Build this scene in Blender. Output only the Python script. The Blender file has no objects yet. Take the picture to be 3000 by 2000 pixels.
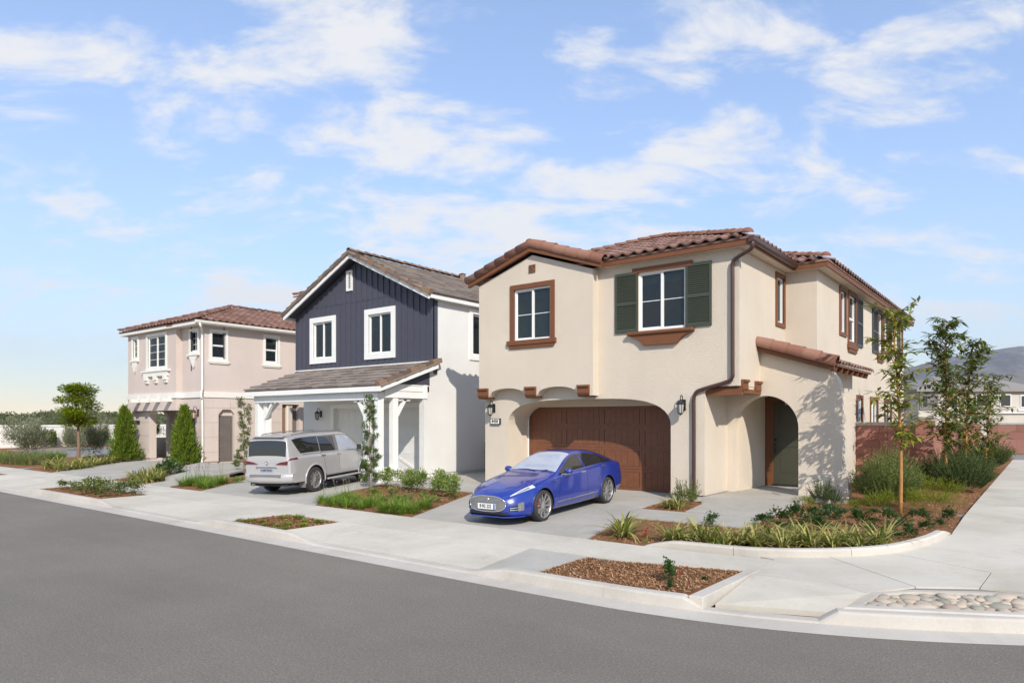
import bpy, bmesh, math, random
from mathutils import Vector, Matrix, noise
from mathutils.geometry import tessellate_polygon
R = math.radians
scene = bpy.context.scene
COL = scene.collection
random.seed(7)

# ------------------------------------------------------------------ camera
cam_data = bpy.data.cameras.new('camera')
cam = bpy.data.objects.new('camera', cam_data); COL.objects.link(cam)
cam.location = (0, 0, 2.1); cam.rotation_euler = (R(90), 0, R(37.9))
cam_data.sensor_width = 36.0; cam_data.lens = 2014.0 / 3000.0 * 36.0
cam_data.shift_y = 231.0 / 3000.0
cam_data.clip_start = 0.1; cam_data.clip_end = 20000
scene.camera = cam

# ------------------------------------------------------------------ sky
SUN_EL = 34.5
SUN_DIR = Vector((1.23, -0.96, math.tan(R(SUN_EL)) * math.hypot(1.23, 0.96))).normalized()
world = bpy.data.worlds.new('World'); scene.world = world; world.use_nodes = True
nt = world.node_tree; nt.nodes.clear()
def N(t, **kw):
    n = nt.nodes.new(t)
    for k, v in kw.items(): setattr(n, k, v)
    return n
out = N('ShaderNodeOutputWorld')
sky = N('ShaderNodeTexSky'); sky.sky_type = 'NISHITA'; sky.sun_disc = False
sky.sun_elevation = R(SUN_EL); sky.sun_rotation = math.atan2(SUN_DIR.x, SUN_DIR.y)
sky.altitude = 300; sky.air_density = 1.0; sky.dust_density = 0.0; sky.ozone_density = 2.0
bg = N('ShaderNodeBackground'); bg.inputs['Strength'].default_value = 0.15
# whole sky lifted in brightness, brightest parts rolled off, then tinted warm
lum = N('ShaderNodeRGBToBW'); nt.links.new(sky.outputs['Color'], lum.inputs[0])
den = N('ShaderNodeMath', operation='MULTIPLY_ADD'); den.inputs[1].default_value = 0.135; den.inputs[2].default_value = 0.60
nt.links.new(lum.outputs[0], den.inputs[0])
dv_ = N('ShaderNodeVectorMath', operation='DIVIDE'); nt.links.new(sky.outputs['Color'], dv_.inputs[0]); nt.links.new(den.outputs[0], dv_.inputs[1])
tint = N('ShaderNodeVectorMath', operation='MULTIPLY'); tint.inputs[1].default_value = (1.07, 0.965, 0.935)
nt.links.new(dv_.outputs[0], tint.inputs[0]); nt.links.new(tint.outputs[0], bg.inputs['Color'])
# broken white clouds on a level layer above the place
tc = N('ShaderNodeTexCoord'); sep = N('ShaderNodeSeparateXYZ')
nt.links.new(tc.outputs['Generated'], sep.inputs[0])
def math_n(op, a, b=None, clamp=False):
    m = N('ShaderNodeMath', operation=op); m.use_clamp = clamp
    for i, v in enumerate((a, b)):
        if v is None: continue
        if isinstance(v, (int, float)): m.inputs[i].default_value = v
        else: nt.links.new(v, m.inputs[i])
    return m.outputs[0]
zc = math_n('ADD', math_n('MAXIMUM', sep.outputs['Z'], 0.0), 0.34)
cx = math_n('DIVIDE', sep.outputs['X'], zc); cy = math_n('DIVIDE', sep.outputs['Y'], zc)
comb = N('ShaderNodeCombineXYZ')
nt.links.new(cx, comb.inputs[0]); nt.links.new(cy, comb.inputs[1]); comb.inputs[2].default_value = 3.7
def nz(scale, detail, rough, offs, lac=2.0, dist=0.0):
    m0 = N('ShaderNodeMapping'); m0.inputs['Rotation'].default_value = (0, 0, R(-38)); nt.links.new(comb.outputs[0], m0.inputs[0])
    mp = N('ShaderNodeMapping'); mp.inputs['Location'].default_value = offs; mp.inputs['Scale'].default_value = (0.72, 1.2, 1)
    nt.links.new(m0.outputs[0], mp.inputs[0])
    n = N('ShaderNodeTexNoise'); n.inputs['Scale'].default_value = scale; n.inputs['Detail'].default_value = detail
    n.inputs['Roughness'].default_value = rough; n.inputs['Lacunarity'].default_value = lac; n.inputs['Distortion'].default_value = dist
    nt.links.new(mp.outputs[0], n.inputs['Vector']); return n.outputs['Fac']
big = nz(1.7, 2, 0.5, (14.1, 2.2, 0)); mid = nz(5.6, 12, 0.60, (0.6, 2.2, 0), 2.1, 0.25)
dens = math_n('ADD', math_n('MULTIPLY', big, 0.42), math_n('MULTIPLY', mid, 0.88))
rmp = N('ShaderNodeMapRange'); rmp.interpolation_type = 'SMOOTHSTEP'
rmp.inputs['From Min'].default_value = 0.628; rmp.inputs['From Max'].default_value = 0.82
nt.links.new(dens, rmp.inputs['Value'])
fade = N('ShaderNodeMapRange'); fade.inputs['From Min'].default_value = 0.05; fade.inputs['From Max'].default_value = 0.16
nt.links.new(sep.outputs['Z'], fade.inputs['Value'])
cov = math_n('MULTIPLY', math_n('MULTIPLY', rmp.outputs[0], fade.outputs[0]), 0.88)
cbg = N('ShaderNodeBackground'); cbg.inputs['Color'].default_value = (1.0, 0.985, 0.97, 1); cbg.inputs['Strength'].default_value = 0.60
mix = N('ShaderNodeMixShader')
nt.links.new(cov, mix.inputs[0]); nt.links.new(bg.outputs[0], mix.inputs[1]); nt.links.new(cbg.outputs[0], mix.inputs[2])
nt.links.new(mix.outputs[0], out.inputs['Surface'])

# ------------------------------------------------------------------ sun, exposure
sd = bpy.data.lights.new('sun', 'SUN'); sd.energy = 3.3; sd.angle = R(0.53); sd.color = (1.0, 0.925, 0.82)
sun = bpy.data.objects.new('sun', sd); COL.objects.link(sun); sun.location = (20, -20, 40)
sun.rotation_euler = (-SUN_DIR).to_track_quat('-Z', 'Y').to_euler()
scene.view_settings.view_transform = 'Standard'; scene.view_settings.look = 'None'
scene.view_settings.gamma = 1.0; scene.view_settings.use_curve_mapping = False
scene.view_settings.exposure = 0.68
scene.render.engine = 'CYCLES'
scene.cycles.max_bounces = 8; scene.cycles.diffuse_bounces = 6; scene.cycles.transparent_max_bounces = 12
scene.cycles.volume_bounces = 0

# ------------------------------------------------------------------ materials
MATS = {}
class NT:
    def __init__(s, name):
        m = bpy.data.materials.new(name); m.use_nodes = True
        s.m = m; s.t = m.node_tree; s.b = s.t.nodes['Principled BSDF']; MATS[name] = m
    def n(s, t, **kw):
        x = s.t.nodes.new(t)
        for k, v in kw.items(): setattr(x, k, v)
        return x
    def l(s, a, b): s.t.links.new(a, b)
    def co(s, kind='Object', scale=None):
        c = s.n('ShaderNodeTexCoord').outputs[kind]
        if scale:
            mp = s.n('ShaderNodeMapping'); mp.inputs['Scale'].default_value = scale
            s.l(c, mp.inputs[0]); c = mp.outputs[0]
        return c
    def noise(s, scale, detail=4, rough=.55, vec=None, dist=0):
        x = s.n('ShaderNodeTexNoise'); x.inputs['Scale'].default_value = scale
        x.inputs['Detail'].default_value = detail; x.inputs['Roughness'].default_value = rough
        x.inputs['Distortion'].default_value = dist
        s.l(vec if vec is not None else s.co(), x.inputs['Vector']); return x.outputs['Fac']
    def ramp(s, fac, stops):
        x = s.n('ShaderNodeValToRGB'); e = x.color_ramp.elements
        while len(e) < len(stops): e.new(0.5)
        for i, (p, c) in enumerate(stops):
            e[i].position = p; e[i].color = (c[0], c[1], c[2], 1)
        s.l(fac, x.inputs[0]); return x.outputs[0]
    def mixc(s, fac, a, b, mode='MIX'):
        x = s.n('ShaderNodeMixRGB', blend_type=mode)
        for i, v in ((0, fac), (1, a), (2, b)):
            if isinstance(v, (int, float)): x.inputs[i].default_value = v
            elif isinstance(v, tuple): x.inputs[i].default_value = (*v[:3], 1)
            else: s.l(v, x.inputs[i])
        return x.outputs[0]
    def bump(s, h, strength, dist=0.01, prev=None):
        x = s.n('ShaderNodeBump'); x.inputs['Strength'].default_value = strength; x.inputs['Distance'].default_value = dist
        s.l(h, x.inputs['Height'])
        if prev is not None: s.l(prev, x.inputs['Normal'])
        s.l(x.outputs[0], s.b.inputs['Normal']); return x.outputs[0]
    def base(s, c):
        if isinstance(c, tuple): s.b.inputs['Base Color'].default_value = (*c[:3], 1)
        else: s.l(c, s.b.inputs['Base Color'])
    def set(s, **kw):
        for k, v in kw.items(): s.b.inputs[k.replace('_', ' ')].default_value = v
        return s

def stucco(name, col, strength=.7):
    s = NT(name); c = Vector(col)
    big = s.noise(.6, 5, .6); f = s.ramp(big, [(.3, c * .93), (.7, c * 1.04)])
    streak = s.noise(1.5, 5, .65, s.co('Object', (2.5, 2.5, .35)))
    f = s.mixc(.5, f, s.ramp(streak, [(.35, (.97, .965, .955)), (.62, (1, 1, 1))]), 'MULTIPLY')
    s.base(f); s.set(Roughness=.92, Specular_IOR_Level=.2)
    n1 = s.noise(34, 6, .75); n2 = s.noise(95, 3, .7)
    add = s.n('ShaderNodeMath', operation='ADD'); s.l(n1, add.inputs[0]); s.l(n2, add.inputs[1])
    s.bump(add.outputs[0], strength, .02); return s.m
def plain(name, col, rough=.6, var=.08, nscale=3, bump=0, bscale=40, metallic=0, spec=.5, rnd=0):
    s = NT(name); c = Vector(col)
    f = s.ramp(s.noise(nscale, 5, .6), [(.3, c * (1 - var)), (.7, c * (1 + var))])
    if rnd:
        oi = s.n('ShaderNodeObjectInfo'); r = s.ramp(oi.outputs['Random'], [(0, (1 - rnd,) * 3), (1, (1 + rnd,) * 3)])
        f = s.mixc(1.0, f, r, 'MULTIPLY')
    s.base(f); s.set(Roughness=rough, Metallic=metallic, Specular_IOR_Level=spec)
    if bump: s.bump(s.noise(bscale, 5, .6), bump, .01)
    return s.m
def concrete(name, col, var=.06, rnd=.05):
    s = NT(name); c = Vector(col)
    f = s.ramp(s.noise(.9, 6, .65), [(.28, c * (1 - var)), (.72, c * (1 + var))])
    st = s.noise(.55, 6, .7, dist=.6)
    f = s.mixc(.8, f, s.ramp(st, [(.30, (.80, .78, .745)), (.55, (1, 1, 1))]), 'MULTIPLY')
    sp = s.noise(3.2, 7, .75, dist=.8)
    f = s.mixc(.5, f, s.ramp(sp, [(.30, (.78, .76, .72)), (.42, (1, 1, 1))]), 'MULTIPLY')
    f = s.mixc(.5, f, s.ramp(s.noise(35, 4, .7), [(.3, (.9, .9, .9)), (.7, (1.05, 1.05, 1.05))]), 'MULTIPLY')
    oi = s.n('ShaderNodeObjectInfo')
    f = s.mixc(1.0, f, s.ramp(oi.outputs['Random'], [(0, (1 - rnd,) * 3), (1, (1 + rnd,) * 3)]), 'MULTIPLY')
    s.base(f); s.set(Roughness=.88, Specular_IOR_Level=.3)
    s.bump(s.noise(150, 3, .6, s.co('Object', (1, .25, 1))), .18, .004); return s.m
def tile_mat(name, c0, c1, c2):
    s = NT(name); oi = s.n('ShaderNodeObjectInfo'); g = s.n('ShaderNodeNewGeometry')
    r = s.n('ShaderNodeMath', operation='ADD'); s.l(oi.outputs['Random'], r.inputs[0]); s.l(g.outputs['Random Per Island'], r.inputs[1])
    fr = s.n('ShaderNodeMath', operation='FRACT'); s.l(r.outputs[0], fr.inputs[0])
    f = s.ramp(fr.outputs[0], [(0, c0), (.5, c1), (1, c2)])
    f = s.mixc(.6, f, s.ramp(s.noise(14, 6, .7), [(.3, (.72, .72, .74)), (.7, (1.12, 1.1, 1.08))]), 'MULTIPLY')
    s.base(f); s.set(Roughness=.85, Specular_IOR_Level=.25); s.bump(s.noise(45, 4, .6), .25, .008); return s.m
def foliage(name, cols, rough=.55, trans=.25):
    s = NT(name); g = s.n('ShaderNodeNewGeometry'); k = len(cols)
    f = s.ramp(g.outputs['Random Per Island'], [(i / (k - 1), c) for i, c in enumerate(cols)])
    s.base(f); s.set(Roughness=rough, Specular_IOR_Level=.22)
    tr = s.n('ShaderNodeBsdfTranslucent'); s.l(s.mixc(.5, f, (.25, .35, .04)), tr.inputs[0])
    mx = s.n('ShaderNodeMixShader'); mx.inputs[0].default_value = trans
    s.l(s.b.outputs[0], mx.inputs[1]); s.l(tr.outputs[0], mx.inputs[2])
    s.l(mx.outputs[0], s.t.nodes['Material Output'].inputs['Surface']); return s.m
def glass(name, tint=(.55, .66, .66), opac=.45, refl=1.0, col=(.02, .028, .034)):
    s = NT(name); s.base(col); s.set(Roughness=.03, Specular_IOR_Level=.8 * refl, IOR=1.6)
    tr = s.n('ShaderNodeBsdfTransparent'); tr.inputs[0].default_value = (*tint, 1)
    mx = s.n('ShaderNodeMixShader'); mx.inputs[0].default_value = opac
    s.l(tr.outputs[0], mx.inputs[1]); s.l(s.b.outputs[0], mx.inputs[2])
    s.l(mx.outputs[0], s.t.nodes['Material Output'].inputs['Surface']); return s.m

M_CREAM = stucco('cream_stucco', (.69, .605, .495))
M_WHITE_ST = stucco('white_stucco', (.72, .715, .69), .35)
M_PINK = stucco('pink_stucco', (.585, .50, .45), .3)
M_BROWN = plain('brown_paint', (.165, .060, .021), .6, .07, 6, .15, 60)
M_DARKBROWN = plain('dark_brown_metal', (.060, .028, .022), .38, .1, 4, spec=.6)
M_WHITE = plain('white_paint', (.78, .78, .75), .5, .03)
M_OFFWHITE = plain('off_white_paint', (.74, .71, .65), .5, .03)
M_VINYL = plain('white_vinyl', (.80, .80, .78), .35, .02)
M_SIDING = plain('slate_blue_siding', (.062, .064, .088), .6, .06, 5, .12, 90)
M_SHUTTER = plain('olive_green_shutter', (.047, .056, .038), .5, .06)
M_SHUTTER2 = plain('charcoal_shutter', (.052, .056, .054), .5, .06)
M_FOUND = concrete('foundation_concrete', (.55, .52, .47))
M_CONC = concrete('pale_concrete', (.55, .512, .435))
M_DRIVE = concrete('grey_concrete', (.42, .40, .355), .06)
M_CURB = concrete('curb_concrete', (.50, .465, .41), .08)
M_DOOR_BR = plain('brown_garage_door', (.175, .066, .031), .5, .12, 9, .1, 80)
M_DOOR_WH = plain('white_garage_door', (.72, .72, .70), .5, .03)
M_DOOR_GR = plain('grey_brown_door', (.145, .125, .112), .5, .06)
M_DOOR_OL = plain('olive_front_door', (.055, .056, .036), .42, .08)
M_TILE_A = tile_mat('terracotta_tile', (.155, .086, .066), (.215, .124, .097), (.27, .17, .138))
M_CAP_A = tile_mat('terracotta_cap', (.205, .096, .066), (.25, .122, .084), (.29, .158, .115))
M_TILE_B = tile_mat('grey_brown_tile', (.19, .158, .135), (.26, .22, .19), (.34, .29, .255))
M_CAP_B = tile_mat('brown_rake_tile', (.13, .095, .072), (.20, .145, .11), (.28, .18, .12))
M_TILE_C = tile_mat('red_brown_tile', (.15, .080, .060), (.205, .115, .088), (.26, .16, .128))
M_GLASS = glass('window_glass')
M_DARKIN = plain('dark_interior', (.05, .05, .052), .9, .05)
M_BLIND = plain('pale_blind', (.40, .43, .41), .8, .04)
M_BLACK = plain('black_metal', (.012, .012, .012), .4, .1, spec=.6)
M_FROST = plain('frosted_lamp_glass', (.40, .39, .36), .15, .05)
M_TRUNK = plain('orange_brown_bark', (.36, .175, .055), .75, .25, 14, .5, 40)
M_BARK = plain('grey_brown_bark', (.20, .13, .085), .85, .25, 18, .6, 40)

# ------------------------------------------------------------------ mesh helpers
class MB:
    def __init__(s): s.v = []; s.f = []; s.mi = []
    def add(s, vs, fs, mi=0):
        b = len(s.v); s.v += [tuple(p) for p in vs]
        s.f += [tuple(b + i for i in f) for f in fs]; s.mi += [mi] * len(fs); return s
    def box(s, x0, y0, z0, x1, y1, z1, mi=0):
        return s.add([(x0, y0, z0), (x1, y0, z0), (x1, y1, z0), (x0, y1, z0), (x0, y0, z1), (x1, y0, z1), (x1, y1, z1), (x0, y1, z1)],
                     [(0, 3, 2, 1), (4, 5, 6, 7), (0, 1, 5, 4), (1, 2, 6, 5), (2, 3, 7, 6), (3, 0, 4, 7)], mi)
    def bar(s, p0, p1, w, h, up=(0, 0, 1), mi=0):
        p0 = Vector(p0); p1 = Vector(p1); d = (p1 - p0).normalized(); up = Vector(up)
        sd_ = d.cross(up)
        if sd_.length < 1e-4: sd_ = d.cross(Vector((1, 0, 0)))
        sd_.normalize(); u = sd_.cross(d).normalized()
        vs = []
        for p in (p0, p1):
            for a, b in ((-1, -1), (1, -1), (1, 1), (-1, 1)): vs.append(p + sd_ * (a * w / 2) + u * (b * h / 2))
        return s.add(vs, [(0, 1, 2, 3), (7, 6, 5, 4), (0, 4, 5, 1), (1, 5, 6, 2), (2, 6, 7, 3), (3, 7, 4, 0)], mi)
    def tube(s, path, r, n=8, cap=True, mi=0, sq=None):
        path = [Vector(p) for p in path]; rings = []
        rs = r if isinstance(r, (list, tuple)) else [r] * len(path)
        ref = Vector((0.31, 0.17, 0.93))
        for i, p in enumerate(path):
            a = path[max(i - 1, 0)]; b = path[min(i + 1, len(path) - 1)]
            d = (b - a).normalized()
            x = d.cross(ref)
            if x.length < .05: x = d.cross(Vector((1, 0, 0)))
            x.normalize(); y = d.cross(x)
            rings.append([p + (x * math.cos(2 * math.pi * k / n) + y * math.sin(2 * math.pi * k / n)) * rs[i] for k in range(n)])
        vs = [q for rg in rings for q in rg]; fs = []
        for i in range(len(rings) - 1):
            for k in range(n):
                k2 = (k + 1) % n; fs.append((i * n + k, i * n + k2, (i + 1) * n + k2, (i + 1) * n + k))
        if cap: fs.append(tuple(range(n))[::-1]); fs.append(tuple((len(rings) - 1) * n + k for k in range(n)))
        return s.add(vs, fs, mi)
    def lathe(s, c, prof, n=12, axis=(0, 0, 1), mi=0, caps=True):
        c = Vector(c); ax = Vector(axis).normalized(); x = ax.orthogonal().normalized(); y = ax.cross(x)
        vs = []; fs = []
        for r, h in prof:
            for k in range(n):
                a = 2 * math.pi * k / n; vs.append(c + ax * h + (x * math.cos(a) + y * math.sin(a)) * r)
        for i in range(len(prof) - 1):
            for k in range(n):
                k2 = (k + 1) % n; fs.append((i * n + k, i * n + k2, (i + 1) * n + k2, (i + 1) * n + k))
        if caps: fs.append(tuple(range(n))[::-1]); fs.append(tuple((len(prof) - 1) * n + k for k in range(n)))
        return s.add(vs, fs, mi)
    def boxm(s, mp, a0, a1, z0, z1, d0, d1, mi=0):
        vs = [mp(a, z, d) for d in (d0, d1) for a, z in ((a0, z0), (a1, z0), (a1, z1), (a0, z1))]
        return s.add(vs, [(0, 1, 2, 3), (7, 6, 5, 4), (0, 4, 5, 1), (1, 5, 6, 2), (2, 6, 7, 3), (3, 7, 4, 0)], mi)
    def panel(s, mp, outer, holes, d0, d1, mi=0):
        """flat slab with openings: loops of (a, z), faces at depth d0 and d1"""
        loops = [outer] + list(holes)
        tri = tessellate_polygon([[Vector((p[0], p[1], 0)) for p in lp] for lp in loops])
        flat = [p for lp in loops for p in lp]; n = len(flat)
        vs = [mp(p[0], p[1], d0) for p in flat] + [mp(p[0], p[1], d1) for p in flat]
        fs = []
        for t in tri:
            a, b, c = (flat[i] for i in t)
            ar = (b[0] - a[0]) * (c[1] - a[1]) - (c[0] - a[0]) * (b[1] - a[1])
            if abs(ar) < 1e-9: continue
            t = t if ar > 0 else (t[0], t[2], t[1])
            fs.append(tuple(t)); fs.append(tuple(n + i for i in t[::-1]))
        o = 0
        for lp in loops:
            m = len(lp)
            for i in range(m):
                j = (i + 1) % m; fs.append((o + i, n + o + i, n + o + j, o + j))
            o += m
        return s.add(vs, fs, mi)
    def prism(s, poly, zlo, zhi, mi=0):
        """plan polygon (x, y) extruded upward; zlo/zhi numbers or functions of (x, y)"""
        f0 = zlo if callable(zlo) else (lambda x, y: zlo); f1 = zhi if callable(zhi) else (lambda x, y: zhi)
        tri = tessellate_polygon([[Vector((p[0], p[1], 0)) for p in poly]]); n = len(poly)
        vs = [(p[0], p[1], f1(p[0], p[1])) for p in poly] + [(p[0], p[1], f0(p[0], p[1])) for p in poly]
        fs = []
        for t in tri:
            a, b, c = (poly[i] for i in t)
            ar = (b[0] - a[0]) * (c[1] - a[1]) - (c[0] - a[0]) * (b[1] - a[1])
            t = t if ar > 0 else (t[0], t[2], t[1])
            fs.append(tuple(t)); fs.append(tuple(n + i for i in t[::-1]))
        area = sum(poly[i][0] * poly[(i + 1) % n][1] - poly[(i + 1) % n][0] * poly[i][1] for i in range(n))
        for i in range(n):
            j = (i + 1) % n
            fs.append((i, n + i, n + j, j) if area > 0 else (j, n + j, n + i, i))
        return s.add(vs, fs, mi)
    def mesh(s, name, smooth=False):
        me = bpy.data.meshes.new(name); me.from_pydata(s.v, [], s.f); 
        if any(s.mi): me.polygons.foreach_set('material_index', s.mi)
        if smooth: me.polygons.foreach_set('use_smooth', [True] * len(me.polygons))
        me.update(); return me
    def obj(s, name, mat, parent=None, smooth=False, bevel=0):
        me = s.mesh(name, smooth)
        if bevel:
            bm = bmesh.new(); bm.from_mesh(me); bmesh.ops.remove_doubles(bm, verts=bm.verts, dist=1e-5)
            bmesh.ops.bevel(bm, geom=[e for e in bm.edges if len(e.link_faces) == 2 and e.calc_face_angle(0) > .5], offset=bevel, segments=2, affect='EDGES', profile=.5, clamp_overlap=True)
            bm.to_mesh(me); bm.free()
        return link(name, me, mat, parent)
def recalc(me):
    bm = bmesh.new(); bm.from_mesh(me); bmesh.ops.recalc_face_normals(bm, faces=bm.faces); bm.to_mesh(me); bm.free()
def link(name, me, mat, parent=None, mw=None):
    o = bpy.data.objects.new(name, me)
    if mat is not None and me is not None and not me.materials:
        for m in (mat if isinstance(mat, (list, tuple)) else [mat]): me.materials.append(m)
    COL.objects.link(o)
    if mw is not None: o.matrix_basis = mw
    if parent is not None:
        o.parent = parent
        if parent.type == 'EMPTY' and parent.get('_world'): o.matrix_parent_inverse = parent.matrix_basis.inverted()
    return o
def thing(name, label, cat, loc=(0, 0, 0), rotz=0, group=None, local=False):
    o = bpy.data.objects.new(name, None); COL.objects.link(o); o.empty_display_size = .2
    o.matrix_basis = Matrix.Translation(loc) @ Matrix.Rotation(rotz, 4, 'Z')
    if not local: o['_world'] = 1
    return tag(o, label, cat, group)
def tag(o, label, cat, group=None, kind=None):
    o['label'] = label; o['category'] = cat
    if group: o['group'] = group
    if kind: o['kind'] = kind
    return o
def struct(o): o['kind'] = 'structure'; return o
def copy_tree(o, parent=None):
    c = o.copy(); COL.objects.link(c); c.parent = parent
    for ch in list(o.children): copy_tree(ch, c)
    return c
def FR(y): return lambda a, z, d: (a, y + d, z)        # front wall facing -Y
def RT(x): return lambda a, z, d: (x - d, a, z)        # side wall facing +X
def LT(x): return lambda a, z, d: (x + d, a, z)        # side wall facing -X
def BK(y): return lambda a, z, d: (a, y - d, z)
def rect(a0, a1, z0, z1): return [(a0, z0), (a1, z0), (a1, z1), (a0, z1)]
def zg(x, y): return .15 + .025 * min(max(y - 9.7, 0), 6.2)
def smooth_path(pts, n=6):
    pts = [Vector(p) for p in pts]; o = []
    for i in range(len(pts) - 1):
        p0 = pts[max(i - 1, 0)]; p1 = pts[i]; p2 = pts[i + 1]; p3 = pts[min(i + 2, len(pts) - 1)]
        for k in range(n):
            t = k / n
            o.append(.5 * (2 * p1 + (p2 - p0) * t + (2 * p0 - 5 * p1 + 4 * p2 - p3) * t * t + (3 * p1 - p0 - 3 * p2 + p3) * t ** 3))
    o.append(pts[-1]); return o
def lerp(a, b, t): return a + (b - a) * t
# ================================================================== SETTING: ground, road, pavements
def mulch_mat():
    s = NT('bark_mulch'); n = s.noise(55, 8, .75, dist=.5)
    f = s.ramp(n, [(.25, (.12, .056, .026)), (.48, (.25, .125, .060)), (.62, (.33, .178, .090)), (.8, (.43, .26, .145))])
    f = s.mixc(.5, f, s.ramp(s.noise(1.3, 4, .6), [(.3, (.7, .68, .66)), (.7, (1.1, 1.1, 1.1))]), 'MULTIPLY')
    s.base(f); s.set(Roughness=.95, Specular_IOR_Level=.1); s.bump(s.noise(70, 8, .8), 1.0, .02); return s.m
def chip_mat():
    s = NT('bark_chip'); g = s.n('ShaderNodeNewGeometry')
    s.base(s.ramp(g.outputs['Random Per Island'], [(0, (.12, .055, .026)), (.35, (.26, .13, .062)), (.75, (.37, .205, .105)), (1, (.50, .33, .20))]))
    s.set(Roughness=.9, Specular_IOR_Level=.15); return s.m
def asphalt_mat():
    s = NT('asphalt')
    g1 = s.noise(190, 4, .75); g2 = s.noise(48, 5, .8); ga_ = s.n('ShaderNodeMath', operation='MULTIPLY_ADD'); s.l(g2, ga_.inputs[0]); ga_.inputs[1].default_value = .6
    gb_ = s.n('ShaderNodeMath', operation='MULTIPLY'); s.l(g1, gb_.inputs[0]); gb_.inputs[1].default_value = .4; s.l(gb_.outputs[0], ga_.inputs[2])
    f = s.ramp(ga_.outputs[0], [(.33, (.112, .100, .084)), (.5, (.215, .195, .166)), (.66, (.345, .315, .272))])
    vor = s.n('ShaderNodeTexVoronoi'); vor.inputs['Scale'].default_value = 120; s.l(s.co(), vor.inputs['Vector'])
    f = s.mixc(.55, f, s.ramp(vor.outputs['Color'], [(.15, (.7, .7, .7)), (.75, (1.0, 1.0, 1.0)), (.95, (1.45, 1.42, 1.36))]), 'MULTIPLY')
    f = s.mixc(1.0, f, s.ramp(s.noise(.28, 6, .65), [(.3, (.87, .87, .875)), (.7, (1.10, 1.095, 1.08))]), 'MULTIPLY')
    f = s.mixc(.7, f, s.ramp(s.noise(.9, 7, .8, dist=1.2), [(.26, (.80, .79, .78)), (.36, (1, 1, 1)), (.72, (1, 1, 1)), (.80, (1.08, 1.07, 1.05))]), 'MULTIPLY')
    f = s.mixc(1.0, f, s.ramp(s.noise(.8, 6, .7, s.co('Object', (.12, 1, 1))), [(.3, (.94, .94, .94)), (.7, (1.05, 1.05, 1.05))]), 'MULTIPLY')
    s.base(f); s.set(Roughness=.88, Specular_IOR_Level=.15)
    s.bump(s.noise(70, 5, .8), .75, .012); return s.m
M_MULCH = mulch_mat(); M_CHIP = chip_mat(); M_ASPH = asphalt_mat()
M_SOIL = plain('bare_soil', (.21, .155, .10), .95, .15, 1.2, .5, 12)
M_JOINT = plain('dark_joint', (.22, .205, .185), .95, .1)  # darker base tone under the slabs and in their open joints

struct(MB().prism([(-6000, -6000), (6000, -6000), (6000, 6000), (-6000, 6000)], -.6, -.25).obj('ground', M_SOIL))
# gutter edge of the asphalt: straight street, swinging round the corner on the right
EDGE = smooth_path([(-90, 6.75, 0), (-30, 6.75, 0), (-12, 6.73, 0), (-5.3, 6.74, 0), (-3.14, 6.86, 0), (-1.56, 7.30, 0), (-.17, 8.03, 0), (1.15, 8.95, 0), (2.35, 10.4, 0), (3.2, 12.6, 0), (3.5, 16, 0), (3.5, 45, 0)], 8)
road = [(p.x, p.y) for p in EDGE] + [(14, 45), (14, -30), (-90, -30)]
struct(MB().prism(road, -.2, 0).obj('road', M_ASPH))
lot = [(p.x, p.y + .1) for p in EDGE] + [(3.5, 70), (-90, 70)]
m = MB()
xs = [-90, -60, -40, -20, -8, -2, 3.4]; ys = [8.5, 9.7, 12, 15.9, 20, 70]
for i in range(6):
    for j in range(5):
        if i >= 4 and j == 0 or i == 5 and j < 2: continue
        q = [(xs[i], ys[j]), (xs[i + 1], ys[j]), (xs[i + 1], ys[j + 1]), (xs[i], ys[j + 1])]
        m.add([(x, y, zg(x, y) - .07) for x, y in q], [(0, 1, 2, 3)])
struct(m.obj('lot_ground', M_JOINT))

HI = [(-90, -31.9), (-23.15, -18.45), (-12.85, -10.6), (-5.45, -2.98), (-1.72, 90)]
HI.append((-31.75, -29.4))
def curb_h(x):
    best = 0
    for a, b in HI:
        d = max(a - x, x - b, 0); w = 1.0 if x < -3.2 else .01
        best = max(best, 1 - min(d / w, 1))
    return lerp(.035, .15, best * best * (3 - 2 * best))
CURB = []
for p in EDGE:
    CURB.append(p)
# dense resample
dense = []
for a, b in zip(EDGE[:-1], EDGE[1:]):
    k = max(1, int((b - a).length / .12))
    for i in range(k): dense.append(a.lerp(b, i / k))
dense = [p for p in dense if -46 < p.x]
def sweep(path, prof_at, name, mat, parent=None, closed_ends=True):
    m = MB(); np_ = None; rings = []
    for i, p in enumerate(path):
        a = path[max(i - 1, 0)]; b = path[min(i + 1, len(path) - 1)]
        t = (b - a); t.z = 0; t.normalize(); nrm = Vector((-t.y, t.x, 0))
        pr = prof_at(i, p); np_ = len(pr); rings.append([(p.x + nrm.x * o, p.y + nrm.y * o, z) for o, z in pr])
    vs = [q for r in rings for q in r]; fs = []
    for i in range(len(rings) - 1):
        for k in range(np_ - 1): fs.append((i * np_ + k, (i + 1) * np_ + k, (i + 1) * np_ + k + 1, i * np_ + k + 1))
    if closed_ends:
        fs.append(tuple(range(np_))); fs.append(tuple((len(rings) - 1) * np_ + k for k in range(np_))[::-1])
    m.add(vs, fs); return m.obj(name, mat, parent)
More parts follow.
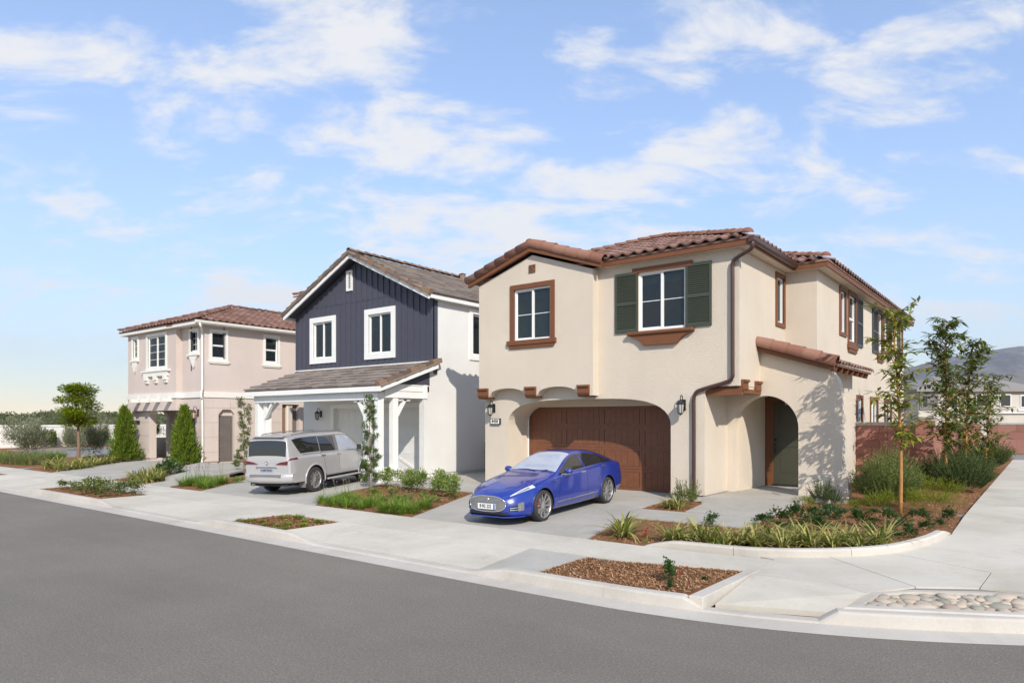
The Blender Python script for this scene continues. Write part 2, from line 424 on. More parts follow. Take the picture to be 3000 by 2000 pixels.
# gutter pan, then curb segments with open joints
struct(sweep(dense, lambda i, p: [(-.02, -.1), (-.015, .004), (.27, .013), (.30, .014), (.31, -.1)], 'gutter', M_CURB))
curb_root = struct(sweep(dense, lambda i, p: [(.31, -.1), (.31, .0), (.43, .0), (.43, -.1)], 'curb', M_JOINT))
i = 0
seg = 26
while i < len(dense) - 2:
    j = min(i + seg, len(dense) - 1); part = [dense[k].copy() for k in range(i, j + 1)]
    if j - i > 2:
        d0 = (part[1] - part[0]).normalized(); part[0] = part[0] + d0 * .004
        d1 = (part[-1] - part[-2]).normalized(); part[-1] = part[-1] - d1 * .004
        def prof(k, p):
            h = curb_h(p.x)
            return [(.298, -.08), (.300, .004), (.325 if h > .08 else .32, h * .82), (.345, h * .965), (.37, h), (.455, h + .002), (.46, -.08)]
        sweep(part, prof, 'curb_stone', M_CURB, curb_root)
    i = j
# ---- slabs
def inset(poly, d):
    n = len(poly); area = sum(poly[i][0] * poly[(i + 1) % n][1] - poly[(i + 1) % n][0] * poly[i][1] for i in range(n))
    sg = 1 if area > 0 else -1; o = []
    for i in range(n):
        a = Vector(poly[i - 1]); b = Vector(poly[i]); c = Vector(poly[(i + 1) % n])
        e1 = (b - a).normalized(); e2 = (c - b).normalized()
        n1 = Vector((-e1.y, e1.x)) * sg; n2 = Vector((-e2.y, e2.x)) * sg
        bis = (n1 + n2); k = d / max(.3, bis.length_squared / 2)
        q = b + bis * k / 1.0
        o.append((q.x, q.y))
    return o
def slab(parent, poly, ztop, mat, gap=.006, name='slab', th=.06):
    p = inset(poly, gap)
    return MB().prism(p, lambda x, y: ztop(x, y) - th, ztop).obj(name, mat, parent)
sidewalk = struct(MB().prism([(-46, 8.45), (-4.9, 8.46), (-3.05, 8.96), (-3.05, 9.85), (-46, 9.68)], .02, .13).obj('sidewalk', M_JOINT))
x = -45.6; k = 0
while x < -3.1:
    x1 = min(x + 1.52, -3.03)
    yb = 8.45 if x1 < -4.9 else lerp(8.47, 8.95, min(1, max(0, (x1 + 4.9) / 1.9)))
    ya = 8.45 if x < -4.9 else lerp(8.47, 8.95, min(1, max(0, (x + 4.9) / 1.9)))
    yt = 9.7 if x1 < -4.3 else 9.86
    slab(sidewalk, [(x, ya), (x1, yb), (x1, yt), (x, 9.7 if x < -4.3 else 9.80)], lambda X, Y: .15, M_CONC); x = x1; k += 1
apron = struct(MB().prism([(-46, 7.28), (-5.2, 7.28), (-5.2, 8.44), (-46, 8.44)], -.04, -.0).obj('driveway_apron', M_JOINT))
def zap(X, Y): return lerp(.038, .15, min(1, max(0, (Y - 7.2) / 1.24)))
for a, b, nsl in ((-46, -31.7, 4), (-29.5, -22.97, 3), (-18.62, -12.58, 3), (-10.72, -5.22, 3)):
    wl, wr_ = (a > -40), True
    for (p0, p1, q0) in (((a, a + 1.0, 1) if wl else (0, 0, 0)), (b - 1.0, b, 0)):
        if p1 <= p0: continue
        slab(apron, [(p0, 7.20), (p1, 7.20), (p1, 8.45), (p0, 8.45)], lambda X, Y, p0=p0, p1=p1, q0=q0: lerp(zap(X, Y), .148, (1 - (X - p0) / (p1 - p0)) if q0 else (X - p0) / (p1 - p0)), M_DRIVE if b > -6 and not q0 else M_CONC, .002)
    a, b = a + (1.0 if wl else 0), b - 1.0
    for i in range(nsl):
        slab(apron, [(lerp(a, b, i / nsl), 7.20), (lerp(a, b, (i + 1) / nsl), 7.20), (lerp(a, b, (i + 1) / nsl), 8.45), (lerp(a, b, i / nsl), 8.45)], zap, M_CONC)
# corner plaza between the planters: ramp, landing and the walk up the side street
plaza = struct(MB().prism([(-3.1, 8.8), (-2.0, 8.9), (-1.55, 8.7), (3.0, 12.5), (3.0, 39), (-1.2, 39), (-1.2, 13), (-3.4, 9.8)], -.05, .13).obj('corner_pavement', M_JOINT))
def zramp(X, Y): return lerp(.035, .15, min(1, max(0, (Y - 7.5 - .35 * (X + 2.9)) / 1.35)))
slab(plaza, [(-2.95, 7.52), (-1.78, 7.98), (-1.62, 8.6), (-2.0, 8.85), (-2.95, 8.75)], lambda X, Y: .035 if Y < 8.2 else .15, M_CONC, .0)
slab(plaza, [(-3.08, 8.75), (-2.0, 8.85), (-1.62, 8.6), (-1.22, 9.28), (-2.43, 10.44), (-3.27, 9.95), (-3.02, 9.87)], zg, M_CONC)
slab(plaza, [(-2.43, 10.44), (-1.22, 9.28), (-.62, 9.68), (-.56, 10.62), (-1.78, 11.2)], zg, M_CONC)
slab(plaza, [(-1.78, 11.2), (-.56, 10.62), (3.0, 12.6), (3.0, 13.4), (-1.22, 13.4), (-1.4, 12.3)], zg, M_CONC)
slab(plaza, [(-.62, 9.68), (1.1, 9.9), (3.0, 12.6), (-.56, 10.62)], zg, M_CONC)
y = 13.4
while y < 39:
    y1 = min(y + 2.2, 39)
    slab(plaza, [(-1.24, y), (.9, y), (.9, y1), (-1.24, y1)], zg, M_CONC, .003); slab(plaza, [(.9, y), (3.0, y), (3.0, y1), (.9, y1)], zg, M_CONC, .003)
    y = y1
# ---- driveways and walks
dw = struct(MB().prism([(-11.7, 13.3), (-6.9, 13.3), (-6.9, 15.7), (-11.7, 15.7)], .0, .1).obj('driveway', M_JOINT))
slab(dw, [(-10.12, 9.7), (-5.98, 9.7), (-6.40, 11.4), (-10.83, 11.4)], zg, M_DRIVE)
slab(dw, [(-10.83, 11.4), (-6.40, 11.4), (-6.8, 13.2), (-11.57, 13.2)], zg, M_DRIVE)
slab(dw, [(-11.57, 13.2), (-6.8, 13.2), (-6.90, 14.86), (-11.74, 14.86)], zg, M_DRIVE)
slab(dw, [(-11.74, 14.86), (-6.92, 14.86), (-6.92, 15.88), (-11.74, 15.88)], zg, M_DRIVE)
slab(dw, [(-15.55, 13.45), (-11.60, 13.45), (-11.75, 14.88), (-15.55, 14.88)], zg, M_DRIVE)
for a, b in ((14.88, 16.6), (16.6, 18.4)): slab(dw, [(-15.55, a), (-12.6, a), (-12.6, b), (-15.55, b)], zg, M_DRIVE)
dw2 = struct(MB().prism([(-20.5, 13.3), (-16.6, 13.3), (-16.6, 15.7), (-20.5, 15.7)], .0, .1).obj('driveway', M_JOINT))
slab(dw2, [(-18.45, 9.7), (-13.32, 9.7), (-14.75, 11.7), (-19.85, 11.7)], zg, M_DRIVE)
slab(dw2, [(-19.85, 11.7), (-14.75, 11.7), (-15.25, 13.4), (-21.4, 13.4)], zg, M_DRIVE)
slab(dw2, [(-23.1, 13.4), (-15.25, 13.4), (-15.62, 16.3), (-23.1, 16.3)], zg, M_DRIVE)
dw3 = struct(MB().prism([(-32, 13.3), (-28, 13.3), (-28, 16), (-32, 16)], .0, .1).obj('driveway', M_JOINT))
slab(dw3, [(-29.4, 9.7), (-24.3, 9.7), (-25.6, 11.9), (-31.2, 11.9)], zg, M_DRIVE)
slab(dw3, [(-31.2, 11.9), (-25.6, 11.9), (-26.5, 14.4), (-33.5, 14.4)], zg, M_DRIVE)
slab(dw3, [(-33.5, 14.4), (-27.45, 14.4), (-27.45, 16.5), (-33.5, 16.5)], zg, M_DRIVE)
walk = struct(MB().prism([(-5.8, 12.2), (-4.4, 12.2), (-4.4, 14.4), (-5.8, 14.4)], .0, .1).obj('front_walk', M_JOINT))
slab(walk, [(-6.55, 12.0), (-4.2, 12.1), (-4.2, 13.25), (-6.82, 13.15)], zg, M_DRIVE)
slab(walk, [(-5.86, 13.30), (-4.2, 13.25), (-4.2, 14.62), (-6.0, 14.62)], zg, M_DRIVE)
slab(walk, [(-6.05, 14.6), (-4.15, 14.6), (-4.15, 18.6), (-6.05, 18.6)], lambda X, Y: .40, M_DRIVE, .002, 'porch_slab', .3)
walk2 = struct(MB().prism([(-22, 10.2), (-21, 10.2), (-21, 12), (-22, 12)], .0, .1).obj('front_walk', M_JOINT))
slab(walk2, [(-21.85, 9.7), (-20.6, 9.7), (-20.6, 10.6), (-22.2, 10.6)], zg, M_DRIVE)
slab(walk2, [(-22.4, 10.6), (-20.75, 10.6), (-21.5, 12.3), (-24.0, 12.3)], lambda X, Y: zg(X, Y) + .12, M_DRIVE, .003, 'step', .16)
slab(walk2, [(-25.4, 12.3), (-21.5, 12.3), (-22.4, 13.4), (-27.3, 14.4)], lambda X, Y: zg(X, Y) + .13, M_DRIVE, .003)
slab(walk2, [(-27.35, 14.4), (-23.2, 13.4), (-23.2, 20), (-27.35, 20)], lambda X, Y: zg(X, Y) + .05, M_DRIVE, .003)
lane = struct(MB().prism([(-53, 14.6), (-39.2, 13.8), (-39.0, 60), (-53, 60)], .0, .10).obj('side_lane', M_ASPH))
# ---- planting beds
BEDS = []
def bed(name, poly, dz=-.012, dens=150):
    o = struct(MB().prism(poly, lambda x, y: zg(x, y) - .12, lambda x, y: zg(x, y) + dz).obj(name, M_MULCH)); BEDS.append((poly, dz, dens)); return o
BED_A = [(-5.98, 9.71), (-4.9, 9.73), (-4.25, 9.84), (-3.3, 10.0), (-2.5, 10.5), (-1.9, 11.2), (-1.45, 12.4), (-1.245, 13.3), (-1.245, 41), (-2.7, 41), (-2.7, 22.5), (-4.5, 22.5), (-4.5, 18.0), (-3.42, 16.2), (-4.15, 16.0), (-4.2, 12.05), (-6.5, 12.0)]
bed('planting_bed', BED_A, -.012, 260)
bed('planting_bed', [(-6.80, 13.18), (-6.90, 14.86), (-6.02, 14.86), (-6.0, 14.6), (-5.86, 13.32)], -.012, 200)
BED_B = [(-13.32, 9.71), (-10.14, 9.71), (-11.62, 13.4), (-15.2, 13.4), (-14.76, 11.7)]
bed('planting_bed', BED_B, -.012, 260)
BED_C1 = [(-20.58, 9.9), (-18.5, 9.75), (-19.87, 11.7), (-21.4, 13.3), (-21.5, 12.3), (-20.75, 10.6)]
bed('planting_bed', BED_C1, -.012, 60)
BED_C2 = [(-24.28, 9.72), (-21.87, 9.72), (-22.4, 10.6), (-24.0, 12.3), (-25.6, 11.9)]
bed('planting_bed', BED_C2, -.012, 40)
bed('planting_bed', [(-28.8, 13.4), (-26.4, 13.6), (-26.6, 14.45), (-28.9, 14.45)], .01, 40)
bed('planting_bed', [(-27.35, 15.95), (-25.2, 15.95), (-25.2, 18.3), (-27.35, 18.3)], .06, 40)
BED_D = [(-32.5, 9.75), (-29.45, 9.75), (-31.2, 11.9), (-33.6, 14.6), (-39.1, 14.6), (-39.1, 13.6), (-34.6, 11.6)]
bed('planting_bed', BED_D, -.01, 30)
BED_E = [(-46, 9.75), (-34.2, 9.75), (-34.6, 11.6), (-39.1, 13.6), (-52, 14.5)]
bed('planting_bed', BED_E, -.01, 12)
bed('planting_bed', [(-54.3, 14), (-52.6, 14), (-52.6, 60), (-54.3, 60)], .03, 0)
bed('planting_bed', [(-34.4, 16.6), (-39, 14.7), (-39, 30), (-34, 30)], -.02, 0)
PARK = [[(-5.2, 7.20), (-4.3, 7.24), (-3.24, 7.38), (-3.13, 8.93), (-4.9, 8.46), (-5.25, 8.44)],
        [(-12.62, 7.20), (-10.72, 7.20), (-10.85, 8.43), (-12.55, 8.43)],
        [(-22.95, 7.22), (-18.65, 7.22), (-18.8, 8.43), (-23.0, 8.43)],
        [(-31.7, 7.22), (-29.5, 7.22), (-29.6, 8.43), (-31.7, 8.43)]]
for p, d in zip(PARK, (1500, 900, 160, 40)):
    struct(MB().prism(p, .02, .128).obj('parkway_bed', M_MULCH)); BEDS.append((p, -.022, d))
# raised curb along the near edge of the corner bed and at the side of the nearest parkway bed
def low_curb(name, pts, width, hfun, parent=None, seg=10, n=6):
    path = smooth_path([(*p, 0) for p in pts], n); tot = len(path) - 1
    root = sweep(path, lambda i, p: [(.01, .02), (.01, .1), (width - .01, .1), (width - .01, .02)], name, M_JOINT, parent)
    i = 0
    while i < tot:
        j = min(i + seg, tot); part = [path[k].copy() for k in range(i, j + 1)]
        if len(part) > 1:
            part[0] = part[0].lerp(part[1], .02); part[-1] = part[-1].lerp(part[-2], .02)
            def prof(k, p, i=i):
                h = hfun((i + k) / tot, p); b = zg(p.x, p.y)
                return [(0, b - .1), (.004, b + h * .75), (.03, b + h), (width - .01, b + h + .002), (width, b - .1)]
            sweep(part, prof, 'curb_stone', M_CURB, root)
        i = j
    return root
low_curb('bed_curb', [(-4.95, 9.70), (-4.25, 9.78), (-3.27, 9.93), (-2.43, 10.42), (-1.76, 11.18), (-1.38, 12.3), (-1.25, 13.35)], .13, lambda t, p: .11 * min(1, t / .12, (1 - t) / .10 + .15))
bc = bpy.data.objects['bed_curb']; struct(bc)
struct(MB().prism([(-3.15, 7.24), (-2.99, 7.26), (-2.95, 9.05), (-3.10, 9.05)], .0, .157).obj('parkway_curb', M_CURB, None, False, .01))
# ---- mulch chips
rnd = random.Random(3)
def inside(poly, x, y):
    c = False; n = len(poly)
    for i in range(n):
        x0, y0 = poly[i]; x1, y1 = poly[i - 1]
        if (y0 > y) != (y1 > y) and x < (x1 - x0) * (y - y0) / (y1 - y0) + x0: c = not c
    return c
m = MB()
for poly, dz, dens in BEDS:
    if not dens: continue
    x0 = min(p[0] for p in poly); x1 = max(p[0] for p in poly); y0 = min(p[1] for p in poly); y1 = min(24, max(p[1] for p in poly))
    for _ in range(int((x1 - x0) * (y1 - y0) * dens)):
        x = rnd.uniform(x0, x1); y = rnd.uniform(y0, y1)
        if not inside(poly, x, y): continue
        if y > 15 and rnd.random() < .5: continue
        a = rnd.uniform(0, math.pi); l = rnd.uniform(.008, .032); w = rnd.uniform(.0025, .007); tl = rnd.uniform(-.5, .5)
        dx, dy = math.cos(a), math.sin(a); z = zg(x, y) + dz + .006
        m.add([(x - dx * l - dy * w, y - dy * l + dx * w, z - tl * .015), (x - dx * l + dy * w, y - dy * l - dx * w, z - tl * .015 + .004),
               (x + dx * l + dy * w, y + dy * l - dx * w, z + tl * .015 + .012), (x + dx * l - dy * w, y + dy * l + dx * w, z + tl * .015 + .009)], [(0, 1, 2, 3)])
o = m.obj('bark_chips', M_CHIP); tag(o, 'loose brown bark chips covering the planting beds', 'mulch', kind='stuff')
# ---- cobble island at the corner
isl = thing('cobble_island', 'raised kerbed island set with rounded river cobbles at the street corner', 'island', (-.6, 8.9, .05))
ISL = [(-1.67, 7.72), (-.18, 8.50), (1.1, 9.36), (2.0, 10.5), (.9, 10.35), (-.2, 9.62), (-.64, 9.40), (-1.25, 9.0), (-1.58, 8.62)]
def cum(poly): return poly
inner = inset(ISL, .11)
m = MB(); n = len(ISL)
vo = [(x, y, .168) for x, y in inset(ISL, .02)]; vi = [(x, y, .170) for x, y in inner]; vb = [(x, y, -.05) for x, y in ISL]; vm = [(x, y, .15) for x, y in ISL]; vd = [(x, y, .08) for x, y in inner]
fs = []
for i in range(n):
    j = (i + 1) % n
    fs += [(i, j, n + j, n + i), (2 * n + i, 2 * n + j, 3 * n + j, 3 * n + i), (3 * n + i, 3 * n + j, j, i), (n + i, n + j, 4 * n + j, 4 * n + i)]
m.add(vo + vi + vb + vm + vd, fs); o = m.obj('kerb', M_CURB, isl); recalc(o.data)
M_GROUT = plain('sandy_grout', (.33, .29, .21), .95, .12, 8, .5, 60)
MB().prism(inner, .05, .140).obj('mortar_bed', M_GROUT, isl)
s = NT('river_cobble'); oi = s.n('ShaderNodeObjectInfo')
f = s.ramp(oi.outputs['Random'], [(0, (.27, .265, .22)), (.3, (.46, .39, .31)), (.6, (.53, .45, .36)), (.85, (.42, .30, .225)), (1, (.34, .35, .30))])
f = s.mixc(.6, f, s.ramp(s.noise(18, 6, .7), [(.3, (.7, .7, .7)), (.7, (1.15, 1.15, 1.13))]), 'MULTIPLY')
s.base(f); s.set(Roughness=.8, Specular_IOR_Level=.3); s.bump(s.noise(40, 4, .6), .25, .006); M_COB = s.m
cobs = []
for v in range(6):
    bm = bmesh.new(); bmesh.ops.create_icosphere(bm, subdivisions=2, radius=1)
    for q in bm.verts:
        d = noise.noise(q.co * 1.1 + Vector((v * 9.1, 0, 0))) * .28
        q.co = q.co * (1 + d)
    me = bpy.data.meshes.new('stone'); bm.to_mesh(me); bm.free()
    me.polygons.foreach_set('use_smooth', [True] * len(me.polygons)); me.materials.append(M_COB); cobs.append(me)
pts = []; tries = 0
while len(pts) < 300 and tries < 16000:
    tries += 1
    x = rnd.uniform(-1.6, 1.6); y = rnd.uniform(7.7, 10.4); r = rnd.uniform(.05, .115) if tries < 3000 else rnd.uniform(.035, .06)
    if not inside(inset(ISL, .15), x, y): continue
    if any((x - a) ** 2 + (y - b) ** 2 < ((r + c) * .82) ** 2 for a, b, c in pts): continue
    pts.append((x, y, r))
for x, y, r in pts:
    mw = Matrix.Translation((x, y, .142)) @ Matrix.Rotation(rnd.uniform(0, 6.28), 4, 'Z') @ Matrix.Diagonal((r * 1.18, r * .85, r * .42, 1))
    link('stone', cobs[rnd.randrange(6)], None, isl, mw)
# ================================================================== BUILDING HELPERS
def s_tile():
    m = MB(); pr = []
    for i in range(6): t = i / 5; pr.append((.17 * t, .012 + .048 * math.sin(math.pi * t)))
    for i in range(1, 4): t = i / 3; pr.append((.17 + .125 * t, .012 - .012 * math.sin(math.pi * t)))
    n = len(pr); vs = [(u, 0.0, z - .012) for u, z in pr] + [(u, 0.0, z + .028) for u, z in pr] + [(u, .43, z) for u, z in pr]
    fs = []
    for r in range(2):
        for k in range(n - 1): fs.append((r * n + k, r * n + k + 1, (r + 1) * n + k + 1, (r + 1) * n + k))
    m.add(vs, fs); return m.mesh('roof_tile')
def flat_tile():
    m = MB(); m.add([(.004, 0, .005), (.326, 0, .005), (.326, .42, -.012), (.004, .42, -.012), (.004, 0, .066), (.326, 0, .066), (.326, .42, .014), (.004, .42, .014)],
                    [(4, 5, 6, 7), (0, 1, 5, 4), (1, 2, 6, 5), (3, 0, 4, 7)]); return m.mesh('roof_tile')
def barrel_tile(r=.115, ln=.42, flat=False):
    m = MB(); n = 8; vs = []; fs = []
    for x, rr, dz in ((0, r, .02), (ln, r * .86, 0)):
        for k in range(n + 1):
            a = math.pi * k / n; vs.append((x, rr * math.cos(a), rr * .8 * math.sin(a) + dz))
    for k in range(n): fs.append((k, k + 1, n + 2 + k, n + 1 + k))
    b = len(vs)
    for k in range(n + 1):
        a = math.pi * k / n; vs.append((0, r * .82 * math.cos(a), r * .62 * math.sin(a) + .02))
    for k in range(n): fs.append((k + 1, k, b + k, b + k + 1))
    m.add(vs, fs); return m.mesh('cap_tile', True)
def wrap_tile(r=.155, ln=.47):     # barrel that wraps over the edge of a rake
    m = MB(); n = 14; vs = []; fs = []
    for x, rr, dz in ((0, r, .012), (ln, r * .90, -.006)):
        for k in range(n + 1):
            a = math.radians(-48) + math.radians(276) * k / n; vs.append((x, rr * math.cos(a), rr * .92 * math.sin(a) + dz))
    for k in range(n): fs.append((k, k + 1, n + 2 + k, n + 1 + k))
    b = len(vs)
    for k in range(n + 1):
        a = math.radians(-48) + math.radians(276) * k / n; vs.append((0, r * .84 * math.cos(a), r * .78 * math.sin(a) + .012))
    for k in range(n): fs.append((k + 1, k, b + k, b + k + 1))
    m.add(vs, fs); return m.mesh('rake_tile', True)
def dome_tile(r=.125):     # rounded end piece where a hip meets the eave
    m = MB(); vs = []; fs = []; nu, nv = 8, 6
    for j in range(nv + 1):
        for i in range(nu + 1):
            a = math.pi * i / nu; b = math.pi / 2 * j / nv
            vs.append((-r * 1.15 * math.sin(b) * 1.0 + .02, r * math.cos(a) * math.cos(b), r * .85 * math.sin(a) * math.cos(b) + .01))
    for j in range(nv):
        for i in range(nu): fs.append((j * (nu + 1) + i, j * (nu + 1) + i + 1, (j + 1) * (nu + 1) + i + 1, (j + 1) * (nu + 1) + i))
    m.add(vs, fs); return m.mesh('hip_end_tile', True)
def rake_tile():     # angular trim tile lying over the edge of a flat tiled roof: x along the rake, z up
    m = MB(); m.add([(0, -.07, -.12), (.42, -.055, -.10), (.42, .10, -.10), (0, .11, -.12), (0, -.07, .085), (.42, -.055, .04), (.42, .10, .04), (0, .11, .085)], [(0, 3, 2, 1), (4, 5, 6, 7), (0, 1, 5, 4), (1, 2, 6, 5), (2, 3, 7, 6), (3, 0, 4, 7)])
    o = m.mesh('rake_tile'); return o
ME_S = s_tile(); ME_F = flat_tile(); ME_BAR = barrel_tile(); ME_BIG = wrap_tile(); ME_DOME = dome_tile(); ME_RAKE = rake_tile()
def variant(me, mat):
    c = me.copy(); c.materials.clear(); c.materials.append(mat); return c
CAMP = Vector((0, 0, 2.1))
def lay_tiles(roof, O, U, V, poly, du, dv, me, limit=300, stag=0.0, jit=.004, name='roof_tile'):
    O = Vector(O); U = Vector(U).normalized(); V = Vector(V).normalized(); Nn = U.cross(V).normalized()
    us = [p[0] for p in poly]; vs = [p[1] for p in poly]; spots = []
    nv = int((max(vs) - min(vs)) / dv) + 2
    for j in range(nv):
        v = min(vs) + j * dv; off = (stag * du) if j % 2 else 0
        for i in range(-1, int((max(us) - min(us)) / du) + 2):
            u = min(us) + i * du + off
            if inside(poly, u + du / 2, v + dv * .5): spots.append((u, v))
    rn = random.Random(11); mats = []
    for u, v in spots:
        p = O + U * (u + rn.uniform(-jit, jit)) + V * (v + rn.uniform(-jit, jit)) + Nn * rn.uniform(0, jit)
        mw = Matrix((( U.x, V.x, Nn.x, p.x), (U.y, V.y, Nn.y, p.y), (U.z, V.z, Nn.z, p.z), (0, 0, 0, 1)))
        mw = mw @ Matrix.Rotation(rn.uniform(-.012, .012), 4, 'Z')
        mats.append(((p - CAMP).length, mw))
    mats.sort(key=lambda a: a[0])
    for d, mw in mats[:limit]: link(name, me, None, roof, mw)
    rest = mats[limit:]
    if rest:
        m = MB(); vv = [v.co.copy() for v in me.vertices]; ff = [tuple(p.vertices) for p in me.polygons]
        for d, mw in rest: m.add([mw @ v for v in vv], ff)
        o = m.obj('roof_tiles', me.materials[0], roof); o['kind'] = 'stuff'
    return len(mats)
def lay_caps(roof, p0, p1, me, step=.36, name='cap_tile', up=(0, 0, 1), lift=.03, jit=.01):
    p0 = Vector(p0); p1 = Vector(p1); X = (p1 - p0).normalized(); Y = Vector(up).cross(X).normalized(); Z = X.cross(Y)
    n = max(1, int(round((p1 - p0).length / step))); st = (p1 - p0).length / n; rn = random.Random(int(abs(p0.x * 97)))
    for i in range(n):
        p = p0 + X * (i * st) + Z * (lift + rn.uniform(-.3, 1) * jit)
        mw = Matrix(((X.x, Y.x, Z.x, p.x), (X.y, Y.y, Z.y, p.y), (X.z, Y.z, Z.z, p.z), (0, 0, 0, 1))) @ Matrix.Rotation(rn.uniform(-.02, .02), 4, 'Z')
        link(name, me, None, roof, mw)
def lay_end(roof, p0, p1, me):
    p0 = Vector(p0); X = (Vector(p1) - p0).normalized(); Y = Vector((0, 0, 1)).cross(X).normalized(); Z = X.cross(Y); p = p0 + Z * .035
    link('hip_end_tile', me, None, roof, Matrix(((X.x, Y.x, Z.x, p.x), (X.y, Y.y, Z.y, p.y), (X.z, Y.z, Z.z, p.z), (0, 0, 0, 1))))
def hip_mesh(x0, x1, y0, y1, z, pitch, th=.05):
    hw = (x1 - x0) / 2; cx = (x0 + x1) / 2; h = hw * pitch
    m = MB(); m.add([(x0, y0, z), (x1, y0, z), (x1, y1, z), (x0, y1, z), (cx, y0 + hw, z + h), (cx, y1 - hw, z + h), (x0, y0, z - th), (x1, y0, z - th), (x1, y1, z - th), (x0, y1, z - th)],
          [(0, 1, 4), (1, 2, 5, 4), (2, 3, 5), (3, 0, 4, 5), (6, 9, 8, 7), (0, 6, 7, 1), (1, 7, 8, 2), (2, 8, 9, 3), (3, 9, 6, 0)])
    return m
def window(par, mp, a0, a1, z0, z1, kind='slider', rows=0, cols=0, blind=.16, fw=.045, inset_d=.05, fmat=None, name='window'):
    """vinyl window set in an opening; returns the part. mp(a, z, depth)"""
    fmat = fmat or M_VINYL
    m = MB(); d0, d1 = inset_d - .03, inset_d + .05
    m.boxm(mp, a0, a1, z0, z0 + fw, d0, d1); m.boxm(mp, a0, a1, z1 - fw, z1, d0, d1)
    m.boxm(mp, a0, a0 + fw, z0 + fw, z1 - fw, d0, d1); m.boxm(mp, a1 - fw, a1, z0 + fw, z1 - fw, d0, d1)
    w = m.obj(name, fmat, par)
    ia0, ia1, iz0, iz1 = a0 + fw, a1 - fw, z0 + fw, z1 - fw
    gd = inset_d + .02; panes = []
    if kind == 'slider':
        c = (ia0 + ia1) / 2; MB().boxm(mp, c - .028, c + .028, iz0, iz1, d0 + .005, d1 - .005).obj('mullion', fmat, w)
        panes = [(ia0, c - .028, iz0, iz1), (c + .028, ia1, iz0, iz1)]
    elif kind == 'hung':
        c = (iz0 + iz1) / 2; MB().boxm(mp, ia0, ia1, c - .028, c + .028, d0 + .005, d1 - .005).obj('mullion', fmat, w)
        panes = [(ia0, ia1, iz0, c - .028), (ia0, ia1, c + .028, iz1)]
    else: panes = [(ia0, ia1, iz0, iz1)]
    for i, (p0, p1, q0, q1) in enumerate(panes):
        sf = .022
        if kind == 'slider' and i == 0 or kind == 'hung' and i == 0:
            ms = MB(); ms.boxm(mp, p0, p1, q0, q0 + sf, gd - .02, gd + .012); ms.boxm(mp, p0, p1, q1 - sf, q1, gd - .02, gd + .012)
            ms.boxm(mp, p0, p0 + sf, q0 + sf, q1 - sf, gd - .02, gd + .012); ms.boxm(mp, p1 - sf, p1, q0 + sf, q1 - sf, gd - .02, gd + .012)
            ms.obj('sash', fmat, w)
        MB().boxm(mp, p0, p1, q0, q1, gd, gd + .006).obj('pane', M_GLASS, w)
        for r in range(1, rows + 1):
            zz = lerp(q0, q1, r / (rows + 1)); MB().boxm(mp, p0, p1, zz - .008, zz + .008, gd - .006, gd - .001).obj('muntin', fmat, w)
        for r in range(1, cols + 1):
            aa = lerp(p0, p1, r / (cols + 1)); MB().boxm(mp, aa - .008, aa + .008, q0, q1, gd - .0065, gd - .0015).obj('muntin', fmat, w)
    if blind: MB().boxm(mp, ia0, ia1, lerp(iz1, iz0, blind), iz1, inset_d + .10, inset_d + .12).obj('blind', M_BLIND, w)
    # room wall seen through the glass, coloured dark for the dim interior
    mr = MB(); mr.boxm(mp, a0 - .4, a1 + .4, z0 - .5, z1 + .3, .9, .95); mr.obj('room_wall', M_DARKIN, w)
    return w
def trim_ring(w, mp, a0, a1, z0, z1, t, mat, proud=.035, bottom=True, top=True, name='trim'):
    m = MB()
    if top: m.boxm(mp, a0 - t, a1 + t, z1, z1 + t, -proud, .02)
    if bottom: m.boxm(mp, a0 - t, a1 + t, z0 - t, z0, -proud, .02)
    m.boxm(mp, a0 - t, a0, z0, z1, -proud + .002, .02); m.boxm(mp, a1, a1 + t, z0, z1, -proud + .002, .02)
    return m.obj(name, mat, w)
def shutter(par, mp, a0, a1, z0, z1, mat, mid=.48):
    m = MB(); fr = .055
    zm = lerp(z0, z1, mid)
    m.boxm(mp, a0, a1, z0, z0 + fr * 1.3, -.045, -.004); m.boxm(mp, a0, a1, z1 - fr * 1.2, z1, -.045, -.004); m.boxm(mp, a0 + fr, a1 - fr, zm - fr * .6, zm + fr * .6, -.045, -.004)
    m.boxm(mp, a0, a0 + fr, z0 + fr * 1.3, z1 - fr * 1.2, -.045, -.004); m.boxm(mp, a1 - fr, a1, z0 + fr * 1.3, z1 - fr * 1.2, -.045, -.004)
    m.boxm(mp, a0 + fr, a1 - fr, z0 + fr * 1.3, z1 - fr * 1.2, -.012, -.004)
    sh = m.obj('shutter', mat, par)
    for lo, hi in ((z0 + fr * 1.3, zm - fr * .6), (zm + fr * .6, z1 - fr * 1.2)):
        n = int((hi - lo) / .045)
        for i in range(n):
            z = lerp(lo, hi, (i + .5) / n); h = (hi - lo) / n * .48
            vs = [mp(a0 + fr, z - h, -.040), mp(a1 - fr, z - h, -.040), mp(a1 - fr, z + h, -.014), mp(a0 + fr, z + h, -.014),
                  mp(a0 + fr, z - h - .006, -.033), mp(a1 - fr, z - h - .006, -.033), mp(a1 - fr, z + h - .006, -.010), mp(a0 + fr, z + h - .006, -.010)]
            MB().add(vs, [(0, 1, 2, 3), (7, 6, 5, 4), (0, 4, 5, 1), (3, 2, 6, 7)]).obj('louver', mat, sh)
    return sh
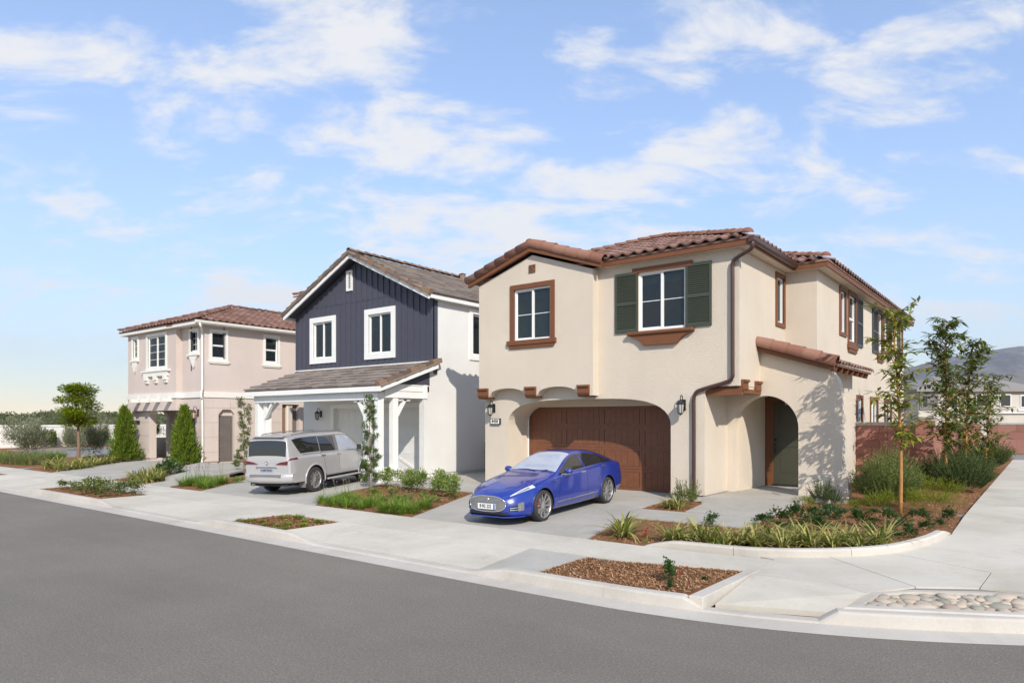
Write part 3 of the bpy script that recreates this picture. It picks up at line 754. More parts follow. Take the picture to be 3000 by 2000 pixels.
def lantern(par, mp, a, z, h=.42, bmat=None, gmat=None):
    """wall lantern: back plate, gooseneck arm, roof, tapered glazed cage"""
    bm_ = bmat or M_BLACK; gm = gmat or M_FROST; k = h / .42
    P = lambda da, dz, dd: mp(a + da * k, z + dz * k, dd * k)
    m = MB(); m.boxm(lambda q, w, d: mp(a + q * k, z + w * k, d * k), -.055, .055, -.13, .12, -.03, .0)
    root = m.obj('wall_lantern', bm_, par, False, .006)
    path = [P(0, .02, -.03), P(0, .10, -.05), P(0, .19, -.085), P(0, .215, -.13), P(0, .19, -.17), P(0, .135, -.18), P(0, .10, -.18)]
    MB().tube(smooth_path(path, 4), .011 * k, 6).obj('arm', bm_, root, True)
    c = Vector(P(0, 0, -.18)); up = Vector((0, 0, 1))
    MB().lathe(c, [(.001, .125 * k), (.018 * k, .12 * k), (.02 * k, .10 * k), (.06 * k, .085 * k), (.075 * k, .055 * k), (.112 * k, .03 * k), (.112 * k, .015 * k), (.09 * k, .01 * k)], 8).obj('cap', bm_, root)
    MB().lathe(c, [(.085 * k, .01 * k), (.058 * k, -.19 * k)], 8).obj('glass', gm, root)
    m = MB()
    for i in range(8):
        t = 2 * math.pi * i / 8; x = Vector((1, 0, 0)).rotated(t) if False else Vector((math.cos(t), math.sin(t), 0))
        m.bar(c + x * .088 * k + up * .012 * k, c + x * .061 * k - up * .195 * k, .010 * k, .010 * k)
    m.lathe(c - up * .19 * k, [(.066 * k, 0), (.066 * k, -.018 * k), (.03 * k, -.03 * k), (.012 * k, -.055 * k)], 8)
    m.obj('cage', bm_, root); return root
def text_obj(name, txt, size, mat, parent, mw, extrude=.002, bold=0.0, sx=1.0):
    cu = bpy.data.curves.new(name, 'FONT'); cu.body = txt; cu.size = size; cu.extrude = extrude; cu.align_x = 'CENTER'; cu.align_y = 'CENTER'; cu.offset = bold
    tmp = bpy.data.objects.new(name + '_tmp', cu); COL.objects.link(tmp)
    dg = bpy.context.evaluated_depsgraph_get(); dg.update()
    me = bpy.data.meshes.new_from_object(tmp.evaluated_get(dg)); bpy.data.objects.remove(tmp); bpy.data.curves.remove(cu)
    me.name = name; me.materials.clear(); me.materials.append(mat)
    me.transform(Matrix.Diagonal((sx, 1, 1, 1)))
    return link(name, me, None, parent, mw)
def front_mw(x, y, z): return Matrix(((1, 0, 0, x), (0, 0, -1, y), (0, 1, 0, z), (0, 0, 0, 1)))   # text on a wall facing -Y
def garage_door(par, mp, a0, a1, z0, z1, mat, nr=4, nc=4, planks=5, style='plank'):
    m = MB(); m.boxm(mp, a0, a1, z0, z1, .03, .06); d = m.obj('garage_door', mat, par)
    hh = (z1 - z0) / nr; ww = (a1 - a0) / nc
    for r in range(nr):
        for c in range(nc):
            q0, q1 = z0 + r * hh + .003, z0 + (r + 1) * hh - .003; p0, p1 = a0 + c * ww + .0015, a0 + (c + 1) * ww - .0015
            e = MB(); fr = .07; d0 = 0.0
            e.boxm(mp, p0, p1, q0, q0 + fr, d0, .035); e.boxm(mp, p0, p1, q1 - fr, q1, d0, .035)
            e.boxm(mp, p0, p0 + fr, q0 + fr, q1 - fr, d0, .035); e.boxm(mp, p1 - fr, p1, q0 + fr, q1 - fr, d0, .035)
            if style == 'plank':
                for k in range(planks):
                    b0 = lerp(p0 + fr + .012, p1 - fr - .012, k / planks); b1 = lerp(p0 + fr + .012, p1 - fr - .012, (k + 1) / planks)
                    e.boxm(mp, b0 + .0025, b1 - .0025, q0 + fr + .006, q1 - fr - .006, .003, .035)
            else: e.boxm(mp, p0 + fr + .012, p1 - fr - .012, q0 + fr + .012, q1 - fr - .012, .012, .035)
            e.obj('door_panel', mat, d)
    return d
# ================================================================== CREAM HOUSE (corner lot)
A = thing('cream_house', 'cream stucco two-storey house with terracotta tile roof, brown trim and olive shutters', 'house', (-9, 15, .2))
YF, YB_, X1, X2, XL, YP = 14.89, 14.62, -5.3, -4.53, -12.55, 16.25
def garch(x0, x1, zs, zt, n=26):
    c = (x0 + x1) / 2; hw = (x1 - x0) / 2; o = []
    for i in range(n + 1):
        u = -math.cos(math.pi * i / n); o.append((c + hw * u, zs + (zt - zs) * (1 - abs(u) ** 4.2) ** .46))
    return o
m = MB()
front = [(XL, .4), (-11.74, .4)] + garch(-11.74, -6.91, 1.98, 2.64) + [(-6.91, .4), (-6.09, .4), (-6.09, 2.86), (X1, 2.86), (X1, 5.92), (XL, 5.92)]
m.panel(FR(YF), front, [rect(-7.74, -6.54, 4.25, 5.63)], 0, .2)
wall = m.obj('wall', M_CREAM, A)
# deep garage reveal: pier side, curved soffit, right return
m = MB(); ga = garch(-11.74, -6.91, 1.98, 2.64); ring = [(-11.74, .4)] + ga + [(-6.91, .4)]
vs = [(x, YF + .2, z) for x, z in ring] + [(x, 15.83, z) for x, z in ring]; n = len(ring)
m.add(vs, [(i, n + i, n + i + 1, i + 1) for i in range(n - 1)])
m.obj('garage_reveal', M_CREAM, A)
m = MB(); m.panel(FR(15.83), rect(XL, -6.2, .3, 3.0), [rect(-11.70, -6.95, .3, 2.47)], 0, .1); m.obj('garage_wall', M_CREAM, A)
MB().boxm(FR(15.83), -11.735, -11.70, .3, 2.47, -.012, .04).obj('door_jamb', M_VINYL, A)
garage_door(A, FR(15.85), -11.70, -6.95, .31, 2.47, M_DOOR_BR, 4, 4, 6)
# gabled bay carried on corbels
def scallop(a, b, zs, zt, n=12): return [(lerp(a, b, i / n), zs + (zt - zs) * math.sqrt(max(0, 1 - (2 * i / n - 1) ** 2)) ** .9) for i in range(n + 1)]
bay = [(XL, 2.72), (-12.2, 2.72)] + scallop(-12.2, -10.92, 2.74, 2.97) + [(-10.92, 2.72), (-10.57, 2.72)] + scallop(-10.57, -9.28, 2.74, 2.97) + [(-9.28, 2.72), (-8.85, 2.72), (-8.85, 5.84), (-10.7, 6.45), (XL, 5.84)]
MB().panel(FR(YB_), bay, [rect(-11.3, -10.11, 4.23, 5.59)], 0, .268).obj('bay_wall', M_CREAM, A)
def corbel(mpf, a0, a1, ztop, depth, name='corbel'):
    # side profile swept across: cap, cavetto, roll
    pr = [(-.09, ztop), (-.09, ztop - .05), (-.055, ztop - .055), (-.05, ztop - .10), (-.055, ztop - .20), (-.03, ztop - .25), (.02, ztop - .29), (depth, ztop - .29), (depth, ztop)]
    m = MB(); n = len(pr)
    vs = [mpf(a0, z, d) for d, z in pr] + [mpf(a1, z, d) for d, z in pr]
    fs = [(i, (i + 1) % n, n + (i + 1) % n, n + i) for i in range(n)] + [tuple(range(n)), tuple(range(2 * n - 1, n - 1, -1))]
    m.add(vs, fs); o = m.obj(name, M_BROWN, A); recalc(o.data); return o
for a0, a1 in ((-12.56, -12.2), (-10.92, -10.57), (-9.28, -8.94)): corbel(FR(YB_), a0, a1, 2.985, .26)
for y0, y1 in ((14.98, 15.32), (15.86, 16.2)): corbel(RT(X1), y0, y1, 3.0, .7)
# side walls
MB().panel(RT(X1), rect(YF + .2, 18.2, 2.86, 5.92), [rect(17.49, 18.05, 4.54, 5.68)], 0, .2).obj('wall', M_CREAM, A)
SIDEW = [(20.6, 21.22, 4.56, 5.72), (21.61, 22.5, 4.4, 5.74), (25.95, 26.7, 4.4, 5.74), (27.05, 27.66, 4.56, 5.74), (30.4, 30.9, 4.4, 5.74), (22.76, 23.44, 1.3, 2.77), (24.76, 25.86, 1.3, 2.77), (27.24, 28.42, 1.3, 2.77)]
MB().panel(RT(X2), rect(18.4, 31.3, .35, 5.92), [rect(a, b, c, d) for a, b, c, d in SIDEW], 0, .2).obj('wall', M_CREAM, A)
MB().panel(FR(18.2), rect(X1, X2 - .0, 2.5, 5.92), [], .002, .2).obj('wall', M_CREAM, A)
MB().panel(LT(XL), rect(YF + .201, 31.3, .35, 5.92), [], 0, .2).obj('wall', M_CREAM, A)
MB().panel(BK(31.3), rect(XL + .2, X2 - .2, .35, 5.92), [], 0, .2).obj('wall', M_CREAM, A)
MB().panel(RT(-6.09), rect(YF + .2, YP, .4, 2.86), [], 0, .18).obj('wall', M_CREAM, A)
MB().box(-6.27, YF + .205, 2.80, X1 - .01, YP + .0, 2.855).obj('soffit', M_CREAM, A)
MB().box(-6.25, 14.95, 2.66, X1 + .02, 15.08, 2.798).obj('beam', M_BROWN, A); MB().box(-6.0, 15.1, 2.70, X1 + .03, YP - .02, 2.797).obj('beam', M_BROWN, A)
# foundation
MB().box(XL + .03, YF + .03, .05, -11.77, 15.8, .398).box(-6.88, YF + .03, .05, -6.12, 15.8, .398).obj('foundation', M_FOUND, A)
MB().box(X2 - .6, 18.3, .05, X2 - .03, 31.2, .348).obj('foundation', M_FOUND, A)
# entry porch wall with arch, curved shoulder and flared foot
arch = [(-5.93, .4)] + [(-5.185 + .745 * math.cos(math.pi * (1 - i / 22)), 1.93 + .745 * math.sin(math.pi * (1 - i / 22))) for i in range(23)] + [(-4.44, .4)]
shoulder = [(-3.53 - .37 * (1 - math.cos(t)), 2.45 + .80 * math.sin(t)) for t in [math.pi / 2 * i / 10 for i in range(11)]]
pw = [(-6.09, .4)] + arch + [(-3.40, .4), (-3.42, .95), (-3.52, 1.06), (-3.53, 1.3)] + shoulder + [(-5.3, 3.72), (-5.3, 2.80), (-6.09, 2.80)]
MB().panel(FR(YP), pw, [], 0, .32).obj('porch_wall', M_CREAM, A)
MB().box(-4.40, YP + .03, .05, -3.44, YP + .28, .398).obj('foundation', M_FOUND, A)
sa = [(17.40 - .68, .42)] + [(17.40 - .68 * math.cos(math.pi * i / 16), 1.85 + .68 * math.sin(math.pi * i / 16)) for i in range(17)] + [(17.40 + .68, .42)]
MB().panel(RT(-4.05), [(YP + .32, .35), (16.72, .35)] + sa + [(18.08, .35), (19.8, .35), (19.8, 3.3), (YP + .32, 3.3)], [], 0, .2).obj('porch_side_wall', M_CREAM, A)
MB().panel(RT(-5.85), rect(YP + .32, 18.40, .4, 3.6), [], 0, .15).obj('porch_inner_wall', M_CREAM, A)
MB().box(-5.85, 18.40, .35, -4.25, 18.5, 3.6).obj('porch_back_wall', M_CREAM, A)
MB().box(-5.85, YP + .32, 2.72, -4.25, 18.40, 2.78).obj('porch_ceiling', M_CREAM, A)
MB().lathe((-5.3, 17.0, 2.72), [(.06, 0), (.05, -.07), (.02, -.09)], 10).obj('ceiling_light', M_BLACK, A)
# front door with brown jamb
m = MB(); m.boxm(FR(18.33), -5.84, -5.70, .4, 2.70, 0, .06); m.boxm(FR(18.33), -5.70, -5.64, .4, 2.65, .015, .06); m.boxm(FR(18.33), -4.40, -4.26, .4, 2.70, 0, .06); m.boxm(FR(18.33), -5.70, -4.40, 2.60, 2.72, 0, .06)
dr = m.obj('front_door', M_BROWN, A)
e = MB(); fr = .13; a0, a1, z0, z1 = -5.64, -4.42, .45, 2.60
e.boxm(FR(18.36), a0, a1, z0, z0 + .22, 0, .03); e.boxm(FR(18.36), a0, a1, z1 - .14, z1, 0, .03); e.boxm(FR(18.36), a0, a0 + fr, z0 + .22, z1 - .14, 0, .03); e.boxm(FR(18.36), a1 - fr, a1, z0 + .22, z1 - .14, 0, .03)
e.boxm(FR(18.36), a0 + fr, a1 - fr, 1.42, 1.56, 0, .03); e.boxm(FR(18.36), a0 + fr, a1 - fr, z0 + .22, z1 - .14, .012, .03)
e.boxm(FR(18.36), a0 + fr + .05, a1 - fr - .05, .76, 1.37, .004, .03); e.boxm(FR(18.36), a0 + fr + .05, a1 - fr - .05, 1.61, 2.41, .004, .03); e.obj('door_leaf', M_DOOR_OL, dr)
MB().tube(smooth_path([(-5.585, 18.33, 1.50), (-5.585, 18.27, 1.46), (-5.58, 18.27, 1.34), (-5.585, 18.33, 1.28)], 4), .013, 6).lathe((-5.585, 18.36, 1.60), [(.03, 0), (.03, .04), (.012, .05)], 10, (0, -1, 0)).obj('handle', M_BLACK, dr, True)
MB().boxm(FR(18.33), -5.66, -4.42, .40, .45, -.03, .06).obj('threshold', M_BLACK, dr)
# windows
w = window(A, FR(YB_), -11.3, -10.11, 4.23, 5.59, 'slider', 1, 0, .17); trim_ring(w, FR(YB_), -11.3, -10.11, 4.23, 5.59, .125, M_BROWN, .04, False)
MB().boxm(FR(YB_), -11.52, -9.93, 4.105, 4.228, -.075, .0).boxm(FR(YB_), -11.45, -10.0, 4.02, 4.105, -.05, 0).obj('sill', M_BROWN, w, False, .006)
w = window(A, FR(YF), -7.74, -6.54, 4.25, 5.63, 'slider', 1, 0, .17)
MB().boxm(FR(YF), -7.89, -6.37, 5.632, 5.745, -.05, .0).obj('header', M_BROWN, w)
sl = [(-7.99, 4.13), (-7.90, 4.11), (-7.74, 4.04), (-7.64, 3.95), (-7.58, 3.88), (-6.73, 3.88), (-6.67, 3.95), (-6.57, 4.04), (-6.41, 4.11), (-6.32, 4.13)]
MB().panel(FR(YF), sl, [], -.10, 0).obj('sill_apron', M_BROWN, w)
MB().boxm(FR(YF), -8.0, -6.31, 4.131, 4.215, -.15, 0).obj('sill', M_BROWN, w, False, .03)
shutter(A, FR(YF), -8.36, -7.745, 4.22, 5.66, M_SHUTTER); shutter(A, FR(YF), -6.535, -5.92, 4.23, 5.67, M_SHUTTER)
w = window(A, RT(X1), 17.49, 18.05, 4.54, 5.68, 'fixed', 0, 0, 0); trim_ring(w, RT(X1), 17.49, 18.05, 4.54, 5.68, .10, M_BROWN)
for i, (a, b, c, d) in enumerate(SIDEW):
    w = window(A, RT(X2), a, b, c, d, 'fixed' if i in (0, 3) else ('slider' if i > 4 else 'hung'), 0, 0, .1)
    trim_ring(w, RT(X2), a, b, c, d, .10, M_BROWN)
    if i in (1, 2): MB().boxm(RT(X2), a - .15, b + .15, c - .22, c - .101, -.07, 0).boxm(RT(X2), a - .08, b + .08, c - .32, c - .22, -.05, 0).obj('sill', M_BROWN, w)
for a, b in ((22.62, 23.45), (25.0, 25.83), (27.78, 28.45), (29.75, 30.28)): shutter(A, RT(X2), a, b, 4.33, 5.80, M_SHUTTER2)
# gable vent
g = MB(); g.panel(FR(YB_), rect(-10.80, -10.60, 5.99, 6.19), [rect(-10.77, -10.63, 6.02, 6.16)], -.03, 0); g.bar((-10.78, 14.605, 6.01), (-10.62, 14.605, 6.17), .02, .03, (0, 1, 0)); g.bar((-10.62, 14.604, 6.01), (-10.78, 14.604, 6.17), .02, .03, (0, 1, 0)); g.obj('gable_vent', M_BROWN, A)
# roofs
ZE, PT = 6.03, .35
hm = hip_mesh(-12.80, -4.98, 14.64, 26.5, ZE, PT); roof = hm.obj('roof', M_TILE_A, A)
sl = math.sqrt(1 + PT * PT); MS_A = variant(ME_S, M_TILE_A); MC_A = variant(ME_BAR, M_CAP_A); MB_A = variant(ME_BIG, M_CAP_A)
hw = 3.91
lay_tiles(roof, (-12.80, 14.60, ZE), (1, 0, 0), (0, 1, PT), [(4.15, 0), (7.77, 0), (hw, hw * sl - .05), (2.05, 2.1)], .295, .37, MS_A, 170)
lay_tiles(roof, (-4.94, 14.64, ZE), (0, 1, 0), (-1, 0, PT), [(.05, 0), (4.2, 0), (8, 0), (8, hw * sl), (hw, hw * sl - .05)], .295, .37, MS_A, 130)
lay_caps(roof, (-5.06, 14.72, ZE + .05), (-8.89, 18.55, ZE + .03 + hw * PT), MC_A); MD_A = variant(ME_DOME, M_CAP_A); lay_end(roof, (-5.06, 14.72, ZE + .05), (-8.89, 18.55, ZE + .03 + hw * PT), MD_A); lay_caps(roof, (-12.8, 14.64, ZE + .03), (-8.89, 18.55, ZE + .03 + hw * PT), MC_A)
lay_caps(roof, (-8.89, 26, ZE + hw * PT + .03), (-8.89, 18.55, ZE + hw * PT + .03), MC_A)
hm = hip_mesh(-12.82, -4.20, 17.92, 31.7, ZE + .004, PT); roof2 = hm.obj('roof', M_TILE_A, A); hw = 4.31
lay_tiles(roof2, (-6.2, 17.88, ZE), (1, 0, 0), (0, 1, PT), [(0, 0), (1.95, 0), (0, 1.95 * sl)], .295, .37, MS_A, 40)
lay_tiles(roof2, (-4.16, 17.92, ZE), (0, 1, 0), (-1, 0, PT), [(.05, 0), (13.7, 0), (13.7 - hw, hw * sl), (hw, hw * sl - .05)], .295, .37, MS_A, 90)
lay_caps(roof2, (-4.28, 18.0, ZE + .05), (-8.51, 22.23, ZE + .034 + hw * PT), MC_A); lay_end(roof2, (-4.28, 18.0, ZE + .05), (-8.51, 22.23, ZE + .034 + hw * PT), MD_A)
m = MB(); zr = 5.985 + 2.11 * .335
m.add([(-12.81, 14.50, 5.985), (-10.7, 14.50, zr), (-8.59, 14.50, 5.985), (-12.81, 18.2, 5.985), (-10.7, 18.2, zr), (-8.59, 18.2, 5.985), (-12.81, 14.5, 5.935), (-10.7, 14.5, zr - .05), (-8.59, 14.5, 5.935), (-12.81, 18.2, 5.935), (-10.7, 18.2, zr - .05), (-8.59, 18.2, 5.935)],
      [(0, 1, 4, 3), (1, 2, 5, 4), (6, 9, 10, 7), (7, 10, 11, 8), (0, 6, 7, 1), (1, 7, 8, 2), (0, 3, 9, 6), (2, 8, 11, 5)])
roof3 = m.obj('bay_roof', M_TILE_A, A)
lay_tiles(roof3, (-12.85, 14.62, 5.99), (0, -1, 0), (1, 0, .335), [(-3.4, 0), (0.0, 0), (0.0, 2.1), (-3.4, 2.1)], .295, .37, MS_A, 40)
lay_tiles(roof3, (-8.55, 14.62, 5.99), (0, 1, 0), (-1, 0, .335), [(.0, 0), (3.4, 0), (3.4, 2.1), (.0, 2.1)], .295, .37, MS_A, 40)
for sx in (-1, 1): lay_caps(roof3, (-10.7 + sx * 2.19, 14.56, 5.935), (-10.7 + sx * .03, 14.56, zr - .035), MB_A, .41, 'rake_tile', (0, 0, 1), .06, .012)
lay_caps(roof3, (-10.7, 14.46, zr + .02), (-10.7, 18.0, zr + .02), MC_A)
# fascias and rakes
m = MB(); zb = 5.81
for sx in (-1, 1):
    e0 = Vector((-10.7 + sx * 2.14, 14.50, 5.965)); e1 = Vector((-10.7, 14.50, zr - .02))
    d = 0.15
    m.add([e0 + Vector((0, -.02, 0)), e1 + Vector((0, -.02, 0)), e1 + Vector((0, -.02, -d)), e0 + Vector((0, -.02, -d)), e0 + Vector((0, .07, 0)), e1 + Vector((0, .07, 0)), e1 + Vector((0, .07, -d)), e0 + Vector((0, .07, -d))],
          [(0, 1, 2, 3), (4, 7, 6, 5), (3, 2, 6, 7), (0, 4, 5, 1), (0, 3, 7, 4)])
m.obj('rake_board', M_BROWN, A)
MB().box(-8.62, 14.66, 5.86, -5.01, 14.71, 6.005).obj('fascia', M_BROWN, A)
MB().box(-8.62, 14.70, 5.865, -5.0, 14.95, 5.90).box(-5.28, 14.9, 5.866, -5.02, 18.25, 5.901).box(-4.5, 18.0, 5.867, -4.24, 31.6, 5.902).box(-5.0, 17.97, 5.868, -4.24, 18.25, 5.903).obj('eave_soffit', M_CREAM, A)
MB().box(-5.055, 14.712, 5.86, -5.01, 17.96, 6.0).obj('fascia', M_BROWN, A)
MB().box(-5.0, 17.94, 5.86, -4.22, 17.985, 6.005).box(-4.262, 17.99, 5.86, -4.218, 31.65, 6.005).obj('fascia', M_BROWN, A)
gp = [(0, .12), (0, 0), (.03, -.015), (.07, .0), (.10, .04), (.115, .12), (.105, .12), (.09, .045), (.03, 0), (.012, .11)]
m = MB(); n = len(gp); vs = [(-5.005 + a, 14.60, 5.90 + b) for a, b in gp] + [(-5.005 + a, 18.0, 5.90 + b) for a, b in gp]
m.add(vs, [(i, (i + 1) % n, n + (i + 1) % n, n + i) for i in range(n)] + [(0, 1, 2, 3, 4, 5), (n + 5, n + 4, n + 3, n + 2, n + 1, n)]); o = m.obj('gutter', M_DARKBROWN, A); recalc(o.data)
ds = [(-4.94, 14.66, 5.90), (-4.94, 14.66, 5.80), (-5.02, 14.70, 5.73), (-5.36, 14.81, 5.62), (-5.43, 14.83, 5.50), (-5.43, 14.83, 5.2), (-5.43, 14.83, 3.3), (-5.43, 14.83, 3.08), (-5.52, 14.83, 2.96), (-6.12, 14.83, 2.80), (-6.27, 14.83, 2.73), (-6.32, 14.83, 2.58), (-6.32, 14.83, 2.3), (-6.32, 14.83, .55), (-6.32, 14.82, .40), (-6.32, 14.70, .30)]
MB().tube(smooth_path(ds, 3), .042, 10).obj('downspout', M_DARKBROWN, A, True)
# porch shed roof: rake of barrel tiles, eave of tile ends, rafter tails
m = MB(); P4 = [(-5.3, 3.89), (-3.62, 3.335)]
m.add([(-5.32, 16.05, 3.90), (-3.62, 16.05, 3.34), (-3.62, 19.9, 3.34), (-5.32, 19.9, 3.90), (-5.32, 16.05, 3.85), (-3.62, 16.05, 3.29), (-3.62, 19.9, 3.29), (-5.32, 19.9, 3.85)], [(0, 1, 2, 3), (7, 6, 5, 4), (0, 4, 5, 1), (1, 5, 6, 2), (2, 6, 7, 3)])
pr = m.obj('porch_roof', M_TILE_A, A)
lay_tiles(pr, (-3.58, 16.2, 3.345), (0, 1, 0), (-1, 0, .33), [(0, 0), (3.7, 0), (3.7, 1.7), (0, 1.7)], .295, .37, MS_A, 80)
lay_caps(pr, (-3.60, 16.07, 3.33), (-5.32, 16.07, 3.895), MB_A, .36, 'rake_tile', (0, 0, 1), .03, .01)
m = MB(); m.add([(-3.64, 16.06, 3.28), (-5.30, 16.06, 3.835), (-5.30, 16.06, 3.70), (-3.64, 16.06, 3.17), (-3.64, 16.12, 3.28), (-5.30, 16.12, 3.835), (-5.30, 16.12, 3.70), (-3.64, 16.12, 3.17)], [(0, 1, 2, 3), (7, 6, 5, 4), (0, 3, 7, 4), (3, 2, 6, 7)]); m.obj('rake_board', M_BROWN, A)
for k in range(7): MB().bar((-3.66, 16.35 + k * .55, 3.235), (-4.3, 16.35 + k * .55, 3.445), .09, .14).obj('rafter_tail', M_BROWN, A)
MB().box(-3.655, 16.12, 3.29, -3.63, 19.88, 3.335).obj('fascia', M_BROWN, A)
# lamps, number, vent
lantern(A, FR(YF), -12.23, 2.45, .40); lantern(A, FR(YF), -6.59, 2.46, .42)
m = MB(); m.boxm(FR(YF), -12.32, -11.98, 1.99, 2.155, -.06, 0); sg = m.obj('house_number', M_BLACK, A)
M_SIGNW = plain('white_sign_face', (.85, .85, .84), .4, .01)
MB().boxm(FR(YF), -12.30, -12.0, 2.01, 2.135, -.064, -.058).obj('number_plate', M_SIGNW, sg)
text_obj('number', '8458', .125, M_BLACK, sg, front_mw(-12.15, YF - .066, 2.073), .001, .004, .92)
# gate and pier in the passage beside the garage
pg = thing('side_gate', 'brown wooden side gate beside the cream house garage pier', 'gate', (-14, 18.3, .3))
for k in range(12): MB().box(-15.5 + k * .24, 18.36, .33, -15.5 + k * .24 + .225, 18.39, 1.36).obj('board', M_BROWN, pg)
MB().box(-15.5, 18.39, .5, -12.6, 18.43, .6).box(-15.5, 18.39, 1.1, -12.6, 18.43, 1.2).obj('rail', M_BROWN, pg)
# ================================================================== WHITE AND SLATE GABLE HOUSE
B = thing('gable_house', 'white stucco house with slate-blue board-and-batten gable and grey-brown flat tile roof', 'house', (-19.4, 16, .2))
BX, BL, BY = -15.6, -23.07, 15.94
def gz(x): return 5.98 + (3.95 - abs(x + 19.35)) * .462 - .02     # underside of the roof along the gable
sid = [(BL, 3.75), (BX, 3.75), (BX, gz(BX)), (-19.35, gz(-19.35)), (BL, gz(BL))]
BW = [(-21.94, -20.79, 4.42, 5.77), (-18.78, -17.60, 4.42, 5.79)]
sw = MB().panel(FR(BY), sid, [rect(*q) for q in BW], 0, .18).obj('siding', M_SIDING, B)
x = BL + .06
while x < BX - .05:
    segs = [(3.76, gz(x) - .02)]
    for (a, b, c, d) in BW:
        if a - .24 < x < b + .24: segs = [(3.76, c - .2), (d + .2, gz(x) - .02)]
    for z0, z1 in segs: MB().boxm(FR(BY), x - .028, x + .028, z0, z1, -.034, .0).obj('batten', M_SIDING, sw)
    x += .293
MB().boxm(FR(BY), BL, BX, 6.325, 6.35, -.012, 0).obj('siding_seam', M_SIDING, sw)
MB().boxm(FR(BY), BX - .12, BX + .02, 3.76, gz(BX) - .01, -.03, .0).boxm(RT(BX), BY - .03, BY + .14, 3.6, 5.985, -.02, -.001).obj('corner_board', M_SIDING, sw)
for i, (a, b, c, d) in enumerate(BW):
    w = window(B, FR(BY), a, b, c, d, 'slider', 0, 0, .14); trim_ring(w, FR(BY), a, b, c, d, .19, M_WHITE, .045)
# gable vent with louvres
g = MB(); g.panel(FR(BY), rect(-19.96, -19.64, 6.75, 7.48), [rect(-19.90, -19.70, 6.82, 7.41)], -.05, 0); gv = g.obj('gable_vent', M_WHITE, B)
for k in range(10):
    z = 6.83 + k * .058; MB().add([(-19.90, BY - .045, z), (-19.70, BY - .045, z), (-19.70, BY - .012, z + .05), (-19.90, BY - .012, z + .05)], [(0, 1, 2, 3)]).obj('louver', M_WHITE, gv)
MB().boxm(FR(BY), -19.90, -19.70, 6.82, 7.41, -.011, -.004).obj('vent_back', M_WHITE, gv)
# stucco walls
side = [(15.5, .4), (30, .4), (30, 5.99), (BY + .181, 5.99), (BY + .181, 3.78), (15.75, 3.72), (15.75, 3.2), (15.5, 3.2)]
MB().panel(RT(BX), side, [rect(17.82, 18.9, 4.34, 5.76)], 0, .22).obj('wall', M_WHITE_ST, B)
w = window(B, RT(BX), 17.82, 18.9, 4.34, 5.76, 'slider', 0, 0, .14); trim_ring(w, RT(BX), 17.82, 18.9, 4.34, 5.76, .17, M_WHITE, .04)
MB().box(BX - .25, 15.53, .05, BX - .03, 29.9, .398).obj('foundation', M_WHITE_ST, B)
MB().panel(LT(BL), rect(16.551, 30, .35, 5.99), [], 0, .2).obj('wall', M_WHITE_ST, B)
MB().panel(BK(30), rect(BL + .2, BX - .22, .35, 5.99), [], 0, .2).obj('wall', M_WHITE_ST, B)
gd = (-21.18, -16.66, .31, 2.53)
MB().panel(FR(16.3), rect(BL, BX - .22, .31, 3.3), [rect(*gd)], 0, .25).obj('garage_wall', M_WHITE_ST, B)
MB().boxm(FR(16.3), -21.36, -21.18, .31, 2.53, -.03, .0).boxm(FR(16.3), -16.66, -16.48, .31, 2.53, -.03, 0).boxm(FR(16.3), -21.36, -16.48, 2.532, 2.70, -.032, 0).obj('door_trim', M_WHITE, B)
d = garage_door(B, FR(16.42), *gd, M_DOOR_WH, 4, 3, 4, 'plank')
for k in range(3):
    a = -21.18 + k * 1.507; MB().bar((a + .1, 16.41, .95), (a + 1.4, 16.41, .36), .09, .02, (0, 1, 0)).obj('brace_board', M_DOOR_WH, d)
lantern(B, FR(16.3), -21.96, 2.35, .42)
# main roof
ZR, ZEV = 8.0, 6.14
m = MB(); xr = -19.35
prof = [(-23.34, ZEV), (xr, ZR), (-15.36, ZEV)]
vs = [(x, 15.47, z) for x, z in prof] + [(x, 30.4, z) for x, z in prof] + [(x, 15.47, z - .05) for x, z in prof] + [(x, 30.4, z - .05) for x, z in prof]
m.add(vs, [(0, 1, 4, 3), (1, 2, 5, 4), (6, 9, 10, 7), (7, 10, 11, 8), (0, 6, 7, 1), (1, 7, 8, 2), (2, 8, 11, 5), (0, 3, 9, 6)])
rb = m.obj('roof', M_TILE_B, B); MF_B = variant(ME_F, M_TILE_B); MR_B = variant(ME_RAKE, M_CAP_B); MC_B = variant(ME_BAR, M_CAP_B)
pt = (ZR - ZEV) / 3.99; ln = 3.99 * math.sqrt(1 + pt * pt)
lay_tiles(rb, (-15.33, 15.6, ZEV), (0, 1, 0), (-1, 0, pt), [(0, 0), (14.7, 0), (14.7, ln - .1), (0, ln - .1)], .33, .36, MF_B, 290, .5, .006)
lay_tiles(rb, (-23.37, 30.3, ZEV), (0, -1, 0), (1, 0, pt), [(0, 0), (14.7, 0), (14.7, ln - .1), (0, ln - .1)], .33, .36, MF_B, 0, .5, .006)
lay_caps(rb, (-15.34, 15.56, ZEV + .0), (xr, 15.56, ZR - .0), MR_B, .37, 'rake_tile', (0, 0, 1), .03, .012); lay_caps(rb, (-23.36, 15.56, ZEV), (xr, 15.56, ZR), MR_B, .37, 'rake_tile', (0, 0, 1), .03, .012)
lay_caps(rb, (xr, 15.5, ZR + .02), (xr, 30.3, ZR + .02), MC_B, .38)
MB().lathe((xr + .25, 21.2, ZR), [(.12, -.1), (.12, .12), (.16, .14), (.02, .2)], 10).obj('roof_vent', M_CAP_B, rb)
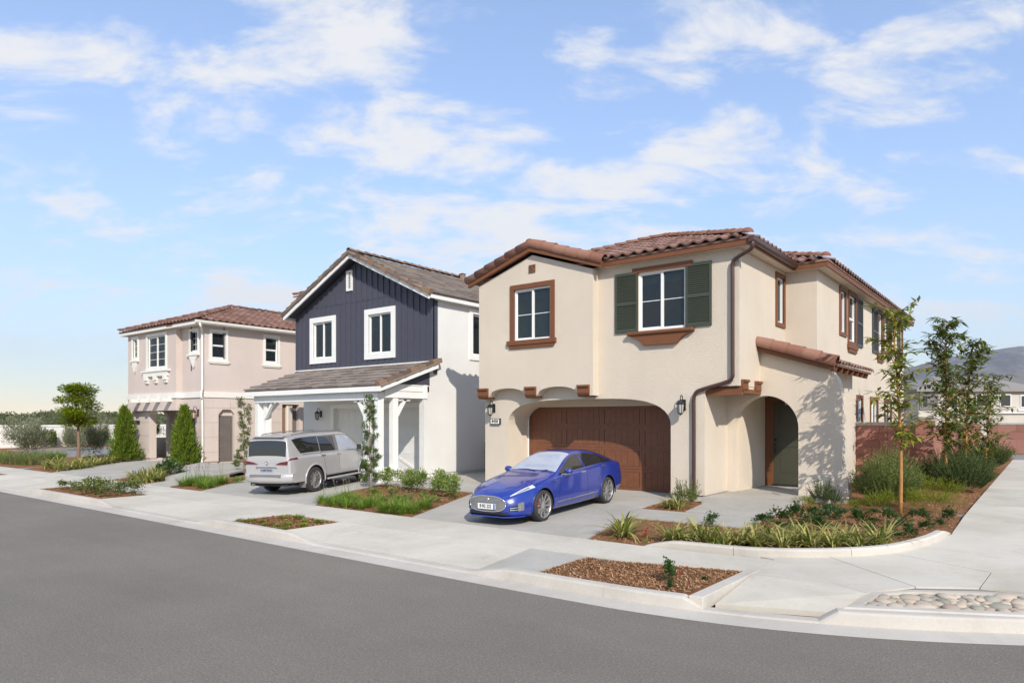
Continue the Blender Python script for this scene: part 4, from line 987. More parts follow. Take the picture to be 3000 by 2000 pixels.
# white rake boards, eave fascias and soffits
m = MB()
for sx in (-1, 1):
    e0 = Vector((xr + sx * 3.93, 15.52, ZEV - .045)); e1 = Vector((xr, 15.52, ZR - .05))
    m.add([e0, e1, e1 - Vector((0, 0, .15)), e0 - Vector((0, 0, .15)), e0 + Vector((0, .05, 0)), e1 + Vector((0, .05, 0)), e1 + Vector((0, .05, -.15)), e0 + Vector((0, .05, -.15))], [(0, 1, 2, 3), (7, 6, 5, 4), (3, 2, 6, 7), (0, 3, 7, 4)])
m.obj('rake_board', M_WHITE, B)
m = MB()
for sx in (-1, 1):
    e0 = Vector((xr + sx * 3.9, 15.56, ZEV - .06)); e1 = Vector((xr, 15.56, ZR - .065)); m.add([e0, e1, e1 + Vector((0, .5, 0)), e0 + Vector((0, .5, 0))], [(0, 1, 2, 3)])
m.obj('rake_soffit', M_SIDING, B)
MB().box(-15.41, 15.58, 5.98, -15.365, 30.3, 6.13).obj('fascia', M_WHITE, B); MB().box(-15.6, 15.95, 5.985, -15.41, 30.2, 6.02).obj('eave_soffit', M_WHITE, B)
MB().box(-23.335, 15.58, 5.98, -23.29, 30.3, 6.13).obj('fascia', M_WHITE, B)
# porch: shed roof on posts
z0p, z1p, y0p, y1p = 3.13, 3.97, 13.47, 15.92
m = MB(); xa, xb = -22.55, -15.34
m.add([(xa, y0p, z0p), (xb, y0p, z0p), (xb, y1p, z1p), (xa, y1p, z1p), (xa, y0p, z0p - .05), (xb, y0p, z0p - .05), (xb, y1p, z1p - .05), (xa, y1p, z1p - .05)], [(0, 1, 2, 3), (7, 6, 5, 4), (0, 4, 5, 1), (1, 5, 6, 2), (3, 7, 4, 0)])
pr = m.obj('porch_roof', M_TILE_B, B); pt = (z1p - z0p) / (y1p - y0p)
lay_tiles(pr, (xa, y0p - .03, z0p), (1, 0, 0), (0, 1, pt), [(0, 0), (7.05, 0), (7.05, 2.6), (0, 2.6)], .33, .37, MF_B, 300, .5, .006)
lay_caps(pr, (xb - .08, y0p - .03, z0p), (xb - .08, y1p + .08, z1p + .05), MR_B, .36, 'rake_tile', (0, 0, 1), .03, .012)
MB().box(BL + .05, 15.86, 3.985, BX - .02, BY - .002, 4.02).obj('flashing', M_WHITE, B)
MB().box(xa, 13.45, 2.955, xb - .01, 13.49, 3.10).obj('fascia', M_WHITE, B)
m = MB(); e0 = Vector((xb - .03, 13.49, 3.075)); e1 = Vector((xb - .03, 15.92, 3.91))
m.add([e0, e1, e1 - Vector((0, 0, .14)), e0 - Vector((0, 0, .12)), e0 + Vector((-.04, 0, 0)), e1 + Vector((-.04, 0, 0)), e1 + Vector((-.04, 0, -.14)), e0 + Vector((-.04, 0, -.12))], [(0, 1, 2, 3), (7, 6, 5, 4), (3, 2, 6, 7), (0, 3, 7, 4)]); m.obj('rake_board', M_WHITE, B)
MB().box(-22.2, 13.62, 2.72, -15.66, 13.88, 2.953).obj('beam', M_WHITE, B)
MB().box(-15.9, 13.88, 2.79, -15.62, 15.50, 3.0).box(-15.66, 13.9, 3.0, -15.60, 15.72, 3.20).box(-15.605, 14.1, 3.18, -15.585, 15.72, 3.21).obj('beam', M_WHITE, B)
MB().box(-15.88, 15.48, 2.79, -15.57, 15.62, 3.22).obj('trim', M_WHITE, B)
MB().panel(RT(-15.60), [(14.25, 3.215), (15.74, 3.215), (15.74, 3.74), (15.66, 3.72)], [], -.005, .05).obj('siding', M_SIDING, B)
for k in range(4): MB().boxm(RT(-15.60), 14.25 + k * .35, 15.74, 3.235 + k * .12, 3.245 + k * .12, -.012, -.005).obj('lap_board', M_SIDING, B)
MB().box(-22.2, 13.88, 2.80, -15.9, 16.3, 2.84).obj('porch_ceiling', M_WHITE, B)
def post(x, y, z0, z1, w=.2): return MB().box(x, y, z0, x + w, y + w, z1).obj('post', M_WHITE, B, False, .008)
MB().box(-16.36, 13.56, .1, -15.60, 14.50, .58).obj('pedestal', M_WHITE_ST, B); MB().box(-16.40, 13.52, .58, -15.56, 14.54, .64).obj('pedestal_cap', M_WHITE, B)
post(-16.30, 13.62, .64, 2.72); post(-15.84, 13.66, .64, 2.72); post(-15.84, 14.24, .64, 2.79)
def brace(p0, p1): MB().bar(p0, p1, .09, .10, (0, 1, 0) if p0[1] == p1[1] else (1, 0, 0)).obj('brace', M_WHITE, B)
brace((-16.30, 13.72, 2.22), (-16.62, 13.72, 2.70)); brace((-15.74, 14.44, 2.22), (-15.74, 14.80, 2.76))
MB().box(-16.8, 13.67, 2.655, -16.3, 13.77, 2.72).obj('bracket', M_WHITE, B); MB().box(-15.79, 14.44, 2.70, -15.69, 14.98, 2.78).obj('bracket', M_WHITE, B)
MB().box(-22.3, 13.60, .1, -21.55, 14.1, .58).obj('pedestal', M_WHITE_ST, B); MB().box(-22.34, 13.56, .58, -21.51, 14.14, .64).obj('pedestal_cap', M_WHITE, B)
post(-22.2, 13.65, .64, 2.72, .22); post(-21.82, 13.75, .64, 2.72); brace((-21.60, 13.72, 2.20), (-21.2, 13.72, 2.70)); brace((-22.0, 13.9, 2.15), (-22.0, 14.45, 2.72))
# ================================================================== PINK HOUSE
C = thing('pink_house', 'pink-beige stucco house with white window trim, scored ground floor and red-brown hip roof', 'house', (-30.5, 15, .2))
CX, CL, CY = -27.4, -33.7, 14.5
CW = [(14.88, 15.49, 4.68, 5.78), (17.36, 17.98, 4.68, 5.80)]
door = [(15.18, .38), (15.18, 2.36), (15.36, 2.56), (15.72, 2.56), (15.90, 2.36), (15.90, .38)]
sidep = [(CY + .301, .38)] + door + [(18.22, .38), (18.22, 2.83), (19.10, 2.83), (19.10, .38), (24, .38), (24, 6.02), (CY + .201, 6.02), (CY + .201, 3.05), (CY + .301, 3.05)]
MB().panel(RT(CX), sidep, [rect(*q) for q in CW], 0, .22).obj('wall', M_PINK, C)
MB().box(CX - .24, 15.1, .3, CX - .20, 16.0, 2.6).obj('side_door_recess', M_PINK, C)
garage_door(C, RT(CX - .16), 15.19, 15.89, .38, 2.30, M_DOOR_GR, 4, 1, 5); C.children[-1].name = 'side_door'
MB().boxm(RT(CX - .16), 15.19, 15.89, 2.30, 2.55, .0, .05).obj('door_header', M_PINK, C)
MB().boxm(RT(CX - .18), 18.22, 18.50, .38, 2.82, 0, .05).obj('entry_door', plain('tan_brown_door', (.235, .135, .075), .5, .06), C)
MB().boxm(RT(CX - .18), 18.50, 18.60, .38, 2.83, -.1, .05).obj('door_jamb', M_OFFWHITE, C); MB().boxm(RT(CX - .18), 18.62, 18.80, .38, 2.83, -.1, .05).obj('post', M_PINK, C); MB().boxm(RT(CX - .18), 18.82, 19.10, .38, 2.83, .02, .05).obj('garage_panel', M_DOOR_GR, C)
for (a, b, c, d) in CW:
    w = window(C, RT(CX), a, b, c, d, 'hung', 0, 0, 0); trim_ring(w, RT(CX), a, b, c, d, .105, M_OFFWHITE, .04)
    MB().boxm(RT(CX), a - .16, b + .16, c - .17, c - .106, -.07, 0).boxm(RT(CX), a - .12, b + .12, c - .22, c - .17, -.05, 0).obj('sill', M_OFFWHITE, w)
YL = 14.25
up = [(-29.15, 3.05), (CX - .0, 3.05), (CX, 6.02), (-29.15, 6.02)]
MB().panel(FR(CY), up, [rect(-28.40, -27.80, 4.98, 5.82)], .002, .2).obj('wall', M_PINK, C)
w = window(C, FR(CY), -28.40, -27.80, 4.98, 5.82, 'fixed', 2, 1, 0); trim_ring(w, FR(CY), -28.40, -27.80, 4.98, 5.82, .10, M_OFFWHITE, .04)
left = [(CL, 2.53), (-29.15, 2.53), (-29.15, 6.02), (CL, 6.02)]
FW = [(-33.17, -32.72, 4.95, 5.80), (-31.72, -30.05, 4.42, 5.80)]
MB().panel(FR(YL), left, [rect(*q) for q in FW], 0, .26).obj('bay_wall', M_PINK, C)
for i, (a, b, c, d) in enumerate(FW):
    w = window(C, FR(YL), a, b, c, d, 'slider' if i else 'fixed', 3 if i else 2, 0 if i else 1, 0); trim_ring(w, FR(YL), a, b, c, d, .12, M_OFFWHITE, .04)
def bracket_sill(y, a, b, z, ht):
    c = (a + b) / 2; MB().boxm(FR(y), a - .12, b + .12, z - .07, z, -.10, 0).obj('sill', M_OFFWHITE, C)
    MB().panel(FR(y), [(a - .02, z - .07), (b + .02, z - .07), (c + .18, z - .28), (c + .06, z - ht), (c - .06, z - ht), (c - .18, z - .28)][::-1], [], -.07, 0).obj('sill_bracket', M_OFFWHITE, C)
    MB().lathe((c, y - .035, z - ht - .02), [(.01, -.05), (.035, -.02), (.035, .02), (.01, .04)], 8).obj('bracket_drop', M_OFFWHITE, C)
bracket_sill(CY, -28.45, -27.75, 4.87, .52); bracket_sill(YL, -33.2, -32.7, 4.84, .52)
MB().boxm(FR(YL), -32.15, -29.62, 4.23, 4.30, -.14, 0).boxm(FR(YL), -32.0, -29.75, 4.03, 4.23, -.10, 0).obj('sill', M_OFFWHITE, C)
for x in (-31.85, -31.0, -30.1): MB().boxm(FR(YL), x, x + .28, 3.86, 4.03, -.13, 0).boxm(FR(YL), x + .03, x + .25, 3.74, 3.86, -.08, 0).obj('sill_corbel', M_OFFWHITE, C)
# belt course and beam ends
MB().boxm(FR(YL), CL - .05, -29.151, 3.05, 3.29, -.05, .0).boxm(FR(CY), -29.10, CX + .05, 3.05, 3.29, -.05, .0).boxm(RT(CX), CY - .05, 24, 3.051, 3.291, -.05, 0).boxm(RT(-29.15), YL - .049, CY - .052, 3.052, 3.288, -.05, -.001).obj('belt_course', M_OFFWHITE, C)
for x in (-32.6, -31.7, -30.75, -29.7): MB().box(x, YL - .42, 2.90, x + .22, YL, 3.045).obj('beam_end', M_OFFWHITE, C)
# ground floor: piers, porch, scored blocks
MB().panel(FR(CY), [(CL, .38), (-32.1, .38), (-32.1, 2.35), (-31.85, 2.55), (-28.25, 2.55), (-28.02, 2.35), (-28.02, .38), (CX, .38), (CX, 3.05), (CL, 3.05)], [], .003, .3).obj('wall', M_PINK, C)
MB().panel(LT(CL), [(CY + .3, .38), (15.22, .38), (15.22, 2.3), (15.36, 2.5), (15.85, 2.5), (15.99, 2.3), (15.99, .38), (24, .38), (24, 6.02), (CY, 6.02), (CY, 3.05), (CY + .3, 3.05)], [], 0, .35).obj('wall', M_PINK, C)
MB().panel(FR(16.45), rect(CL + .35, CX - .3, .3, 3.0), [], 0, .2).obj('porch_back_wall', M_PINK, C)
MB().panel(BK(24), rect(CL + .35, CX - .22, .3, 6.0), [], 0, .2).obj('wall', M_PINK, C)
MB().boxm(FR(16.45), -32.9, -31.6, .33, 2.45, -.04, .0).obj('porch_door', M_DOOR_GR, C)
MB().box(CL + .05, CY + .05, .05, -32.14, CY + .6, .378).box(CX - .66, CY + .03, .05, CX - .03, 15.14, .378).box(CX - .25, 15.94, .05, CX - .03, 18.2, .378).obj('foundation', M_PINK, C)
zrow = [.40, .78, 1.40, 2.01, 2.62, 3.04]
for r in range(5):
    y = CY + (.0 if r % 2 else -.35); 
    while y < 18.2:
        y0 = max(y, CY); y1 = min(y + .78, 18.2); y += .78
        segs = [(y0, y1)]
        if r < 4:
            segs = []
            if y0 < 15.16: segs.append((y0, min(y1, 15.16)))
            if y1 > 15.92: segs.append((max(y0, 15.92), y1))
            if r == 3: segs = [(q0, min(q1, 15.16) if q0 < 15.16 else q1) for q0, q1 in segs]
        for q0, q1 in segs:
            if q1 - q0 > .08: MB().boxm(RT(CX), q0 + .005, q1 - .005, zrow[r] + .006, zrow[r + 1] - .006, -.012, .0).obj('wall_block', M_PINK, C)
    for q0, q1 in ((CL, -32.9), (-32.9, -32.12), (-28.0, CX)):
        if r < 4: MB().boxm(FR(CY), q0 + .005, q1 - .005, zrow[r] + .006, (zrow[r + 1] if r < 3 else 2.5) - .006, -.012, .0).obj('wall_block', M_PINK, C)
# roof
ZC = 6.18; hm = hip_mesh(-34.1, -27.02, 14.0, 24.4, ZC, .35); rc = hm.obj('roof', M_TILE_C, C); MS_C = variant(ME_S, M_TILE_C); MC_C = variant(ME_BAR, M_TILE_C); hw = 3.54
lay_tiles(rc, (-34.1, 13.96, ZC), (1, 0, 0), (0, 1, .35), [(.05, 0), (7.03, 0), (hw, hw * sl if False else hw * 1.0595 - .05)], .295, .37, MS_C, 150)
lay_tiles(rc, (-26.98, 14.0, ZC), (0, 1, 0), (-1, 0, .35), [(.05, 0), (10.35, 0), (10.4 - hw, hw * 1.0595), (hw, hw * 1.0595 - .05)], .295, .37, MS_C, 150)
zc = ZC + .03 + hw * .35
lay_caps(rc, (-27.10, 14.08, ZC + .05), (-30.56, 17.54, zc), MC_C); lay_end(rc, (-27.10, 14.08, ZC + .05), (-30.56, 17.54, zc), variant(ME_DOME, M_TILE_C)); lay_caps(rc, (-34.1, 14.0, ZC + .03), (-30.56, 17.54, zc), MC_C); lay_caps(rc, (-30.56, 17.54, zc), (-30.56, 20.8, zc), MC_C)
MB().box(-34.06, 14.03, 6.0, -27.06, 14.07, 6.14).box(-34.06, 14.07, 6.0, -34.02, 24.3, 6.139).obj('fascia', M_OFFWHITE, C); MB().box(-34.02, 14.07, 6.02, -27.3, 14.5, 6.05).box(-27.42, 14.1, 6.021, -27.1, 24.2, 6.051).obj('eave_soffit', M_OFFWHITE, C)
m = MB(); n = len(gp); vs = [(-27.05 + a, 13.98, 6.03 + b) for a, b in gp] + [(-27.05 + a, 24.3, 6.03 + b) for a, b in gp]
m.add(vs, [(i, (i + 1) % n, n + (i + 1) % n, n + i) for i in range(n)] + [(0, 1, 2, 3, 4, 5)]); o = m.obj('gutter', M_OFFWHITE, C); recalc(o.data)
MB().tube(smooth_path([(-27.0, 14.15, 6.02), (-27.0, 14.2, 5.9), (-27.3, 14.42, 5.72), (-27.33, 14.44, 5.5), (-27.33, 14.44, 3.4), (-27.28, 14.38, 3.3), (-27.28, 14.38, 3.0), (-27.33, 14.44, 2.85), (-27.33, 14.44, .6), (-27.28, 14.30, .30)], 4), .045, 10).obj('downspout', M_OFFWHITE, C, True)
MB().box(-29.5, 14.0, 6.08, -29.0, 14.05, 6.3).obj('roof_collector', M_CAP_A, C)
# rear upper storey of the pink house seen over the neighbour's rake
MB().box(-28.1, 19.9, 5.9, -24.2, 23.9, 7.85).obj('upper_storey', M_OFFWHITE, C); hm = hip_mesh(-28.45, -24.0, 19.5, 24.3, 8.02, .33); ru = hm.obj('upper_roof', M_TILE_C, C)
MB().box(-28.42, 19.52, 7.85, -24.02, 19.56, 7.99).box(-28.42, 19.56, 7.851, -28.38, 24.2, 7.989).obj('fascia', M_OFFWHITE, C)
lay_tiles(ru, (-28.45, 19.46, 8.02), (1, 0, 0), (0, 1, .33), [(.05, 0), (4.4, 0), (2.2, 2.3)], .295, .37, MS_C, 40); lay_caps(ru, (-28.45, 19.5, 8.05), (-26.22, 21.7, 8.78), MC_C)
M_BRONZE = plain('bronze_metal', (.075, .042, .03), .5, .15); M_AMBER = plain('amber_lamp_glass', (.62, .45, .30), .2, .05)
lantern(C, FR(YL), -33.5, 2.36, .5, M_BRONZE, M_AMBER); lantern(C, FR(CY), -27.75, 2.42, .5, M_BRONZE, M_AMBER)
MB().boxm(FR(CY), -33.55, -33.05, 1.93, 2.10, -.05, .0).obj('house_number', M_BLACK, C)
# ================================================================== WALLS AND FENCES
def block_mat():
    s = NT('split_face_block'); oi = s.n('ShaderNodeObjectInfo')
    f = s.ramp(oi.outputs['Random'], [(0, (.33, .155, .118)), (.5, (.385, .19, .145)), (1, (.44, .22, .175))])
    f = s.mixc(.6, f, s.ramp(s.noise(30, 6, .7), [(.3, (.72, .7, .7)), (.7, (1.15, 1.12, 1.1))]), 'MULTIPLY'); s.base(f); s.set(Roughness=.95, Specular_IOR_Level=.1)
    s.bump(s.noise(26, 7, .75), 1.0, .04); return s.m
M_BLOCK = block_mat(); M_CAPST = concrete('wall_cap', (.46, .43, .36))
def block_wall(label, mpf, a0, a1, zb, zt, loc, bw=.42, bh=.205):
    W = thing('block_wall', label, 'wall', loc)
    MB().boxm(mpf, a0, a1, zb, zt, .02, .2).obj('core', M_BLOCK, W)
    rows = int(round((zt - zb) / bh)); hh = (zt - zb) / rows
    cache = {}
    for r in range(rows):
        a = a0 - (bw / 2 if r % 2 else 0)
        while a < a1:
            p0 = max(a, a0); p1 = min(a + bw, a1); a += bw
            if p1 - p0 < .04: continue
            MB().boxm(mpf, p0 + .004, p1 - .004, zb + r * hh + .004, zb + (r + 1) * hh - .004, rnd.uniform(-.008, .006), .03).obj('block', M_BLOCK, W)
    a = a0
    while a < a1 - .01:
        p1 = min(a + .42, a1); MB().boxm(mpf, a + .003, p1 - .003, zt, zt + .1, -.025, .225).obj('cap_block', M_CAPST, W); a = p1
    return W
block_wall('rough red-brown block wall joined to the cream house, with pale cap', FR(22.6), X2 + .01, -2.95, .25, 1.95, (-3.6, 22.6, .25))
pl = thing('wall_pier', 'square red-brown block pier at the turn of the garden wall', 'pier', (-2.75, 22.7, .25))
for r in range(9): MB().box(-2.96, 22.5, .25 + r * .205 + .004, -2.52, 22.92, .25 + (r + 1) * .205 - .004).obj('block', M_BLOCK, pl)
MB().box(-2.99, 22.47, 2.10, -2.49, 22.95, 2.20).obj('cap', M_CAPST, pl)
block_wall('long pinkish block wall running back along the side path', RT(-2.62), 22.92, 41.5, .25, 1.93, (-2.62, 32, .25), .84, .42)
block_wall('far pinkish block wall closing the side path at the right edge', FR(47), -2.6, 14, .25, 1.86, (5, 47, .25), .84, .42)
F = thing('white_fence', 'long white panel fence across the far left end of the street', 'fence', (-54, 30, .2))
y = 9.0; k = 0
while y < 62:
    MB().box(-54.07, y - .07, .15, -53.92, y + .07, 1.86).obj('fence_post', M_OFFWHITE, F)
    MB().box(-54.02, y + .08, .25, -53.98, y + 2.36, 1.80).obj('fence_panel', M_OFFWHITE, F); MB().box(-54.04, y + .08, 1.66, -53.95, y + 2.36, 1.80).obj('fence_rail', M_OFFWHITE, F)
    y += 2.44
# ================================================================== CARS
def pchip(pts):
    pts = sorted(pts); X = [p[0] for p in pts]; Y = [p[1] for p in pts]; n = len(X)
    h = [X[i + 1] - X[i] for i in range(n - 1)]; d = [(Y[i + 1] - Y[i]) / h[i] for i in range(n - 1)]; t = [0] * n
    t[0] = d[0]; t[-1] = d[-1]
    for i in range(1, n - 1):
        if d[i - 1] * d[i] > 0:
            w1 = 2 * h[i] + h[i - 1]; w2 = h[i] + 2 * h[i - 1]; t[i] = (w1 + w2) / (w1 / d[i - 1] + w2 / d[i])
    def f(x):
        if x <= X[0]: return Y[0]
        if x >= X[-1]: return Y[-1]
        i = max(k for k in range(n - 1) if X[k] <= x); s = (x - X[i]) / h[i]
        return (Y[i] * (1 + 2 * s) * (1 - s) ** 2 + h[i] * t[i] * s * (1 - s) ** 2 + Y[i + 1] * s * s * (3 - 2 * s) + h[i] * t[i + 1] * s * s * (s - 1))
    return f
def car_paint(name, col, flake, rough=.35, metal=.0, coat=.6):
    s = NT(name); c = Vector(col)
    f = s.ramp(s.noise(260, 2, .6), [(.3, c * (1 - flake)), (.7, c * (1 + flake))]); s.base(f)
    s.set(Roughness=rough, Metallic=metal, Coat_Weight=coat, Coat_Roughness=.06); return s.m
M_BLUE = car_paint('blue_car_paint', (.007, .028, .25), .25, .3, .0, 1.0); M_SILVER = car_paint('silver_car_paint', (.50, .49, .485), .12, .32, .35, .9)
M_CARGL = plain('car_glass', (.018, .018, .018), .04, .05, spec=.9); M_SHIELD = plain('painted_sky_glass', (.36, .40, .48), .07, .06, 2.5, spec=.9)  # pale base colour stands in for sky reflected in the windscreens
M_CHROME = plain('chrome', (.72, .72, .72), .16, .03, metallic=1.0); M_RIM = plain('silver_rim', (.58, .57, .56), .3, .04, metallic=.75)
M_TYRE = plain('rubber', (.032, .031, .031), .8, .15, 10, .2, 60); M_UNDER = plain('black_plastic', (.012, .012, .012), .7, .1)
M_GREYPL = plain('grey_plastic', (.17, .165, .16), .5, .08); M_TAIL = plain('red_tail_lamp', (.13, .020, .024), .12, .35, 22, spec=.8); M_LAMPC = plain('clear_lamp', (.52, .54, .56), .1, .12, 14, spec=.9)
M_CALIPER = plain('red_caliper', (.30, .02, .02), .4, .05); M_PLATEW = plain('plate_white', (.78, .79, .80), .4, .02); M_PLATED = plain('plate_grey', (.30, .33, .42), .4, .05); M_SEAT = plain('tan_seat', (.33, .25, .17), .7, .1)
class Car:
    def __init__(s, curves, wheels, wr, arch):
        s.c = {k: pchip(v) for k, v in curves.items()}; s.wheels = wheels; s.wr = wr; s.arch = arch
    def ring(s, x):
        c = s.c; zs, zb, zc, wb, wm, ws, wrf, zre = (c[k](x) for k in ('zs', 'zb', 'zc', 'wb', 'wm', 'ws', 'wr', 'zr'))
        zm = min(.62, lerp(zs, zb, .55)); p = [(0, zs), (ws * .55, zs), (ws * .9, zs), (ws, zs + .03), (lerp(ws, wm, .75), lerp(zs, zm, .38)), (wm, lerp(zs, zm, .85)), (lerp(wm, wb, .25), lerp(zm, zb, .35)), (lerp(wm, wb, .75), lerp(zm, zb, .80)), (wb - .008, zb - .01), (wb - .045, zb + .008)]
        q0 = Vector((wb - .055, zb + .02)); q1 = Vector((wrf, zre))
        bul = .018 * min(1, (q1 - q0).length / .4)
        for t in (.12, .4, .7, .93):
            q = q0.lerp(q1, t); p.append((q.x + bul * 4 * t * (1 - t), q.y + bul * 2 * t * (1 - t)))
        p += [(wrf * .93, zre + (zc - zre) * .38), (wrf * .62, zre + (zc - zre) * .83), (wrf * .3, zre + (zc - zre) * .97), (0, zc)]
        return p
    def S(s, x, t):
        p = s.ring(x); i = min(int(t), len(p) - 2); f = t - i
        a = Vector(p[max(i - 1, 0)]); b = Vector(p[i]); c = Vector(p[i + 1]); d = Vector(p[min(i + 2, len(p) - 1)])
        q = .5 * (2 * b + (c - a) * f + (2 * a - 5 * b + 4 * c - d) * f * f + (3 * b - a - 3 * c + d) * f ** 3)
        return Vector((x, q.x, q.y))
    def body(s, name, mat, parent, xs, sub=3):
        nr = len(s.ring(0)); ts = [k / sub for k in range((nr - 1) * sub + 1)]; rows = []
        for x in xs: rows.append([s.S(x, t) for t in ts])
        verts = []; idx = {}
        nT = len(ts)
        def vid(i, k, side):
            key = (i, k, side if 0 < k < nT - 1 else 1)
            if key not in idx:
                v = rows[i][k].copy(); v.y *= key[2]
                if k == 0 or k == nT - 1: v.y = 0
                idx[key] = len(verts); verts.append(v)
            return idx[key]
        inside_ = lambda v: any((v.x - wx) ** 2 + (v.z - s.wr) ** 2 < s.arch ** 2 for wx in s.wheels) and abs(v.y) > .42
        faces = []; 
        for side in (1, -1):
            for i in range(len(xs) - 1):
                for k in range(nT - 1):
                    f = [vid(i, k, side), vid(i + 1, k, side), vid(i + 1, k + 1, side), vid(i, k + 1, side)]
                    ins = [inside_(verts[j]) for j in f]
                    if all(ins): continue
                    faces.append(f if side < 0 else f[::-1])
        for j, v in enumerate(verts):
            if inside_(v):
                wx = min(s.wheels, key=lambda w: abs(v.x - w)); d = Vector((v.x - wx, 0, v.z - s.wr))
                if d.length > s.arch * .45: d = d.normalized() * s.arch; v.x = wx + d.x; v.z = s.wr + d.z
        for i in (0, len(xs) - 1):
            loop = [vid(i, k, 1) for k in range(nT)] + [vid(i, k, -1) for k in range(nT - 2, 0, -1)]
            faces.append(loop if i else loop[::-1])
        me = bpy.data.meshes.new(name); me.from_pydata([tuple(v) for v in verts], [], faces); recalc(me)
        me.polygons.foreach_set('use_smooth', [len(p.vertices) == 4 for p in me.polygons])
        return link(name, me, mat, parent)
    def patch(s, name, mat, parent, xa, xb, ta, tb, side=1, nx=14, nt=8, off=.006, shape=None, both=False):
        """piece of skin lying on the body between stations and ring parameters; shape(u, v) -> (x, t)"""
        vs = []; fs = []
        for i in range(nx + 1):
            for k in range(nt + 1):
                u, v = i / nx, k / nt
                x, t = shape(u, v) if shape else (lerp(xa, xb, u), lerp(ta, tb, v))
                p = s.S(x, t); e = .01
                du = s.S(x + e, t) - s.S(x - e, t); dv = s.S(x, min(t + e, 17)) - s.S(x, min(t, 17) - e)
                n = du.cross(dv)
                if n.length < 1e-9: n = Vector((0, 1, 0))
                n.normalize()
                if n.dot(Vector((0, p.y, p.z - .75))) < 0: n = -n
                p = p + n * off; vs.append((p.x, p.y * side, p.z))
        w = nt + 1
        for i in range(nx):
            for k in range(nt): fs.append((i * w + k, (i + 1) * w + k, (i + 1) * w + k + 1, i * w + k + 1))
        if both:
            b = len(vs); vs += [(x, -y, z) for x, y, z in vs]; fs += [tuple(b + q for q in f[::-1]) for f in fs]
        m = MB(); m.add(vs, fs); o = m.obj(name, mat, parent, True); return o
    def line(s, name, mat, parent, pts, r=.004, side=1, off=.001):
        path = []
        for x, t in pts:
            p = s.S(x, t); path.append((p.x, (p.y + off) * side, p.z))
        return MB().tube(path, r, 5).obj(name, mat, parent)
def wheel(parent, x, y, r, width, side, spokes, style, rimmat, caliper=None):
    w = thing_part('wheel', parent)
    ax = (0, side, 0); yc = y
    m = MB(); hw = width / 2
    ri = .78 if style == 'thin' else .68
    prof = [(r * ri, -hw), (r * .93, -hw), (r * .98, -hw * .82), (r, -hw * .45), (r, hw * .45), (r * .98, hw * .82), (r * .93, hw), (r * ri, hw * .98)]
    t = MB().lathe((x, yc, r), prof, 32, ax, 0, False).obj('tyre', M_TYRE, parent, True); t.parent = w
    rr = r * .80 if style == 'thin' else r * .69
    m = MB(); n = 36; vs = []; fs = []
    c = Vector((x, yc, r)); A_ = Vector(ax)
    def P(a, rad, d): return c + Vector((math.cos(a), 0, math.sin(a))) * rad + A_ * d
    rings = [(rr * 1.04, hw * .92), (rr, hw * .96), (rr * .95, hw * .80), (rr * .93, -hw * .3)]
    for rad, d in rings:
        for k in range(n): vs.append(P(2 * math.pi * k / n, rad, d))
    for i in range(len(rings) - 1):
        for k in range(n): fs.append((i * n + k, i * n + (k + 1) % n, (i + 1) * n + (k + 1) % n, (i + 1) * n + k))
    m.add(vs, fs)
    for k in range(spokes):
        a = 2 * math.pi * (k + .15) / spokes
        for off, wd in (((-.11, .045), (.11, .045)) if style == 'twin' else ((0, .085),)):
            q = [P(a + off * .9, rr * .16, hw * .62), P(a + off + wd * .8, rr * .18, hw * .62), P(a + off + wd * .62, rr * .97, hw * .86), P(a + off - wd * .62, rr * .97, hw * .86)]
            q2 = [p - A_ * .03 for p in q]; q[0] = P(a + off - wd * .8, rr * .18, hw * .62); q2[0] = q[0] - A_ * .03
            m.add(q + q2, [(0, 1, 2, 3), (0, 4, 5, 1), (1, 5, 6, 2), (2, 6, 7, 3), (3, 7, 4, 0)])
    m.lathe(c + A_ * hw * .5, [(rr * .24, 0), (rr * .24, hw * .14), (rr * .12, hw * .2), (.002, hw * .2)], 14, ax)
    o = m.obj('rim', rimmat, parent); o.parent = w
    m = MB(); m.lathe(c - A_ * .01, [(rr * .72, 0), (rr * .72, .012), (rr * .3, .014)], 24, ax); o = m.obj('brake_disc', M_GREYPL, parent); o.parent = w
    m = MB(); m.lathe(c - A_ * hw * .5, [(rr * .92, 0), (rr * .92, .01)], 24, ax); o = m.obj('wheel_back', M_UNDER, parent); o.parent = w
    if caliper:
        m = MB(); a0 = caliper; vs = []
        for d in (.0, .05):
            for k in range(7):
                a = a0 - .5 + k / 6; vs += [P(a, rr * .55, d), P(a, rr * .86, d)]
        fs = []
        for k in range(6): i = 14 + 2 * k; fs += [(i, i + 1, i + 3, i + 2), (2 * k + 1, 2 * k + 3, i + 3, i + 1)]
        m.add(vs, fs); o = m.obj('brake_caliper', M_CALIPER, parent); o.parent = w
    return w
def thing_part(name, parent):
    o = bpy.data.objects.new(name, None); COL.objects.link(o); o.empty_display_size = .1; o.parent = parent; return o
def xs_for(x0, x1, dense, n=64):
    o = [lerp(x0, x1, i / n) for i in range(n + 1)]
    for d in dense: o.append(d)
    o = sorted(set(round(v, 4) for v in o)); return o
